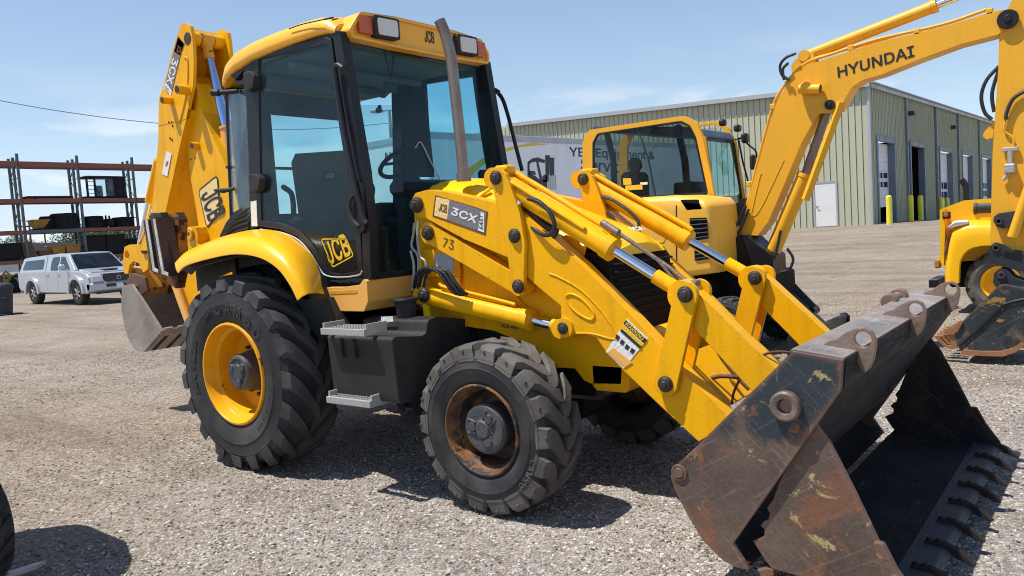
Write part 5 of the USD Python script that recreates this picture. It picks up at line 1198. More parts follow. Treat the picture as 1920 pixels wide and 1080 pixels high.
# kingpost, rear frame
kp = [(318, 470), (345, 440), (350, 426), (366, 424), (371, 440), (370, 458), (385, 462), (400, 480), (420, 520), (440, 560), (440, 600), (352, 600), (338, 560), (322, 520)]
build(MB().prism(rounded(S(kp, -0.24), 0.03), -0.24, -0.06).prism(rounded(S(kp, -0.24), 0.03), 0.06, 0.24).cyl((-1.40, -0.05, 0.5), (-1.40, -0.05, 1.25), 0.12, n=20), 'kingpost', 'yellow_paint', BH)
c = on(357, 439, 'y', -0.245); build(MB().lathe([(0.02, -0.02), (0.055, -0.02), (0.06, 0), (0.02, 0)], c, 'y', 24), 'kingpost_pin', 'rusty_yellow', BH, 40)
build(MB().cbox((-0.98, -0.66, 0.50), (-0.84, 0.66, 0.64), 0.02).cbox((-0.98, -0.66, 0.98), (-0.82, 0.66, 1.12), 0.02).cbox((-0.96, -0.30, 0.55), (-0.50, 0.30, 1.0), 0.02), 'rear_frame', 'yellow_paint', BH)
build(MB().tube([on(322, 515, 'y', -0.30), on(338, 560, 'y', -0.30), on(354, 604, 'y', -0.30)], 0.035, 12), 'slew_ram', 'faded_yellow', BH, 40)
# stabilisers: leg swung up, street pad on its end
for s in (-1, 1):
    mir = (lambda m: m) if s < 0 else (lambda m: m.mirror())
    leg = MB().prism(S([(300, 404), (336, 398), (343, 412), (342, 440), (346, 500), (338, 540), (322, 530), (322, 500), (312, 440)], -0.84), -0.88, -0.80)
    lg = build(mir(leg), 'stabiliser_leg', 'rust_leg', BH)
    pd = MB().prism(S([(288, 404), (310, 398), (341, 508), (318, 515), (304, 470)], -0.93), -0.97, -0.91)
    pp = build(mir(pd), 'stabiliser_pad', 'pad_rubber', BH)
    for (A_, B_, C_, D_) in (((273, 413), (283, 411), (297, 512), (287, 508)), ((287, 411), (296, 407), (316, 518), (304, 514))):
        ft = MB().prism(S([A_, B_, C_, D_], -1.02), -1.04, -0.90)
        build(mir(ft), 'pad_layer', 'pad_rubber', pp)
        e = S([A_, (A_[0] + 5, A_[1]), (A_[0] + 5, A_[1] + 5), (D_[0] + 4, D_[1] - 6), (C_[0], C_[1] - 6), C_, D_], -1.042)
        build(mir(MB().prism(e, -1.045, -1.04)), 'pad_edge', 'pad_edge', pp)
    build(mir(MB().cbox(on(283, 405, 'y', -1.0), on(304, 398, 'y', -0.9), 0.008)), 'pad_bracket', 'zinc', pp)
# ================================================================== wheeled excavator behind the backhoe loader
YE = 4.85
EX = thing('wheeled_excavator', 'yellow wheeled excavator with raised boom and black-framed cab behind the backhoe loader', 'excavator', (0.3, YE, 0))
def eb(mb, name, m, parent=None, smooth=None): return build(mb, name, m, parent or EX, smooth)
for xw in (1.56, -1.05):
    for s in (-1, 1):
        c = np.array([xw, YE + s * 0.95, 0.345])
        w = group_part('wheel', EX)
        t = tyre_mesh(np.zeros(3), 0.355, 0.26, 0.195, 18, 0.078, 0.30, 0.026, 0.05, 56)
        r = MB().lathe([(0.20, 0.03), (0.195, 0.012), (0.185, 0.03), (0.17, 0.07), (0.155, 0.12), (0.07, 0.13), (0.07, 0.08), (0.0, 0.08), (0.0, 0.15), (0.16, 0.15), (0.19, 0.06)], np.zeros(3), 'y', 40, False)
        t = t[0].merge(t[1])
        if s > 0: t, r = t.mirror(), r.mirror()
        build(t.moved(c), 'tyre', 'rubber', w, 35); build(r.moved(c), 'rim', 'digger_yellow', w, 30)
eb(MB().cbox((-1.4, YE - 0.42, 0.40), (1.9, YE + 0.42, 0.92), 0.04).cyl((1.56, YE - 0.7, 0.345), (1.56, YE + 0.7, 0.345), 0.09, n=16).cyl((-1.05, YE - 0.7, 0.345), (-1.05, YE + 0.7, 0.345), 0.09, n=16), 'undercarriage', 'grille_black')
eb(MB().cyl((0.0, YE, 0.9), (0.0, YE, 1.02), 0.5, n=32), 'slew_ring', 'black_paint')
eb(MB().cbox((-1.0, YE - 0.93, 0.80), (1.12, YE + 0.9, 0.99), 0.04).cbox((0.2, YE - 0.75, 0.55), (1.3, YE + 0.7, 0.86), 0.05), 'turntable_skirt', 'grille_black')
# house with rounded shoulders
hs = S([(1100, 400), (1140, 388), (1200, 370), (1262, 366), (1318, 371), (1332, 388), (1338, 440), (1342, 512), (1270, 522), (1100, 512)], YE - 0.93)
P0 = Polygon(hs).buffer(-0.07); P1 = Polygon(hs)
pts = [(x, YE - 0.93, z) for x, z in P0.exterior.coords] + [(x, YE - 0.90, z) for x, z in Polygon(hs).buffer(-0.025).exterior.coords] + [(x, YE - 0.84, z) for x, z in P1.exterior.coords] + [(x, YE - 0.16, z) for x, z in P1.exterior.coords]
house = MB().add(trimesh.convex.convex_hull(np.array(pts)))
house.cbox((-1.25, YE - 0.90, 0.95), (-0.15, YE + 0.9, 1.62), 0.10)
HS = eb(house, 'engine_housing', 'digger_yellow_plastic', smooth=40)
def ex_q(pts, y, m, name, parent, t=0.006):
    return build(MB().prism(rounded(S(pts, y), 0.012), y - t, y), name, m, parent)
for pts, n in (([(1293, 409), (1325, 408), (1329, 447), (1296, 452)], 5), ([(1302, 467), (1329, 462), (1332, 485), (1303, 489)], 3)):
    ex_q(pts, YE - 0.931, 'grille_black', 'vent', HS)
    for k in range(n):
        a = np.array(pts[0]) + (np.array(pts[3]) - pts[0]) * (k + 0.5) / n; b = np.array(pts[1]) + (np.array(pts[2]) - pts[1]) * (k + 0.5) / n
        build(MB().tube([on(*a, 'y', YE - 0.942), on(*b, 'y', YE - 0.942)], 0.008, 6), 'vent_slat', 'charcoal_digger', HS)
ex_q([(1277, 374), (1310, 374), (1319, 392), (1290, 394)], YE - 0.90, 'grille_black', 'top_vent', HS, 0.03)
sm = [on(x, y, 'y', YE - 0.931) for x, y in [(1268, 385), (1268, 430), (1269, 515)]]
build(MB().tube(sm, 0.006, 6), 'panel_seam', 'junk_black', HS)
sm = [on(x, y, 'y', YE - 0.931) for x, y in [(1222, 408), (1247, 410), (1246, 452), (1222, 450)]]
build(MB().tube(spline(sm, 4), 0.005, 6), 'panel_seam', 'digger_yellow', HS)
# cab
yc0, yc1 = YE - 0.10, YE + 0.90
cab_o = rounded(S([(1092, 486), (1092, 268), (1102, 244), (1282, 217), (1306, 228), (1318, 256), (1341, 372), (1351, 492)], yc0), [0, 0, 0.12, 0.14, 0.14, 0, 0, 0])
win = rounded(S([(1111, 372), (1111, 268), (1120, 250), (1277, 226.5), (1294, 235), (1305, 257), (1328, 364), (1205, 371)], yc0), [0.03, 0, 0.08, 0.1, 0.1, 0, 0.04, 0])
CO, CW = Polygon(cab_o), Polygon(win)
cf = MB().prism(CO.difference(CW), yc0, yc0 + 0.05)
far_o = CO.difference(CW.buffer(0.02)); cf.prism(far_o, yc1 - 0.05, yc1)
CB = eb(cf, 'cab_frame', 'digger_yellow')
build(MB().prism(CW.difference(CW.buffer(-0.022)), yc0 - 0.004, yc0 + 0.02), 'window_seal', 'black_paint', CB)
build(MB().prism(CW.buffer(-0.018), yc0 + 0.010, yc0 + 0.016), 'side_window', 'digger_glass', CB)
build(MB().prism(CW.buffer(-0.018), yc1 - 0.016, yc1 - 0.010), 'side_window', 'clear_glass', CB)
xf0, zf0 = S([(1351, 492)], yc0)[0]; xft, zft = S([(1318, 256)], yc0)[0]
xr, zr = S([(1102, 246)], yc0)[0]
roof = [(xr + 0.08, zr + 0.06), (xft - 0.22, zft + 0.145), (xft - 0.05, zft + 0.10), (xft + 0.01, zft + 0.01), (xft - 0.03, zft - 0.02), (xr + 0.02, zr)]
build(MB().prism(rounded(roof, 0.05), yc0 + 0.045, yc1 - 0.045), 'cab_roof', 'roof_navy', CB)
def fx2(z): return xft + (xf0 - xft) * (z - zft) / (zf0 - zft)
for y in (yc0 + 0.03, yc1 - 0.04):
    build(MB().tube([(fx2(zft), y, zft), (fx2(1.1), y, 1.1)], 0.028, 8), 'front_post', 'digger_yellow', CB, 40)
W2 = np.array([[(fx2(z) - 0.005, y, z) for z in (1.12, zft - 0.02)] for y in (yc0 + 0.06, yc1 - 0.07)])
build(MB().solid_loft(W2, 0.006), 'windscreen', 'cab_glass', CB)
for z in (1.10, 1.62, zft - 0.03):
    build(MB().box((fx2(z) - 0.02, yc0 + 0.04, z - 0.012), (fx2(z) + 0.004, yc1 - 0.05, z + 0.012)), 'screen_bar', 'black_paint', CB)
for y in (yc0 + 0.07, yc1 - 0.08):
    build(MB().tube([(fx2(1.12) + 0.002, y, 1.12), (fx2(zft - 0.04) + 0.002, y, zft - 0.04)], 0.016, 6), 'screen_seal', 'black_paint', CB)
build(MB().box((xr - 0.01, yc0 + 0.05, 1.0), (xr + 0.02, yc1 - 0.05, 1.75)), 'cab_back', 'dark_interior', CB)
build(MB().box((xr, yc0 + 0.05, 1.02), (fx2(1.1) - 0.03, yc1 - 0.05, 1.10)), 'cab_floor', 'dark_interior', CB)
# things inside the cab
px0 = on(1190, 330, 'y', YE + 0.4)
build(MB().cbox(px0 + [-0.10, -0.25, -0.35], px0 + [0.10, 0.25, 0.05], 0.05).cbox(px0 + [-0.05, -0.12, 0.05], px0 + [0.08, 0.12, 0.24], 0.05).cbox(px0 + [-0.05, -0.25, -0.42], px0 + [0.45, 0.25, -0.30], 0.05).cbox(px0 + [-0.0, -0.2, -0.9], px0 + [0.35, 0.2, -0.42], 0.03), 'seat', 'seat_fabric', CB)
build(MB().tube([on(1270, 235, 'y', yc1 - 0.08), on(1284, 300, 'y', yc1 - 0.08), on(1290, 372, 'y', yc1 - 0.08)], 0.05, 8), 'door_post', 'dark_interior', CB)
build(MB().tube([on(1196, 242, 'y', yc0 + 0.03), on(1216, 300, 'y', yc0 + 0.03), on(1229, 368, 'y', yc0 + 0.03)], 0.012, 6), 'window_rail', 'grey_trim', CB)
build(MB().tube([on(1138, 250, 'y', yc1 - 0.06), on(1150, 300, 'y', yc1 - 0.06), on(1153, 372, 'y', yc1 - 0.06)], 0.045, 6), 'door_post', 'dark_interior', CB)
build(MB().cbox(on(1262, 372, 'y', YE + 0.3), on(1325, 340, 'y', YE + 0.75), 0.03), 'control_console', 'dark_interior', CB)
for pts, m in (([(1168, 334), (1183, 334), (1184, 346), (1169, 347)], 'decal_yellow'), ([(1172, 348), (1204, 346), (1205, 355), (1173, 357)], 'decal_yellow'), ([(1200, 342), (1214, 341), (1214, 346), (1201, 347)], 'decal_white')):
    build(MB().prism(S(pts, yc0 + 0.006), yc0 + 0.004, yc0 + 0.009), 'sticker', m, CB)
mr = [on(1385, 262, 'y', yc1), on(1392, 300, 'y', yc1), on(1404, 345, 'y', yc1)]
build(MB().tube([on(1372, 262, 'y', yc1), on(1395, 258, 'y', yc1)], 0.014, 6).tube(spline([on(1395, 262, 'y', yc1), on(1404, 272, 'y', yc1), on(1416, 282, 'y', yc1), on(1420, 296, 'y', yc1)], 4), 0.012, 6).tube(mr, 0.012, 6), 'mirror_arm', 'black_paint', CB, 40)
for (a, b) in (((1388, 250), (1406, 268)), ((1404, 290), (1420, 318)), ((1374, 234), (1392, 247))):
    build(MB().cbox(on(*a, 'y', yc1 - 0.06), on(*b, 'y', yc1 + 0.06), 0.02), 'mirror' if a[0] != 1374 else 'cab_lamp', 'black_plastic', CB)
build(MB().cbox(on(1346, 224, 'y', yc0 + 0.5), on(1364, 236, 'y', yc0 + 0.6), 0.02), 'cab_lamp', 'black_plastic', CB)

# boom
YB0, YB1 = YE - 0.22, YE + 0.02
bpx = [(1389, 440), (1405, 366), (1421, 309), (1441, 236), (1458, 187), (1484, 144), (1497, 130), (1515, 122), (1560, 106), (1645, 79), (1767, 50), (1853, 24), (1880, 18), (1900, 20), (1906, 36), (1898, 48), (1871, 65),
       (1800, 83.5), (1720, 113), (1653, 140), (1618, 150), (1598, 163), (1584, 186), (1572, 206), (1553, 212), (1535, 213), (1522, 234), (1502, 270), (1462, 366), (1441, 415), (1421, 442)]
BO = eb(MB().prism(S(bpx, YB0), YB0, YB1), 'boom', 'digger_yellow')
lugp = rounded(S([(1486, 144), (1484, 122), (1492, 112), (1512, 98), (1526, 100), (1530, 116)], YB0 + 0.06), 0.03)
build(MB().prism(lugp, YB0 + 0.05, YB0 + 0.08).prism(lugp, YB1 - 0.08, YB1 - 0.05), 'ram_lug', 'digger_yellow', BO)
tb_ = [on(x, y, 'y', YB0 - 0.02) for x, y in [(1506, 158), (1534, 164)]]
build(MB().tube([on(1508, 163, 'y', YB0), on(1511, 163, 'y', YB0 - 0.12)], 0.055, 18), 'lamp_tube', 'digger_yellow', BO, 40)
lam = on(1520, 164, 'y', YB0 - 0.06)
build(MB().tube([lam - [0.12, 0, 0.0], lam + [0.10, 0, -0.03]], 0.052, 18), 'boom_lamp', 'digger_yellow', BO, 40)
build(MB().tube([lam + [0.095, 0, -0.03], lam + [0.103, 0, -0.031]], 0.042, 18), 'lamp_glass', 'rust', BO, 40)
for c_, r_ in (((1555, 196), 0.05), ((1889, 35), 0.085)):
    c = on(*c_, 'y', YB0 - 0.03)
    build(MB().lathe([(0, -0.012), (r_ * 0.35, -0.012), (r_ * 0.4, 0.0), (r_, 0.0), (r_ * 1.05, 0.03), (0, 0.03)], c, 'y', 24, False), 'pivot_pin', 'black_paint', BO, 40)
build(text_px(MB(), 'HYUNDAI', (1571.5, 146), (1715, 106), (1569.5, 126), YB0 - 0.001, 0.003), 'boom_lettering', 'decal_black', BO)
for pts, r_ in (([(1401, 385), (1415, 325), (1436, 246), (1453, 190), (1480, 148), (1512, 118), (1560, 101), (1645, 74), (1767, 46), (1850, 18)], 0.017), ([(1490, 140), (1520, 112), (1600, 90), (1700, 62), (1790, 40)], 0.012)):
    build(MB().tube(spline([on(x, y, 'y', YB0 + 0.02 + 0.05 * (r_ < 0.015)) for x, y in pts], 6), r_, 8), 'boom_pipe', 'digger_yellow', BO, 40)
for (x, y) in ((1405, 345), (1450, 200), (1596, 90), (1720, 60), (1856, 22)):
    c = on(x, y, 'y', YB0 + 0.03); build(MB().cbox(c - 0.03, c + 0.03, 0.008), 'pipe_clamp', 'digger_yellow', BO)
rec = [on(x, y, 'y', YB0 - 0.001) for x, y in [(1409, 400), (1424, 335), (1428, 325)]]
build(MB().tube(spline(rec, 4), 0.006, 6).tube(spline([on(x, y, 'y', YB0 - 0.001) for x, y in [(1409, 400), (1416, 404), (1432, 380), (1470, 300)]], 5), 0.005, 6), 'pressed_rib', 'digger_yellow', BO, 40)
# dipper ram on top
a, s_, b = on(1511, 106, 'y', YE - 0.10), on(1757, 10, 'y', YE - 0.10), on(1850, -28, 'y', YE - 0.10)
rp = eb(MB().cyl(a, s_, 0.060, n=24).cyl(s_ - (s_ - a) * 0.04, s_, 0.067, n=24).cyl(a - [0, 0.08, 0], a + [0, 0.08, 0], 0.06, n=18), 'dipper_ram', 'digger_yellow', smooth=40)
build(MB().cyl(s_, b, 0.036, n=18), 'rod', 'chrome', rp, 40)
# boom ram below
a, s_, b = on(1450, 470, 'y', YE - 0.10), on(1511, 325, 'y', YE - 0.10), on(1555, 197, 'y', YE - 0.10)
rp = eb(MB().cyl(a, s_, 0.085, n=24).cyl(s_ - (s_ - a) * 0.05, s_, 0.092, n=24), 'boom_ram', 'digger_yellow', smooth=40)
build(MB().cyl(s_, b, 0.048, n=20), 'rod', 'exhaust_steel', rp, 40)
g0, g1 = on(1510, 375, 'y', YB0 - 0.0), on(1577, 192, 'y', YB0 + 0.0)
build(MB().tube([g0, g1], 0.045, 4), 'ram_guard', 'digger_yellow', rp)
eb(MB().cyl(on(1441, 505, 'y', YE - 0.10), a, 0.055, 0.07, 18), 'ram_foot', 'black_paint', smooth=40)
# swing post and hoses
eb(MB().prism(rounded(S([(1360, 500), (1372, 455), (1388, 440), (1402, 440), (1412, 452), (1450, 480), (1452, 525), (1395, 530)], YE - 0.30), 0.03), YE - 0.32, YE + 0.10).prism(rounded(S([(1345, 430), (1402, 372), (1410, 370), (1394, 440), (1360, 470)], YE), 0.02), YE - 0.2, YE + 0.05), 'swing_post', 'black_paint')
for pts in ([(1464, 432), (1456, 470), (1448, 492), (1430, 505)], [(1476, 466), (1487, 485), (1480, 505), (1464, 510)], [(1480, 150), (1466, 140), (1463, 122), (1474, 108), (1492, 100)], [(1470, 150), (1468, 130), (1478, 118)], [(1398, 385), (1380, 425), (1362, 450), (1350, 470)], [(1404, 392), (1388, 430), (1370, 458), (1352, 485)]):
    eb(MB().tube(spline([on(x, y, 'y', YE - 0.26) for x, y in pts], 8), 0.016, 8), 'hose', 'rubber_hose', smooth=40)
# arm
ax = [(1874, 58), (1890, 14), (1905, -12), (1935, -25), (1990, 30), (2000, 130), (1985, 250), (1950, 380), (1925, 470), (1912, 505), (1860, 480), (1857, 440), (1858, 400), (1861, 285), (1865, 228), (1872, 122)]
YA0, YA1 = YE - 0.20, YE + 0.0
AR = eb(MB().prism(S(ax, YA0), YA0, YA1), 'arm', 'digger_yellow')
build(MB().prism(rounded(S([(1866, 226), (1846, 246), (1842, 256), (1850, 262), (1862, 258)], YA0 + 0.05), 0.015), YA0 + 0.05, YA0 + 0.12), 'ram_lug', 'digger_yellow', AR)
for k, pts in enumerate(([(1873, 124), (1850, 150), (1840, 180), (1846, 210), (1860, 224)], [(1873, 130), (1862, 165), (1860, 185), (1864, 210)], [(1925, 168), (1900, 185), (1888, 210), (1886, 224)])):
    build(MB().tube(spline([on(x, y, 'y', YA0 - (0.03 if k == 2 else -0.03)) for x, y in pts], 8), 0.017, 8), 'hose', 'rubber_hose', AR, 40)
build(MB().tube(spline([on(x, y, 'y', YA0 - 0.02) for x, y in [(1886, 224), (1883, 245), (1900, 262), (1896, 300), (1892, 318)]], 6), 0.010, 8), 'steel_pipe', 'digger_yellow', AR, 40)
vb = on(1894, 316, 'y', YA0 - 0.03)
build(MB().cbox(vb - 0.045, vb + 0.045, 0.012).cbox(vb + [-0.02, -0.01, 0.045], vb + [0.02, 0.02, 0.16], 0.005).cbox(vb + [-0.06, -0.01, 0.16], vb + [0.07, 0.02, 0.20], 0.005).tube([vb - [0.0, 0, 0.03], vb + [-0.06, 0, -0.10]], 0.015, 8), 'hydraulic_valve', 'zinc', AR)
build(MB().tube([on(1952, 285, 'y', YA0 - 0.06), on(1898, 445, 'y', YA0 - 0.06)], 0.045, 16), 'bucket_ram', 'digger_yellow', AR, 40)
# linkage, coupler, bucket
lk = rounded(S([(1862, 414), (1864, 406), (1872, 400), (1890, 397), (1930, 392), (1960, 400), (1955, 415), (1922, 414), (1895, 424), (1880, 429), (1868, 424)], YE - 0.26), 0.012)
LK = eb(MB().prism(lk, YE - 0.26, YE - 0.22).prism(lk, YE + 0.02, YE + 0.06), 'bucket_lever', 'charcoal_digger')
cp = rounded(S([(1853, 474), (1856, 462), (1866, 454), (1880, 458), (1898, 468), (1950, 476), (1960, 515), (1900, 505), (1862, 494)], YE - 0.24), 0.02)
CP = eb(MB().prism(cp, YE - 0.25, YE - 0.20).prism(cp, YE, YE + 0.05).cbox(on(1880, 480, 'y', YE - 0.2), on(1940, 498, 'y', YE), 0.02), 'quick_coupler', 'charcoal_digger')
build(MB().prism(rounded(S([(1884, 470), (1916, 476), (1914, 488), (1880, 480)], YE - 0.255), 0.008), YE - 0.256, YE - 0.25), 'recessed_panel', 'black_paint', CP)
for c_, y in (((1873, 415), YE - 0.26), ((1867.5, 465), YE - 0.25), ((1878, 516), YE - 0.26)):
    c = on(*c_, 'y', y)
    eb(MB().lathe([(0.016, -0.016), (0.032, -0.018), (0.038, 0.0), (0.016, 0.0)], c, 'y', 20).cyl(c, c + [0, 0.33, 0], 0.028, n=14), 'linkage_pin', 'pin_steel', smooth=40)
er = rounded(S([(1862, 530), (1864, 512), (1874, 503), (1888, 506), (1900, 520), (1960, 540), (1950, 570), (1880, 556)], YE - 0.24), 0.015)
eb(MB().prism(er, YE - 0.25, YE - 0.20).prism(er, YE, YE + 0.05), 'bucket_ear', 'charcoal_digger')
YK0, YK1 = YE - 0.40, YE + 0.32
bk = S([(1873, 536), (1884, 533), (1918, 540), (1965, 555), (1958, 590), (1940, 620), (1920, 645), (1902, 660), (1878, 667), (1840, 666), (1806, 662), (1798, 654), (1789, 627), (1804, 603), (1829, 579), (1866, 541)], YK0)
eb(MB().prism(bk, YK0, YK0 + 0.025), 'bucket_side', 'digger_bucket'); eb(MB().prism(bk, YK1 - 0.025, YK1), 'bucket_side', 'digger_bucket')
shell = S([(1873, 538), (1918, 542), (1963, 557), (1956, 590), (1938, 620), (1918, 645), (1901, 658), (1878, 665), (1840, 664), (1806, 660)], YK0)
eb(MB().prism(LineString(shell).buffer(0.012, cap_style=2), YK0 + 0.025, YK1 - 0.025), 'bucket_shell', 'digger_bucket', smooth=40)
rg = [on(x, y, 'y', YK0 - 0.004) for x, y in [(1799, 648), (1840, 612), (1882, 571), (1900, 565), (1925, 560)]]
eb(MB().tube(rg, 0.014, 6), 'bucket_rib', 'black_paint')
edge = S([(1800, 664), (1840, 667.5), (1880, 668.5), (1904, 661), (1922, 647), (1917, 640), (1900, 652), (1876, 658), (1840, 658), (1806, 655)], YK0 - 0.003)
eb(MB().prism(edge, YK0 - 0.010, YK0), 'worn_edge', 'worn_orange')
for k in range(5):
    y = YK0 + 0.03 + k * (YK1 - YK0 - 0.06) / 4
    o = np.array([(on(1795, 640, 'y', YK0))[0], y, on(1795, 640, 'y', YK0)[2]])
    tri = S([(1750, 630), (1783, 627), (1790, 630), (1796, 652), (1787, 655), (1770, 650)], YK0)
    hole = S([(1762, 633), (1778, 631), (1786, 648), (1776, 648)], YK0)
    eb(MB().prism(Polygon(tri).difference(Polygon(hole)), y - 0.03, y + 0.03), 'bucket_tooth', 'worn_orange')
eb(MB().prism(S([(1767, 622), (1802, 600), (1806, 604), (1796, 622), (1784, 627)], YK0), YK0 - 0.02, YK0 + 0.005), 'side_cutter', 'worn_orange')
# dozer blade at the front
xb = 2.28
bl = [(xb, 0.02), (xb + 0.05, 0.0), (xb + 0.02, 0.14), (xb + 0.05, 0.27), (xb + 0.03, 0.30), (xb - 0.02, 0.29), (xb - 0.02, 0.14)]
BLD = eb(MB().prism(bl, YE - 0.95, YE + 0.98), 'dozer_blade', 'charcoal_digger')
for y in (YE - 0.95, YE + 0.96):
    build(MB().prism(rounded([(xb - 0.05, 0.0), (xb + 0.06, 0.0), (xb + 0.07, 0.27), (xb + 0.03, 0.31), (xb - 0.04, 0.30)], 0.02), y - 0.012, y + 0.012), 'blade_end', 'black_paint', BLD)
for y in (YE - 0.35, YE + 0.3):
    eb(MB().prism([(1.75, 0.60), (1.9, 0.62), (xb, 0.24), (xb, 0.12), (1.8, 0.46)], y - 0.05, y + 0.05), 'blade_arm', 'charcoal_digger')
    eb(MB().cyl((1.75, y + 0.12, 0.78), (2.08, y + 0.12, 0.42), 0.06, n=18).cyl((2.08, y + 0.02, 0.40), (2.08, y + 0.22, 0.40), 0.055, n=18), 'blade_ram', 'black_paint', smooth=40)
    eb(MB().cyl((2.08, y - 0.01, 0.40), (2.08, y + 0.25, 0.40), 0.025, n=12), 'blade_pin', 'bright_steel', smooth=40)

# ================================================================== compact loader at the right edge
YL = 8.2
LD = thing('compact_loader', 'yellow compact loader with black exhaust, seen from behind the excavator arm at the right edge', 'loader', (4.0, YL + 0.8, 0))
def lq(mb, name, m, parent=None, smooth=None): return build(mb, name, m, parent or LD, smooth)
body = S([(1763, 393), (1807, 376), (1860, 372), (1990, 372), (1990, 500), (1768, 492)], YL + 0.30)
lq(MB().prism(body, YL + 0.30, YL + 1.35), 'engine_cover', 'loader_yellow')
lq(MB().prism(rounded(S([(1762, 394), (1769, 390), (1772, 430), (1770, 500), (1763, 492)], YL + 0.05), 0.01), YL + 0.05, YL + 1.6), 'rear_post', 'loader_yellow')
fo = [on(x, y, 'y', YL) for x, y in [(1773, 530), (1773, 500), (1778, 455), (1786, 432), (1800, 422), (1822, 418), (1860, 419), (1990, 421)]]
fi = [on(x, y, 'y', YL) for x, y in [(1796, 531), (1797, 505), (1799, 490), (1806, 476), (1818, 466), (1834, 461), (1862, 459), (1990, 461)]]
FO, FI = spline(fo, 5), spline(fi, 5)
rows = [[a + [0, 0.55, 0.03], a + [0, 0.07, 0.0], a * 0.75 + b * 0.25 + [0, 0.015, 0], a * 0.45 + b * 0.55, b, b + [0, 0.05, 0]] for a, b in zip(FO, FI)]
lq(MB().solid_loft(np.array(rows), 0.02), 'mudguard', 'loader_yellow', smooth=45)
lq(MB().prism(S([(1798, 535), (1800, 500), (1812, 474), (1990, 466), (1990, 535)], YL + 0.45), YL + 0.45, YL + 1.2), 'wheel_well', 'grille_black')
lq(MB().cbox((3.0, YL + 0.3, 0.35), (5.2, YL + 1.3, 0.75), 0.03), 'chassis', 'grille_black')
for k, xw in enumerate((3.66, 5.3)):
    for s in (0, 1):
        c = np.array([xw, YL + (0.06 if s == 0 else 1.55), 0.42])
        w = group_part('wheel', LD)
        t = tyre_mesh(np.zeros(3), 0.44, 0.30, 0.235, 16, 0.11, 0.28, 0.03, 0.05, 56)
        r = MB().lathe([(0.245, 0.03), (0.235, 0.012), (0.22, 0.04), (0.2, 0.10), (0.08, 0.11), (0.08, 0.05), (0.0, 0.05), (0.0, 0.14), (0.2, 0.14), (0.24, 0.06)], np.zeros(3), 'y', 40, False)
        t = t[0].merge(t[1])
        if s: t, r = t.mirror(), r.mirror()
        build(t.moved(c), 'tyre', 'rubber_worn', w, 35); build(r.moved(c), 'rim', 'loader_yellow', w, 30)
ep = [on(x, y, 'y', YL + 0.5) for x, y in [(1830, 398), (1820, 388), (1813, 376), (1811, 352), (1808, 344), (1802, 337)]]
lq(MB().tube(spline(ep, 6), 0.045, 16), 'exhaust_pipe', 'black_paint', smooth=40)
lq(MB().cyl(on(1829, 391, 'y', YL + 0.35), on(1900, 388, 'y', YL + 0.35), 0.085, n=24).cyl(on(1827, 391, 'y', YL + 0.35), on(1833, 391, 'y', YL + 0.35), 0.095, n=24), 'air_filter', 'charcoal_digger', smooth=40)
c = on(1774, 403, 'y', YL + 0.03)
TL = lq(MB().cbox(c - [0.045, 0.02, 0.055], c + [0.055, 0.03, 0.045], 0.01), 'tail_lamp', 'black_plastic')
build(MB().lathe([(0, -0.015), (0.025, -0.012), (0.032, 0), (0, 0)], c - [0, 0.02, 0], 'y', 18, False), 'lamp_lens', 'amber', TL, 40)
c = on(1800, 423, 'y', YL + 0.04)
lq(MB().tube([c + [-0.14, 0, -0.02], c + [-0.05, 0, 0.03], c + [0.10, 0, 0.045]], [0.02, 0.05, 0.03], 12), 'work_lamp', 'reflector', smooth=40)
lq(MB().tube(spline([on(x, y, 'y', YL + 0.03) for x, y in [(1780, 432), (1777, 450), (1774, 465), (1772, 478)]], 5), 0.018, 8), 'cable_loom', 'rust', smooth=40)
lq(MB().cbox(on(1751, 486, 'y', YL + 0.4), on(1766, 502, 'y', YL + 0.5), 0.02), 'tow_hook', 'junk_yellow')
lq(MB().cbox(on(1741, 524, 'y', YL + 0.2), on(1776, 531, 'y', YL + 0.9), 0.01), 'rear_step', 'black_paint')
lq(MB().prism(rounded(S([(1908, 372), (1914, 352), (1990, 345), (1990, 420), (1912, 400)], YL + 0.4), 0.05), YL + 0.4, YL + 1.2), 'cab_base', 'loader_yellow')
# ================================================================== workshop building
BX, BY = -4.6, 36.3
WB = thing('workshop_building', 'long pale green ribbed metal workshop with open roller door and white side door', 'building', (BX - 14, BY + 20, 0.6))
def wb(mb, name, m, parent=None): return build(mb, name, m, parent or WB)
def rake(x): return 7.30 + (BX - x) * 0.0415
def eave(y): return 7.30 + (y - BY) * 0.024
XL = -44.0; YF = 84.0
wb(MB().prism([(BX, -0.4), (BX, rake(BX) - 0.02), (-26, rake(-26) - 0.02), (XL, rake(-26) - 0.8), (XL, -0.4)], BY + 0.06, BY + 0.2), 'end_wall', 'building_green')
dx0, dx1, dz = -7.20, -6.22, 2.83
n = 0; x = BX - 0.02; pw = 0.305
while x > -38:
    a, b = x - pw, x
    if not (b > dx0 - 0.06 and a < dx1 + 0.06):
        z0 = 0.55
    else:
        z0 = dz + 0.10
    zt0, zt1 = rake(a) if a > -26 else rake(-26) - (-26 - a) * 0.044, rake(b) if b > -26 else rake(-26) - (-26 - b) * 0.044
    mb = MB().prism([(a + 0.02, z0), (b - 0.02, z0), (b - 0.02, zt1 - 0.15), (a + 0.02, zt0 - 0.15)], BY, BY + 0.058)
    mb.prism([(b - 0.035, z0), (b + 0.0, z0), (b + 0.0, zt1 - 0.15), (b - 0.035, zt1 - 0.15)], BY - 0.04, BY + 0.0578)
    wb(mb, 'wall_panel', 'building_green'); x -= pw
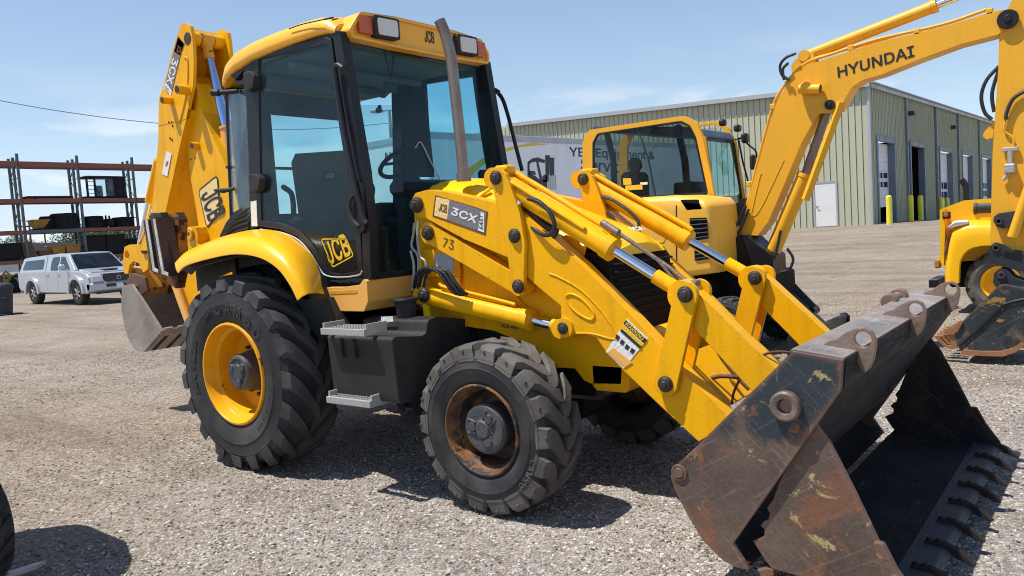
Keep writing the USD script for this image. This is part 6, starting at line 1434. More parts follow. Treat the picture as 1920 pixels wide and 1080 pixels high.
wb(MB().slab([(0, 0), (1, 0), (1, 1), (0, 1)], (BX + 0.12, BY - 0.10, rake(BX) - 0.16), (-21.5, 0, 21.5 * 0.0415), (0, 0, 0.22), -0.16), 'rake_trim', 'grey_trim')
wb(MB().box((BX - 0.06, BY - 0.06, 0.6), (BX + 0.06, BY + 0.1, rake(BX) - 0.15)), 'corner_trim', 'grey_trim')
dr = wb(MB().box((dx0, BY - 0.03, 0.72), (dx1, BY + 0.03, dz)), 'side_door', 'door_white')
build(MB().box((dx0 - 0.09, BY - 0.05, 0.70), (dx0 - 0.005, BY + 0.04, dz + 0.09)).box((dx1 + 0.005, BY - 0.05, 0.70), (dx1 + 0.09, BY + 0.04, dz + 0.09)).box((dx0 - 0.005, BY - 0.05, dz + 0.005), (dx1 + 0.005, BY + 0.04, dz + 0.09)), 'door_frame', 'grey_trim', dr)
build(MB().cyl((dx0 + 0.08, BY - 0.10, 1.70), (dx0 + 0.08, BY - 0.03, 1.70), 0.03, n=8).cyl((dx0 + 0.08, BY - 0.09, 1.70), (dx0 + 0.20, BY - 0.09, 1.70), 0.012, n=6), 'door_handle', 'dark_trim', dr)
wb(MB().slab([(0, 0), (1, 0), (1, 1), (0, 1)], (BX + 0.3, BY - 0.2, rake(BX) + 0.055), (-21.7, 0, 21.7 * 0.0415), (0, YF - BY, (YF - BY) * 0.024), 0.05), 'roof', 'grey_trim')
# long wall with the roller doors
doors = [(37.75, 41.2, 4.72), (45.3, 48.9, 4.80), (54.1, 58.6, 4.86), (63.1, 67.7, 4.94), (73.1, 78.4, 5.02)]
poly = Polygon([(BY + 0.07, -0.4), (YF, -0.4), (YF, eave(YF)), (BY + 0.07, eave(BY))])
for a, b, t in doors:
    poly = poly.difference(sbox(a, -1, b, t))
wb(MB().prismx(poly, BX - 0.10, BX - 0.06), 'long_wall', 'building_green')
y = BY + 0.1
while y < YF - 1:
    hit = [d_ for d_ in doors if d_[0] - 0.25 < y + 0.4 < d_[1] + 0.05 or d_[0] - 0.25 < y < d_[1] + 0.05]
    z0 = hit[0][2] + 0.28 if hit else 0.1
    mb = MB().prismx([(y + 0.03, z0), (y + 0.57, z0), (y + 0.57, eave(y) - 0.12), (y + 0.03, eave(y) - 0.12)], BX - 0.058, BX - 0.02)
    for r_ in (0.0, 0.3):
        mb.prismx([(y + r_, z0), (y + r_ + 0.045, z0), (y + r_ + 0.045, eave(y) - 0.12), (y + r_, eave(y) - 0.12)], BX - 0.0579, BX + 0.02)
    wb(mb, 'wall_panel', 'building_green'); y += 0.6
wb(MB().slab([(0, 0), (1, 0), (1, 1), (0, 1)], (BX + 0.16, BY, eave(BY) - 0.18), (0, YF - BY, (YF - BY) * 0.024), (0, 0, 0.22), -0.16), 'gutter', 'grey_trim')
for y in (44.0, 52.6, 61.0, 71.2):
    wb(MB().box((BX + 0.03, y - 0.10, 0.1), (BX + 0.14, y + 0.10, eave(y) - 0.2)), 'downpipe', 'building_dark_trim')
for i, (a, b, t) in enumerate(doors):
    base = float(gz(BX, a)) + 0.02
    fr = MB().box((BX - 0.02, a - 0.25, 0.0), (BX + 0.05, a - 0.002, t + 0.25)).box((BX - 0.02, b + 0.002, 0.0), (BX + 0.05, b + 0.25, t + 0.25)).box((BX - 0.02, a, t + 0.002), (BX + 0.05, b, t + 0.25))
    fr.box((BX - 0.30, b - 0.01, 0.0), (BX - 0.02, b + 0.20, t))
    wb(fr, 'door_surround', 'building_dark_trim')
    if i == 1:
        wb(MB().box((BX - 8.0, a - 0.3, -0.2), (BX - 7.9, b + 3.0, t + 0.3)).box((BX - 8.0, b + 0.2, -0.2), (BX - 0.2, b + 0.3, t + 0.3)).box((BX - 8, a - 0.3, t + 0.02), (BX - 0.12, b + 0.3, t + 0.12)).box((BX - 8, a - 0.3, -0.2), (BX - 0.2, a - 0.2, t + 0.3)), 'dark_bay', 'grille_black')
        continue
    lift = 0.75 if i == 0 else 0.0
    D = MB(); nsec = 7; hz_ = (t - base - lift) / nsec
    dp = wb(MB().box((BX - 0.34, a, base + lift), (BX - 0.30, b, base + lift + hz_ - 0.01)), 'roller_door', 'door_white')
    for k in range(1, nsec):
        z0 = base + lift + k * hz_
        if k in (2, 3):
            fm = MB(); w_ = (b - a) / 3
            fm.box((BX - 0.34, a, z0), (BX - 0.30, b, z0 + 0.09)).box((BX - 0.34, a, z0 + hz_ - 0.10), (BX - 0.30, b, z0 + hz_ - 0.01))
            for j in range(4):
                yy_ = a + j * w_ - (0.06 if j else 0) - (0.06 if j == 3 else 0)
                fm.box((BX - 0.34, yy_, z0 + 0.09), (BX - 0.30, yy_ + 0.12, z0 + hz_ - 0.10))
            build(fm, 'window_frame', 'door_white', dp)
            for j in range(3):
                build(MB().box((BX - 0.325, a + j * w_ + 0.06, z0 + 0.09), (BX - 0.315, a + (j + 1) * w_ - 0.06, z0 + hz_ - 0.10)), 'pane', 'smoked_glass', dp)
        else:
            build(MB().box((BX - 0.34, a, z0), (BX - 0.30, b, z0 + hz_ - 0.01)), 'door_section', 'door_white', dp)
    wb(MB().box((BX - 3.0, a - 0.2, -0.2), (BX - 2.9, b + 1.0, t + 0.2)), 'dark_bay', 'grille_black')
for y, z in ((45.0, 6.55), (58.5, 6.6)):
    wb(MB().cbox((BX + 0.02, y - 0.18, z - 0.12), (BX + 0.32, y + 0.18, z + 0.12), 0.03), 'wall_lamp', 'dark_trim')
wb(MB().box((BX - 0.2, BY - 0.3, -0.3), (BX + 0.9, YF, 0.03)), 'apron', 'concrete')
# yellow posts guarding the doors
first = None
posts = [(37.2, 'nearest the building corner'), (44.9, 'left of the dark open door'), (48.3, 'right of the dark open door'), (53.6, 'left of the third door'), (58.0, 'right of the third door')]
def post(loc, label):
    bp_ = thing('bollard', label, 'bollard', loc, 'bollards along the workshop')
    mb = MB().lathe([(0.0, 1.30), (0.06, 1.295), (0.11, 1.26), (0.13, 1.20), (0.13, -0.3), (0.0, -0.3)], np.array(loc), 'z', 18, False)
    build(mb, 'post', 'bollard_yellow', bp_, 40)
    return bp_
for px_b, (y, where) in zip((1665, 1706, 1724.5, 1763, 1775), posts):
    y = float(on(px_b, 414, 'x', BX + 1.1)[1]) + 0.3
    loc = (BX + 1.1, y, float(gz(BX + 1.1, y)))
    if first is None:
        first = post(loc, 'yellow bollard ' + where)
    else:
        copy(first, 'bollard', loc, 'yellow bollard ' + where, 'bollards along the workshop')

# ================================================================== white box trailer with printed side
TX, TY0, TY1 = -8.5, 10.2, 26.3
TR = thing('box_trailer', 'white box trailer with a printed forklift and lettering, behind both yellow machines', 'trailer', (TX - 1.3, 18.0, 0))
def tz(y): return 4.09 + (y - TY0) * 0.024
def tr(mb, name, m, parent=None, smooth=None): return build(mb, name, m, parent or TR, smooth)
xe = -11.1
tr(MB().slab([(0, 0), (1, 0), (1, 1), (0, 1)], (TX - 0.05, TY0 + 0.05, 1.1), (0, TY1 - TY0 - 0.1, 0), (0, 0, 2.9), -2.5), 'cargo_box', 'trailer_white')
k = 0; y = TY0 + 0.06
while y < TY1 - 0.05:      # side skins, one sheet after another
    w_ = min(1.22, TY1 - 0.05 - y)
    tr(MB().prismx([(y, 1.15), (y + w_ - 0.006, 1.15), (y + w_ - 0.006, tz(y + w_) - 0.16), (y, tz(y) - 0.16)], TX - 0.049, TX - 0.02), 'side_skin', 'trailer_white'); y += 1.22
tr(MB().prism([(xe + 0.06, 1.2), (TX - 0.06, 1.2), (TX - 0.06, tz(TY0) - 0.14), (xe + 0.06, tz(TY0) - 0.14)], TY0 + 0.01, TY0 + 0.049), 'end_skin', 'trailer_white')
tr(MB().prismx([(TY0, tz(TY0) - 0.16), (TY1, tz(TY1) - 0.16), (TY1, tz(TY1)), (TY0, tz(TY0))], TX - 0.06, TX + 0.0), 'top_rail', 'grey_trim')
tr(MB().prism([(xe, tz(TY0) - 0.14), (TX - 0.062, tz(TY0) - 0.14), (TX - 0.062, tz(TY0)), (xe, tz(TY0))], TY0 - 0.01, TY0 + 0.05), 'end_top_rail', 'grey_trim')
for x_ in (xe, TX - 0.10):
    tr(MB().box((x_, TY0 - 0.02, 1.0), (x_ + 0.10, TY0 + 0.009, tz(TY0) - 0.142)), 'corner_post', 'grey_trim')
tr(MB().box((TX - 0.10, TY0, 1.0), (TX + 0.01, TY1, 1.149)).box((xe, TY0, 1.0), (xe + 0.1, TY1, 1.149)), 'bottom_rail', 'grey_trim')
tr(MB().slab([(0, 0), (1, 0), (1, 1), (0, 1)], (TX - 0.01, TY0 + 0.02, tz(TY0) - 0.005), (0, TY1 - TY0, (TY1 - TY0) * 0.024), (-2.58, 0, 0), 0.02), 'roof', 'trailer_white')
for y in (23.0, 24.3):
    for x_ in (TX - 0.35, xe + 0.05):
        tr(MB().lathe([(0.0, 0.0), (0.28, 0.0), (0.5, 0.02), (0.51, 0.28), (0.0, 0.28)], (x_, y, 0.51), 'x', 28, False), 'wheel', 'rubber', smooth=40)
tr(MB().box((TX - 0.5, 12.5, 0.1), (TX - 0.4, 12.6, 1.1)).box((xe + 0.4, 12.5, 0.1), (xe + 0.5, 12.6, 1.1)), 'landing_leg', 'dark_trim')
def tp(pts, m, name='print', t=0.004, lift=0.0):
    p = [tuple(on(x, y, 'x', TX - 0.02)[[1, 2]]) for x, y in pts]
    return tr(MB().prismx(p, TX - 0.02 + lift, TX - 0.02 + lift + t), name, m)
tp([(846, 345), (870, 322), (900, 300), (925, 286), (942, 279), (985, 269.5), (1002, 268), (1028, 270.8), (1005, 273), (975, 276), (945, 286), (925, 296), (900, 314), (872, 340)], 'decal_yellow', 'printed_swoosh')
def ttext(s, bl, br, tl, m='decal_black'):
    o, a, b = (on(*p_, 'x', TX - 0.02) for p_ in (bl, br, tl)); return tr(text(MB(), s, o, a - o, b - o, 0.004), 'printed_lettering', m)
ttext('YES Equipment &', (1068, 298), (1227, 303), (1067, 275))
ttext('Services', (1089, 320), (1190, 326), (1089, 296))
for i, ch in enumerate('YES'):
    ttext(ch, (842, 281 + i * 9.5), (848, 281.3 + i * 9.5), (842, 274 + i * 9.5), 'decal_white')
o, a, b = on(722, 300, 'y', TY0 + 0.009), on(800, 291, 'y', TY0 + 0.009), on(722, 286, 'y', TY0 + 0.009)
tr(text(MB(), 'NOT CAR', o, a - o, b - o, 0.004), 'printed_lettering', 'decal_black')
for pts, m in (([(1031, 295), (1039, 296), (1039, 330), (1031, 330)], 'decal_black'), ([(1022, 291), (1031, 291), (1030, 340), (1023, 340)], 'charcoal_digger'), ([(989, 304), (998, 297), (1008, 295), (1022, 300), (1021, 306), (1008, 303), (998, 304), (991, 308)], 'charcoal_digger'),
               ([(989, 305), (993, 305), (993, 328), (989, 326)], 'decal_black'), ([(1005, 303), (1009, 303), (1017, 336), (1012, 338)], 'decal_black'), ([(989, 324), (1004, 330), (1010, 336), (1026, 338), (1026, 362), (989, 350)], 'charcoal_digger'),
               ([(1017, 330), (1022, 327), (1026, 332), (1024, 342), (1017, 340)], 'decal_black'), ([(991, 320), (1003, 321), (1005, 328), (992, 327)], 'decal_black')):
    tp(pts, m, 'printed_forklift')
for i in range(5):
    tp([(1028 + i * 3.2, 328), (1029.6 + i * 3.2, 328), (1029.6 + i * 3.2, 356), (1028 + i * 3.2, 355)], 'grey_trim', 'printed_forklift', lift=0.004)

# ================================================================== pallet rack at the left
RX, RB = -40.4, -41.5
yu = [10.1, 13.15, 16.13, 19.19, 22.2, 25.2]
RK = thing('pallet_rack', 'tall steel pallet rack with orange beams and grey-green uprights at the left edge', 'rack', (-41, 16, 0.0))
def rk(mb, name, m, parent=None): return build(mb, name, m, parent or RK)
for y in yu:
    for x in (RX, RB, RX - 0.55):
        rk(MB().box((x - 0.05, y - 0.06, -0.2), (x + 0.05, y + 0.06, 7.15 if x == RX else 7.0)), 'upright', 'rack_green')
    for k in range(6):
        z = 0.4 + k * 1.1
        rk(MB().tube([(RX - 0.03, y, z), (RB + 0.03, y, z + (1.1 if k % 2 == 0 else 1.1))] if k % 2 == 0 else [(RB + 0.03, y, z), (RX - 0.03, y, z + 1.1)], 0.03, 5), 'brace', 'rack_green')
        rk(MB().tube([(RX, y, z), (RB, y, z)], 0.025, 5), 'brace', 'rack_green')
lev = [(6.62, 0.26), (4.70, 0.22), (3.08, 0.20), (1.55, 0.20)]
for z, h in lev:
    for y0, y1 in zip(yu[:-1], yu[1:]):
        for x in (RX + 0.07, RB - 0.07):
            rk(MB().cbox((x - 0.03, y0 + 0.02, z - h / 2), (x + 0.03, y1 - 0.02, z + h / 2), 0.01), 'beam', 'rack_orange' if not (z == 3.08 and y0 == 13.15) else 'rack_green')
        if z < 6:
            for d_ in range(6):
                yy = y0 + 0.25 + d_ * 0.48
                rk(MB().box((RB, yy, z + h / 2 - 0.05), (RX, yy + 0.1, z + h / 2 - 0.002)), 'deck_slat', 'wood')
# things stored on it; each is built at the place where it rests
def rest(level): return lev[level][0] + lev[level][1] / 2
def yr(px, py, x=-40.9): return on(px, py, 'x', x)[1]
XS = -40.9
def item(name, label, cat, mats_meshes, group=None):
    vv = np.vstack([m.arr()[0] for _, m, _ in mats_meshes]); lo, hi = vv.min(0), vv.max(0)
    th = thing(name, label, cat, ((lo[0] + hi[0]) / 2, (lo[1] + hi[1]) / 2, lo[2]), group)
    for nm, m, mt in mats_meshes:
        build(m, nm, mt, th, 40)
# right of the digging arm
# machine cab on the second level
z0 = rest(1); a, b = yr(152, 368), yr(232, 368)
fr = MB(); H_ = 1.25
fr.cbox((XS - 0.55, a, z0), (XS + 0.5, b, z0 + 0.12), 0.03).cbox((XS - 0.55, a + 0.1, z0 + H_ - 0.12), (XS + 0.5, b - 0.1, z0 + H_), 0.04)
for y in (a + 0.12, a + 0.55, b - 0.75, b - 0.2):
    for x in (XS - 0.5, XS + 0.42):
        fr.box((x, y, z0 + 0.1), (x + 0.08, y + 0.09, z0 + H_ - 0.1))
fr.cbox((XS - 0.5, b - 0.68, z0 + 0.1), (XS + 0.48, b - 0.12, z0 + H_ - 0.05), 0.04)
bars = MB()
for k in range(4):
    bars.box((XS + 0.44, a + 0.2, z0 + 0.25 + k * 0.22), (XS + 0.47, a + 0.55, z0 + 0.28 + k * 0.22))
item('machine_cab', 'black skid steer cab stored on the second shelf of the rack', 'cab', [('frame', fr, 'junk_black'), ('window_bars', bars, 'junk_black'), ('seat', MB().cbox((XS - 0.2, a + 0.8, z0 + 0.12), (XS + 0.1, a + 1.2, z0 + 0.75), 0.06), 'seat_fabric'), ('window', MB().box((XS + 0.45, a + 0.66, z0 + 0.14), (XS + 0.456, b - 0.76, z0 + H_ - 0.14)), 'clear_glass')])
a, b = yr(44, 368), yr(130, 366)
pl = MB()
for k in range(9):
    y = a + k * (b - a) / 9; pl.box((XS - 0.5, y, rest(1) + 0.12), (XS + 0.5, y + (b - a) / 9 - 0.05, rest(1) + 0.15))
bl_ = MB()
for x in (-0.45, 0.0, 0.4):
    bl_.box((XS + x, a, rest(1)), (XS + x + 0.08, b, rest(1) + 0.12))
item('pallet', 'low dark wooden pallet on the second shelf, left of the black cab', 'pallet', [('boards', pl, 'junk_brown'), ('blocks', bl_, 'junk_black')])
def tyre_stack(nm, label, ya, yb, lvl, r, n_, m='junk_black', group=None):
    c = (ya + yb) / 2; z = rest(lvl); ms = []
    R_ = (yb - ya) / 2
    for k in range(n_):
        prof = [(R_ * 0.55, 0), (R_ * 0.85, 0), (R_, 0.05 * r), (R_, 0.95 * r), (R_ * 0.85, r), (R_ * 0.55, r)]
        t = MB().lathe(prof, (XS, c, z + k * r), 'z', 28)
        for j in range(16):
            an = j * math.pi / 8; e = np.array([math.cos(an), math.sin(an), 0]); p_ = np.array([XS, c, z + k * r]) + e * R_
            t.add(*(lambda bx: (bx.vertices @ np.array([[e[0], e[1], 0], [-e[1], e[0], 0], [0, 0, 1]]) + p_ + [0, 0, r / 2], bx.faces))(trimesh.creation.box((0.06, R_ * 0.16, r * 0.8))))
        ms.append(('tyre', t, m))
    item(nm, label, 'tyres' if n_ > 1 else 'track', ms, group)
tyre_stack('track_roll', 'tall coil of black rubber track in the middle of the third shelf', yr(97, 424), yr(146, 424), 2, 0.85, 1)
tyre_stack('track_roll', 'lower coil of black rubber track between the yellow hopper and taller coil', yr(76, 424), yr(99, 424), 2, 0.72, 1)
tyre_stack('tyre_stack', 'stack of black tyres on the third shelf under the black cab', yr(156, 418), yr(192, 418), 2, 0.33, 2)
tyre_stack('tyre_stack', 'low stack of black tyres at the right end of the third shelf', yr(213, 418), yr(248, 418), 2, 0.28, 2)
def bin_(nm, label, cat, pa, pb, py, lvl, h, m, flare=0.12, top=None):
    a, b = yr(pa, py), yr(pb, py); z = rest(lvl)
    def ringz(zz, f): return np.array([(XS - 0.45 - f, a - f, zz), (XS + 0.4 + f, a - f, zz), (XS + 0.4 + f, b + f, zz), (XS - 0.45 - f, b + f, zz)])
    out = MB()
    rows = [ringz(z + 0.08, -flare), ringz(z + h, 0.0), ringz(z + h, -0.05), ringz(z + 0.14, -flare - 0.05)]
    V = np.vstack(rows); F = []
    for r_ in range(3):
        for j in range(4):
            p_, q_ = r_ * 4 + j, r_ * 4 + (j + 1) % 4
            F += [(p_, q_, q_ + 4), (p_, q_ + 4, p_ + 4)]
    F += [(0, 2, 1), (0, 3, 2), (12, 13, 14), (12, 14, 15)]
    out.add(V, np.array(F))
    rim = MB()
    for p_, q_ in ((0, 1), (1, 2), (2, 3), (3, 0)):
        R_ = ringz(z + h, 0.02); rim.tube([R_[p_], R_[q_]], 0.035, 6)
    feet = MB()
    for dx in (-0.35, 0.25):
        feet.box((XS + dx, a + 0.1, z), (XS + dx + 0.1, b - 0.1, z + 0.082))
    ms = [('shell', out, m), ('rim', rim, m), ('runner', feet, 'junk_black')]
    if top: ms.append(('load', top(a, b, z + h), 'junk_black'))
    item(nm, label, cat, ms)
bin_('hopper', 'small yellow steel hopper at the left of the third shelf', 'hopper', 58, 88, 424, 2, 0.52, 'junk_yellow', 0.18)
bin_('crate', 'black crate of parts beside tyre stack at the right of the third shelf', 'crate', 196, 209, 418, 2, 0.45, 'junk_black', 0.02, lambda a, b, z: MB().cyl((XS, a + 0.1, z - 0.1), (XS, a + 0.1, z + 0.25), 0.05, n=8).cyl((XS, b - 0.1, z - 0.1), (XS, b - 0.1, z + 0.22), 0.05, n=8))
bin_('steel_bin', 'rusty yellow steel bin on the lowest shelf, left of the pair', 'bin', 93, 119, 478, 3, 0.62, 'junk_yellow', 0.10)
bin_('steel_bin', 'pale tan steel bin on the lowest shelf, right of the pair', 'bin', 120, 147, 478, 3, 0.66, 'junk_yellow', 0.06)
bin_('steel_tray', 'low rust-brown tray on the lowest shelf beside the dark bucket', 'tray', 68, 90, 482, 3, 0.42, 'junk_brown', 0.05)
bin_('black_container', 'big black container on the lowest shelf, below the tyre stack', 'container', 160, 194, 475, 3, 1.10, 'junk_black', 0.0)
bin_('black_container', 'big black container on the lowest shelf, nearest the rear digging arm', 'container', 196, 230, 473, 3, 1.08, 'junk_black', 0.0)
bin_('black_container', 'small black container on the lowest shelf at its far right end', 'container', 240, 258, 465, 3, 0.8, 'junk_black', 0.0)
bin_('black_container', 'wide black container on the lowest shelf at the left edge', 'container', -14, 36, 486, 3, 0.88, 'junk_black', 0.0)
a, b = yr(38, 484), yr(68, 484); z = rest(3)
bk_ = MB().prismx([(a, z + 0.75), (a + 0.1, z + 0.9), (a + 0.45, z + 0.95), (b, z + 0.05), (b - 0.2, z), (a + 0.1, z)], XS - 0.5, XS + 0.4)
item('loader_bucket', 'dark tilted digging bucket on the lowest shelf above the pickup', 'bucket', [('shell', bk_, 'junk_brown'), ('lip', MB().box((XS + 0.4, a + 0.1, z + 0.02), (XS + 0.5, b - 0.1, z + 0.1)), 'junk_black')])
bin_('black_container', 'dark container on the third shelf, seen between dipper and boom', 'container', 349, 366, 428, 2, 0.62, 'junk_black', 0.0)
# clutter under the lowest shelf
for k, (pa, pb, py, h, m, lb) in enumerate(((0, 16, 540, 0.9, 'junk_yellow', 'yellow machine attachment on the ground under the rack at the left edge'), (17, 34, 540, 0.7, 'junk_black', 'dark machine attachment on the ground under the rack, beside the pickup'))):
    a, b = yr(pa, py), yr(pb, py)
    mb = MB().cbox((XS - 0.4, a, 0.0), (XS + 0.4, b, h * 0.45), 0.05).cbox((XS - 0.3, a + 0.1, h * 0.45), (XS + 0.3, b - 0.1, h), 0.08)
    ar = MB().tube([(XS + 0.42, a, h), (XS + 0.45, (a + b) / 2, h * 1.25), (XS + 0.42, b, h)], 0.06, 8).tube([(XS + 0.42, a + 0.1, 0.1), (XS + 0.42, a + 0.1, h)], 0.05, 8)
    item('machine_attachment', lb, 'attachment', [('body', mb, 'junk_black'), ('arms', ar, m), ('plate', MB().cbox((XS + 0.40, a + 0.12, h * 0.1), (XS + 0.46, b - 0.12, h * 0.8), 0.02), m)])

# ================================================================== silver pickup
PX0, PY0 = -22.95, 7.85      # front axle, near side
PT = thing('pickup_truck', 'silver crew cab pickup with a canopy parked in front of the rack', 'pickup', (-24.7, 8.8, 0))
def pt(mb, name, m, parent=None, smooth=None): return build(mb, name, m, parent or PT, smooth)
WID = 1.88; ra = -26.45
def arch(c, r, n=12): return [(c + r * math.cos(t), 0.38 + r * math.sin(t)) for t in np.linspace(math.pi, 0, n)]
def body_section(d):   # outline of the side, d = inset
    lo = [(-27.62, 0.62), (-27.62, 1.10), (-27.55, 1.16), (-23.35, 1.17), (-23.15, 1.16), (-22.6, 1.11), (-22.15, 1.03), (-22.0, 0.92), (-21.93, 0.66), (-21.97, 0.46), (-22.25, 0.36)]
    a = arch(PX0, 0.50)[::-1]; b = arch(ra, 0.50)[::-1]
    poly = lo + [(-22.45, 0.36)] + [p_ for p_ in a] + [(-23.50, 0.40), (-25.9, 0.42)] + [p_ for p_ in b] + [(-26.95, 0.45), (-27.5, 0.5)]
    return Polygon(poly).buffer(0)
Pb = body_section(0)
bd = MB().prism(Pb.buffer(-0.02), PY0, PY0 + 0.04).prism(Pb, PY0 + 0.04, PY0 + WID - 0.04).prism(Pb.buffer(-0.02), PY0 + WID - 0.04, PY0 + WID)
B_ = pt(bd, 'body', 'silver_paint')
for xw in (PX0, ra):
    for s in (0, 1):
        fl = LineString([(p_[0], p_[1]) for p_ in arch(xw, 0.55, 16)]).buffer(0.065, cap_style=2)
        y = PY0 - 0.055 if s == 0 else PY0 + WID - 0.01
        pt(MB().prism(fl, y, y + 0.065), 'wheel_arch', 'silver_paint')
        c = np.array([xw, PY0 + 0.0 if s == 0 else PY0 + WID, 0.40])
        w = group_part('wheel', PT)
        t = MB().lathe([(0.235, 0.02), (0.30, 0.0), (0.37, 0.01), (0.40, 0.04), (0.402, 0.24), (0.37, 0.27), (0.235, 0.26), (0.22, 0.13)], np.zeros(3), 'y', 36)
        r = MB().lathe([(0.235, 0.02), (0.22, 0.015), (0.20, 0.06), (0.19, 0.09), (0.0, 0.09), (0.0, 0.12), (0.22, 0.12)], np.zeros(3), 'y', 30, False)
        sp = MB()
        for k in range(6):
            an = k * math.pi / 3 + 0.3; sp.tube([(0.03 * math.cos(an), 0.03, 0.03 * math.sin(an)), (0.21 * math.cos(an), 0.035, 0.21 * math.sin(an))], [0.035, 0.028], 6)
        if s: t, r, sp = t.mirror(), r.mirror(), sp.mirror()
        build(t.moved(c), 'tyre', 'rubber', w, 40); build(r.moved(c), 'rim', 'dark_trim', w, 40); build(sp.moved(c), 'spokes', 'bright_steel', w, 40)
pt(MB().cbox((-27.4, PY0 + 0.25, 0.35), (-22.1, PY0 + WID - 0.25, 0.6), 0.03), 'underbody', 'dark_trim')
def taper(poly, inset, name, m, parent=None):
    """house of glass: full width at the belt, narrower at the roof; poly rows run (x, z, inset at that height)"""
    pts = []
    for x, z, i in poly:
        pts += [(x, PY0 + 0.05 + i, z), (x, PY0 + WID - 0.05 - i, z)]
    return pt(MB().add(trimesh.convex.convex_hull(np.array(pts))), name, m, parent)
CAB = taper([(-25.3, 1.16, 0), (-23.05, 1.16, 0.02), (-25.3, 1.73, 0.15), (-23.95, 1.735, 0.16), (-23.75, 1.70, 0.17), (-24.6, 1.765, 0.25)], 0, 'cab', 'silver_paint')
CAN = taper([(-27.58, 1.16, 0.0), (-25.34, 1.16, 0.0), (-27.30, 1.66, 0.12), (-25.34, 1.72, 0.14), (-27.0, 1.70, 0.2), (-25.4, 1.75, 0.25)], 0, 'canopy', 'silver_paint')
def sidewin(pts, name, par, slope=0.15 / 0.57, out=0.006):
    """pts (x, z) on the sloping near side, with its twin on the other side"""
    for s in (0, 1):
        V = []
        for x, z in pts:
            i = 0.05 + (z - 1.16) * slope - out
            V.append((x, PY0 + i if s == 0 else PY0 + WID - i, z))
        V = np.array(V); n_ = len(V); V2 = V + [0, 0.03 if s == 0 else -0.03, 0]
        F = [(0, i, i + 1) for i in range(1, n_ - 1)]
        mb = MB().add(*fixvol_c(np.vstack([V, V2]), np.array(F + [(n_ + a_, n_ + c_, n_ + b_) for a_, b_, c_ in F] + [q_ for i in range(n_) for q_ in ((i, n_ + i, n_ + (i + 1) % n_), (i, n_ + (i + 1) % n_, (i + 1) % n_))])))
        build(mb, name, 'smoked_glass' if True else '', par)
MATS['pickup_glass'] = MATS['smoked_glass']
sidewin(rounded([(-23.42, 1.19), (-23.95, 1.64), (-24.22, 1.66), (-24.24, 1.19)], 0.05, 3), 'front_side_window', CAB)
sidewin(rounded([(-24.36, 1.19), (-24.34, 1.66), (-24.85, 1.65), (-24.95, 1.50), (-24.93, 1.19)], 0.06, 3), 'rear_side_window', CAB)
sidewin(rounded([(-25.55, 1.25), (-25.55, 1.60), (-27.1, 1.57), (-27.3, 1.25)], 0.05, 3), 'canopy_window', CAN, 0.235, 0.012)
wsv = np.array([[(-23.10, PY0 + 0.16, 1.19), (-23.77, PY0 + 0.27, 1.69)], [(-23.06, PY0 + WID / 2, 1.20), (-23.74, PY0 + WID / 2, 1.70)], [(-23.10, PY0 + WID - 0.16, 1.19), (-23.77, PY0 + WID - 0.27, 1.69)]])
build(MB().solid_loft(wsv + [0.035, 0, 0.02], 0.02), 'windscreen', 'smoked_glass', CAB)
pt(MB().cbox((-22.75, PY0 + 0.70, 1.115), (-22.35, PY0 + 1.18, 1.155), 0.015).box((-22.35, PY0 + 0.74, 1.10), (-22.343, PY0 + 1.14, 1.142)), 'hood_scoop', 'dark_trim')
pt(MB().add(trimesh.convex.convex_hull(np.array([(x, y, z) for x, z in ((-23.05, 1.19), (-22.2, 1.07), (-23.05, 1.1), (-22.2, 1.0)) for y in (PY0 + 0.2, PY0 + WID - 0.2)]))), 'bonnet', 'silver_paint')
FX = -21.92
g_ = pt(MB().prismx(rounded([(PY0 + 0.50, 0.74), (PY0 + 0.42, 1.00), (PY0 + WID - 0.42, 1.00), (PY0 + WID - 0.50, 0.74)], 0.05), FX - 0.2, FX + 0.03), 'grille', 'dark_trim')
build(MB().lathe([(0.05, 0.0), (0.07, 0.0), (0.07, 0.02), (0.05, 0.02)], (FX + 0.03, PY0 + WID / 2, 0.85), 'x', 20), 'grille_emblem', 'bright_steel', g_)
for s in (0, 1):
    y = PY0 + 0.03 if s == 0 else PY0 + WID - 0.43
    pt(MB().add(trimesh.convex.convex_hull(np.array([(x, yy, z) for x, yy, z in ((FX - 0.30, y + (0 if s == 0 else 0.40), 0.74), (FX - 0.30, y + (0 if s == 0 else 0.40), 0.93), (FX + 0.02, y + (0.05 if s == 0 else 0.35), 0.74), (FX - 0.0, y + (0.05 if s == 0 else 0.35), 0.92), (FX + 0.03, y + (0.40 if s == 0 else 0), 0.76), (FX + 0.0, y + (0.40 if s == 0 else 0), 0.93), (FX - 0.3, y + 0.2, 0.8))]))), 'headlight', 'lamp_lens')
    yf = PY0 + 0.24 if s == 0 else PY0 + WID - 0.24
    pt(MB().lathe([(0, 0.035), (0.05, 0.035), (0.075, 0.02), (0.08, 0.0), (0, 0)], (FX + 0.02, yf, 0.55), 'x', 18, False), 'fog_lamp', 'hub_grey')
    ym = PY0 - 0.16 if s == 0 else PY0 + WID + 0.16
    pt(MB().cbox((-23.62, ym - 0.09, 1.19), (-23.42, ym + 0.09, 1.40), 0.05).tube([(-23.5, ym, 1.22), (-23.45, PY0 + 0.04 if s == 0 else PY0 + WID - 0.04, 1.2)], 0.03, 6), 'door_mirror', 'silver_paint')
pt(MB().cbox((FX - 0.30, PY0 + 0.0, 0.42), (FX + 0.06, PY0 + WID - 0.0, 0.73), 0.06), 'front_bumper', 'silver_paint')
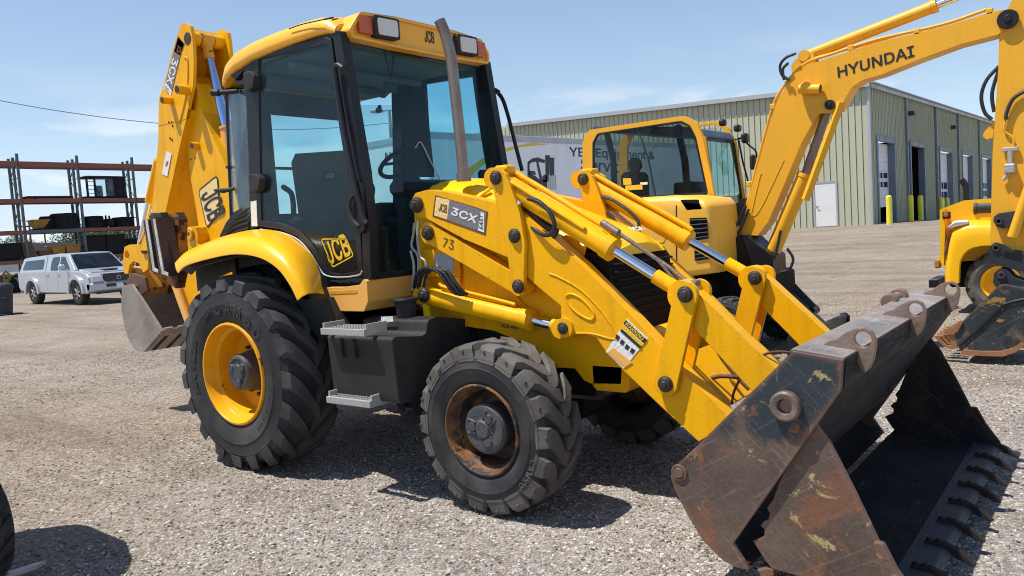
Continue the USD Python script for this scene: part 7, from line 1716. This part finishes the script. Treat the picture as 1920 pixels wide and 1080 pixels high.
pt(MB().box((FX + 0.055, PY0 + 0.50, 0.55), (FX + 0.066, PY0 + 0.82, 0.66)).box((FX + 0.055, PY0 + WID - 0.82, 0.55), (FX + 0.066, PY0 + WID - 0.50, 0.66)), 'bumper_slot', 'dark_trim')
pt(MB().box((FX + 0.060, PY0 + 0.84, 0.50), (FX + 0.072, PY0 + 1.06, 0.64)), 'number_plate', 'door_white')
pt(MB().box((FX - 0.05, PY0 + 0.2, 0.34), (FX + 0.02, PY0 + WID - 0.2, 0.42)), 'air_dam', 'dark_trim')
for x in (-24.29, -23.30, -25.20):
    pt(MB().box((x - 0.006, PY0 - 0.0005, 0.5), (x + 0.006, PY0 + 0.02, 1.14)), 'door_gap', 'dark_trim')
for x in (-24.22, -25.12):
    pt(MB().cbox((x, PY0 - 0.03, 1.03), (x + 0.16, PY0 + 0.005, 1.07), 0.01), 'door_handle', 'silver_paint')

# ================================================================== bin at the left edge, odds and ends
bz = on(6, 590, 'z', 0.0)
BN = thing('rubbish_bin', 'dark blue tapered plastic bin with a side handle at the left edge', 'bin', bz)
build(MB().lathe([(0.0, 0.0), (0.24, 0.0), (0.26, 0.03), (0.33, 0.80), (0.35, 0.80), (0.35, 0.86), (0.30, 0.93), (0.12, 0.97), (0.0, 0.975)], bz, 'z', 28, False), 'body', 'navy_plastic', BN, 40)
build(MB().tube(spline([bz + [0.30, -0.12, 0.55], bz + [0.42, -0.06, 0.52], bz + [0.42, 0.06, 0.46], bz + [0.30, 0.12, 0.44]], 5), 0.02, 8), 'handle', 'navy_plastic', BN, 40)
build(MB().cbox(bz + [0.10, -0.40, 0.0], bz + [0.45, 0.40, 0.03], 0.01), 'base', 'navy_plastic', BN)

# neighbouring machine: only the edge of its tyre shows in the corner, its unseen body is shaped to throw the shadow
WHL = thing('neighbouring_machine', 'black tyre edge of a neighbouring machine in the lower left corner', 'machine', (0.45, -2.9, 0))
ca, lu = tyre_mesh(np.zeros(3), 0.285, 0.22, 0.15, 16, 0.07, 0.26, 0.018, 0.03, 48)
c = np.array([0.45, -2.99, 0.28]); wg = group_part('wheel', WHL)
build(ca.moved(c), 'tyre', 'rubber', wg, 35); build(lu.moved(c), 'tread', 'rubber', wg, 35)
stage.GetPrimAtPath(wg + '/tread').SetCustomDataByKey('kind', 'stuff')
build(MB().lathe([(0.155, 0.03), (0.145, 0.012), (0.13, 0.05), (0.0, 0.06), (0.0, 0.16), (0.14, 0.16)], np.zeros(3), 'y', 32, False).moved(c), 'rim', 'yellow_plastic', wg, 30)
build(MB().prismz(rounded([(-0.5, -2.62), (0.15, -2.62), (0.46, -2.74), (0.62, -2.86), (0.60, -3.3), (-0.5, -3.3)], 0.22, 8), 0.95, 1.36), 'body', 'black_paint', WHL)
build(MB().cbox((-0.5, -3.2, 0.25), (0.2, -2.86, 0.95), 0.03), 'frame', 'black_paint', WHL)
bs = on(12, 1078, 'z', 0.03); be = on(88, 1053, 'z', 0.03)
SB = thing('steel_bar', 'thin pale steel bar lying on the gravel beside the black tyre', 'bar', bs)
dv = (be - bs); L_ = np.linalg.norm(dv); ex = dv / L_; ey = np.cross([0, 0, 1.0], ex)
build(MB().slab([(-0.35, -0.035), (0.7 * L_, -0.03), (L_, 0.0), (0.7 * L_, 0.02), (-0.35, 0.03)], bs - [0, 0, 0.012], ex, ey, 0.02), 'bar', 'bright_steel', SB)

# ================================================================== light pole and overhead cable
lp0 = CAM + ray(734, 262) / FPX * 48
LP = thing('light_pole', 'twin-headed steel light pole behind the white trailer, seen through the cab glass', 'street lamp', (lp0[0], lp0[1], 0.3))
ptop = np.array([lp0[0], lp0[1], 9.2])
build(MB().tube([(lp0[0], lp0[1], 0.2), (lp0[0], lp0[1], 5), ptop], [0.16, 0.13, 0.09], 14), 'pole', 'zinc', LP, 40)
side = rt / np.linalg.norm(rt)
for s in (-1, 1):
    build(MB().tube([ptop, ptop + np.array([side[0], side[1], 0]) * s * 0.5], 0.05, 8), 'arm', 'zinc', LP, 40)
    q_ = ptop + np.array([side[0], side[1], 0]) * s * 0.75
    build(MB().cbox(q_ - [0.32, 0.32, 0.10], q_ + [0.32, 0.32, 0.10], 0.06), 'lamp_head', 'grey_trim', LP)
cpx = [(-260, 118), (-130, 156), (0, 188.5), (150, 214), (295, 231), (430, 239), (530, 243), (630, 239.5), (731, 231)]
cd = np.linspace(34, 48, len(cpx))
cp_ = [CAM + ray(x, y) / FPX * d_ for (x, y), d_ in zip(cpx, cd)]
CBL = build(MB().tube(spline(cp_, 6), 0.016, 6), 'overhead_cable', 'junk_black', '/World')
tag(stage.GetPrimAtPath(CBL), 'thin black overhead cable sagging across the sky to the light pole', 'cable')

# ================================================================== far trees and a low house
def tree(name, label, base, h, w, n_leaf, seed):
    r_ = np.random.default_rng(seed); base = np.asarray(base, float)
    T = thing(name, label, 'tree', base, 'trees beyond the rack')
    tk = MB().tube([base - [0, 0, 0.2], base + [0.05 * w, 0, 0.35 * h], base + [0, 0, 0.6 * h]], [0.05 * h, 0.035 * h, 0.015 * h], 8)
    for k in range(6):
        an = r_.random() * 6.28; z0 = (0.25 + 0.3 * r_.random()) * h
        tk.tube([base + [0, 0, z0], base + [0.3 * w * math.cos(an), 0.3 * w * math.sin(an), z0 + 0.25 * h]], [0.02 * h, 0.006 * h], 6)
    build(tk, 'trunk', 'bark', T, 40)
    nc = 26; cc = r_.normal(size=(nc, 3)) * [0.23 * w, 0.23 * w, 0.16 * h] + [0, 0, 0.60 * h]; cr = (0.13 + 0.10 * r_.random(nc)) * w
    k = r_.integers(0, nc, n_leaf); d_ = r_.normal(size=(n_leaf, 3)); d_ /= np.linalg.norm(d_, axis=1, keepdims=True)
    P_ = cc[k] + d_ * cr[k][:, None] * (0.55 + 0.5 * r_.random((n_leaf, 1)) ** 0.5)
    P_[:, 2] = np.maximum(P_[:, 2], 0.14 * h)
    s_ = (0.010 + 0.012 * r_.random(n_leaf)) * max(w, h)
    u = r_.normal(size=(n_leaf, 3)); u /= np.linalg.norm(u, axis=1, keepdims=True); v = np.cross(u, r_.normal(size=(n_leaf, 3))); v /= np.linalg.norm(v, axis=1, keepdims=True)
    V = np.stack([P_ - u * s_[:, None], P_ + v * s_[:, None] * 0.6, P_ + u * s_[:, None], P_ - v * s_[:, None] * 0.6], 1).reshape(-1, 3) + base
    i4 = np.arange(n_leaf) * 4
    F = np.concatenate([np.stack([i4, i4 + 1, i4 + 2], 1), np.stack([i4, i4 + 2, i4 + 3], 1)])
    build(MB().add(V, F), 'crown', 'leaves', T)
def far_at(px, depth):
    p_ = CAM + ray(px, 480) / FPX * depth; return np.array([p_[0], p_[1], 0.0])
for i, (px, d_, h, w, lb) in enumerate(((44, 120, 4.3, 6.0, 'grey-green rounded tree above the tilted bucket on the rack'), (76, 135, 4.2, 7.0, 'low broad tree behind the grey-roofed house, left one'), (104, 130, 4.2, 6.0, 'low broad tree behind the grey-roofed house, right one'),
                                        (142, 105, 5.2, 7.0, 'bright green tree seen between the black containers and the shelf above'), (176, 112, 5.4, 8.0, 'tall green tree behind the black container under the tyre stack'), (208, 118, 5.5, 8.0, 'tall green tree behind the container nearest the digging arm'),
                                        (246, 125, 5.2, 8.0, 'green tree farthest right beyond the rack'), (-10, 125, 4.2, 8.0, 'grey-green tree cut by the left edge beyond the rack'), (12, 140, 4.8, 8.0, 'hazy low tree seen above the wide black container'))):
    tree('tree', lb, far_at(px, d_), h, w, 7000, 100 + i)
hp = far_at(92, 100)
HO = thing('house', 'low house with a grey shingle roof far behind the pallet rack', 'house', hp)
build(MB().cbox(hp + [-4, -5.0, -0.2], hp + [4, 5.0, 2.1], 0.02), 'wall', 'building_trim', HO)
build(MB().prismx([(hp[1] - 5.5, 2.0), (hp[1] + 5.5, 2.0), (hp[1] + 3.6, 3.6), (hp[1] - 3.6, 3.6)], hp[0] - 4.6, hp[0] + 4.6), 'roof', 'roof_shingle', HO)
for k in range(3):
    build(MB().box(hp + [4.0, -3.6 + k * 2.6, 0.8], hp + [4.04, -2.4 + k * 2.6, 1.8]), 'window', 'smoked_glass', HO)
for i, (px, d_) in enumerate(((34, 110), (61, 95), (88, 112))):
    b0 = far_at(px, d_)
    U_ = thing('utility_pole', ['thin wooden utility pole beyond the rack, left of the grey roof', 'thin wooden utility pole in front of the grey-roofed house', 'thin wooden utility pole at the right of the grey roof'][i], 'utility pole', b0, 'utility poles beyond the rack')
    build(MB().tube([b0 - [0, 0, 0.3], b0 + [0, 0, 6.4]], [0.14, 0.10], 8), 'pole', 'bark', U_, 40)
    build(MB().box(b0 + [-0.06, -0.9, 5.6], b0 + [0.06, 0.9, 5.75]), 'crossarm', 'bark', U_)
# grass verge along the far side of the rack
r_ = np.random.default_rng(5); n = 9000
gp = np.stack([-52 - 60 * r_.random(n) ** 1.4, 2 + 40 * r_.random(n), np.zeros(n)], 1)
hgt = 0.12 + 0.22 * r_.random(n); an = r_.random(n) * 6.28; wv = np.stack([np.cos(an), np.sin(an), 0 * an], 1) * 0.22
V = np.stack([gp - wv, gp + wv, gp + [0, 0, 1] * hgt[:, None] + wv * 0.4], 1).reshape(-1, 3)
GP = build(MB().add(V, np.arange(n * 3).reshape(-1, 3)), 'grass', 'grass_blade', '/World')
tag(stage.GetPrimAtPath(GP), 'rough grass verge beyond the pallet rack', 'grass', None, 'stuff')
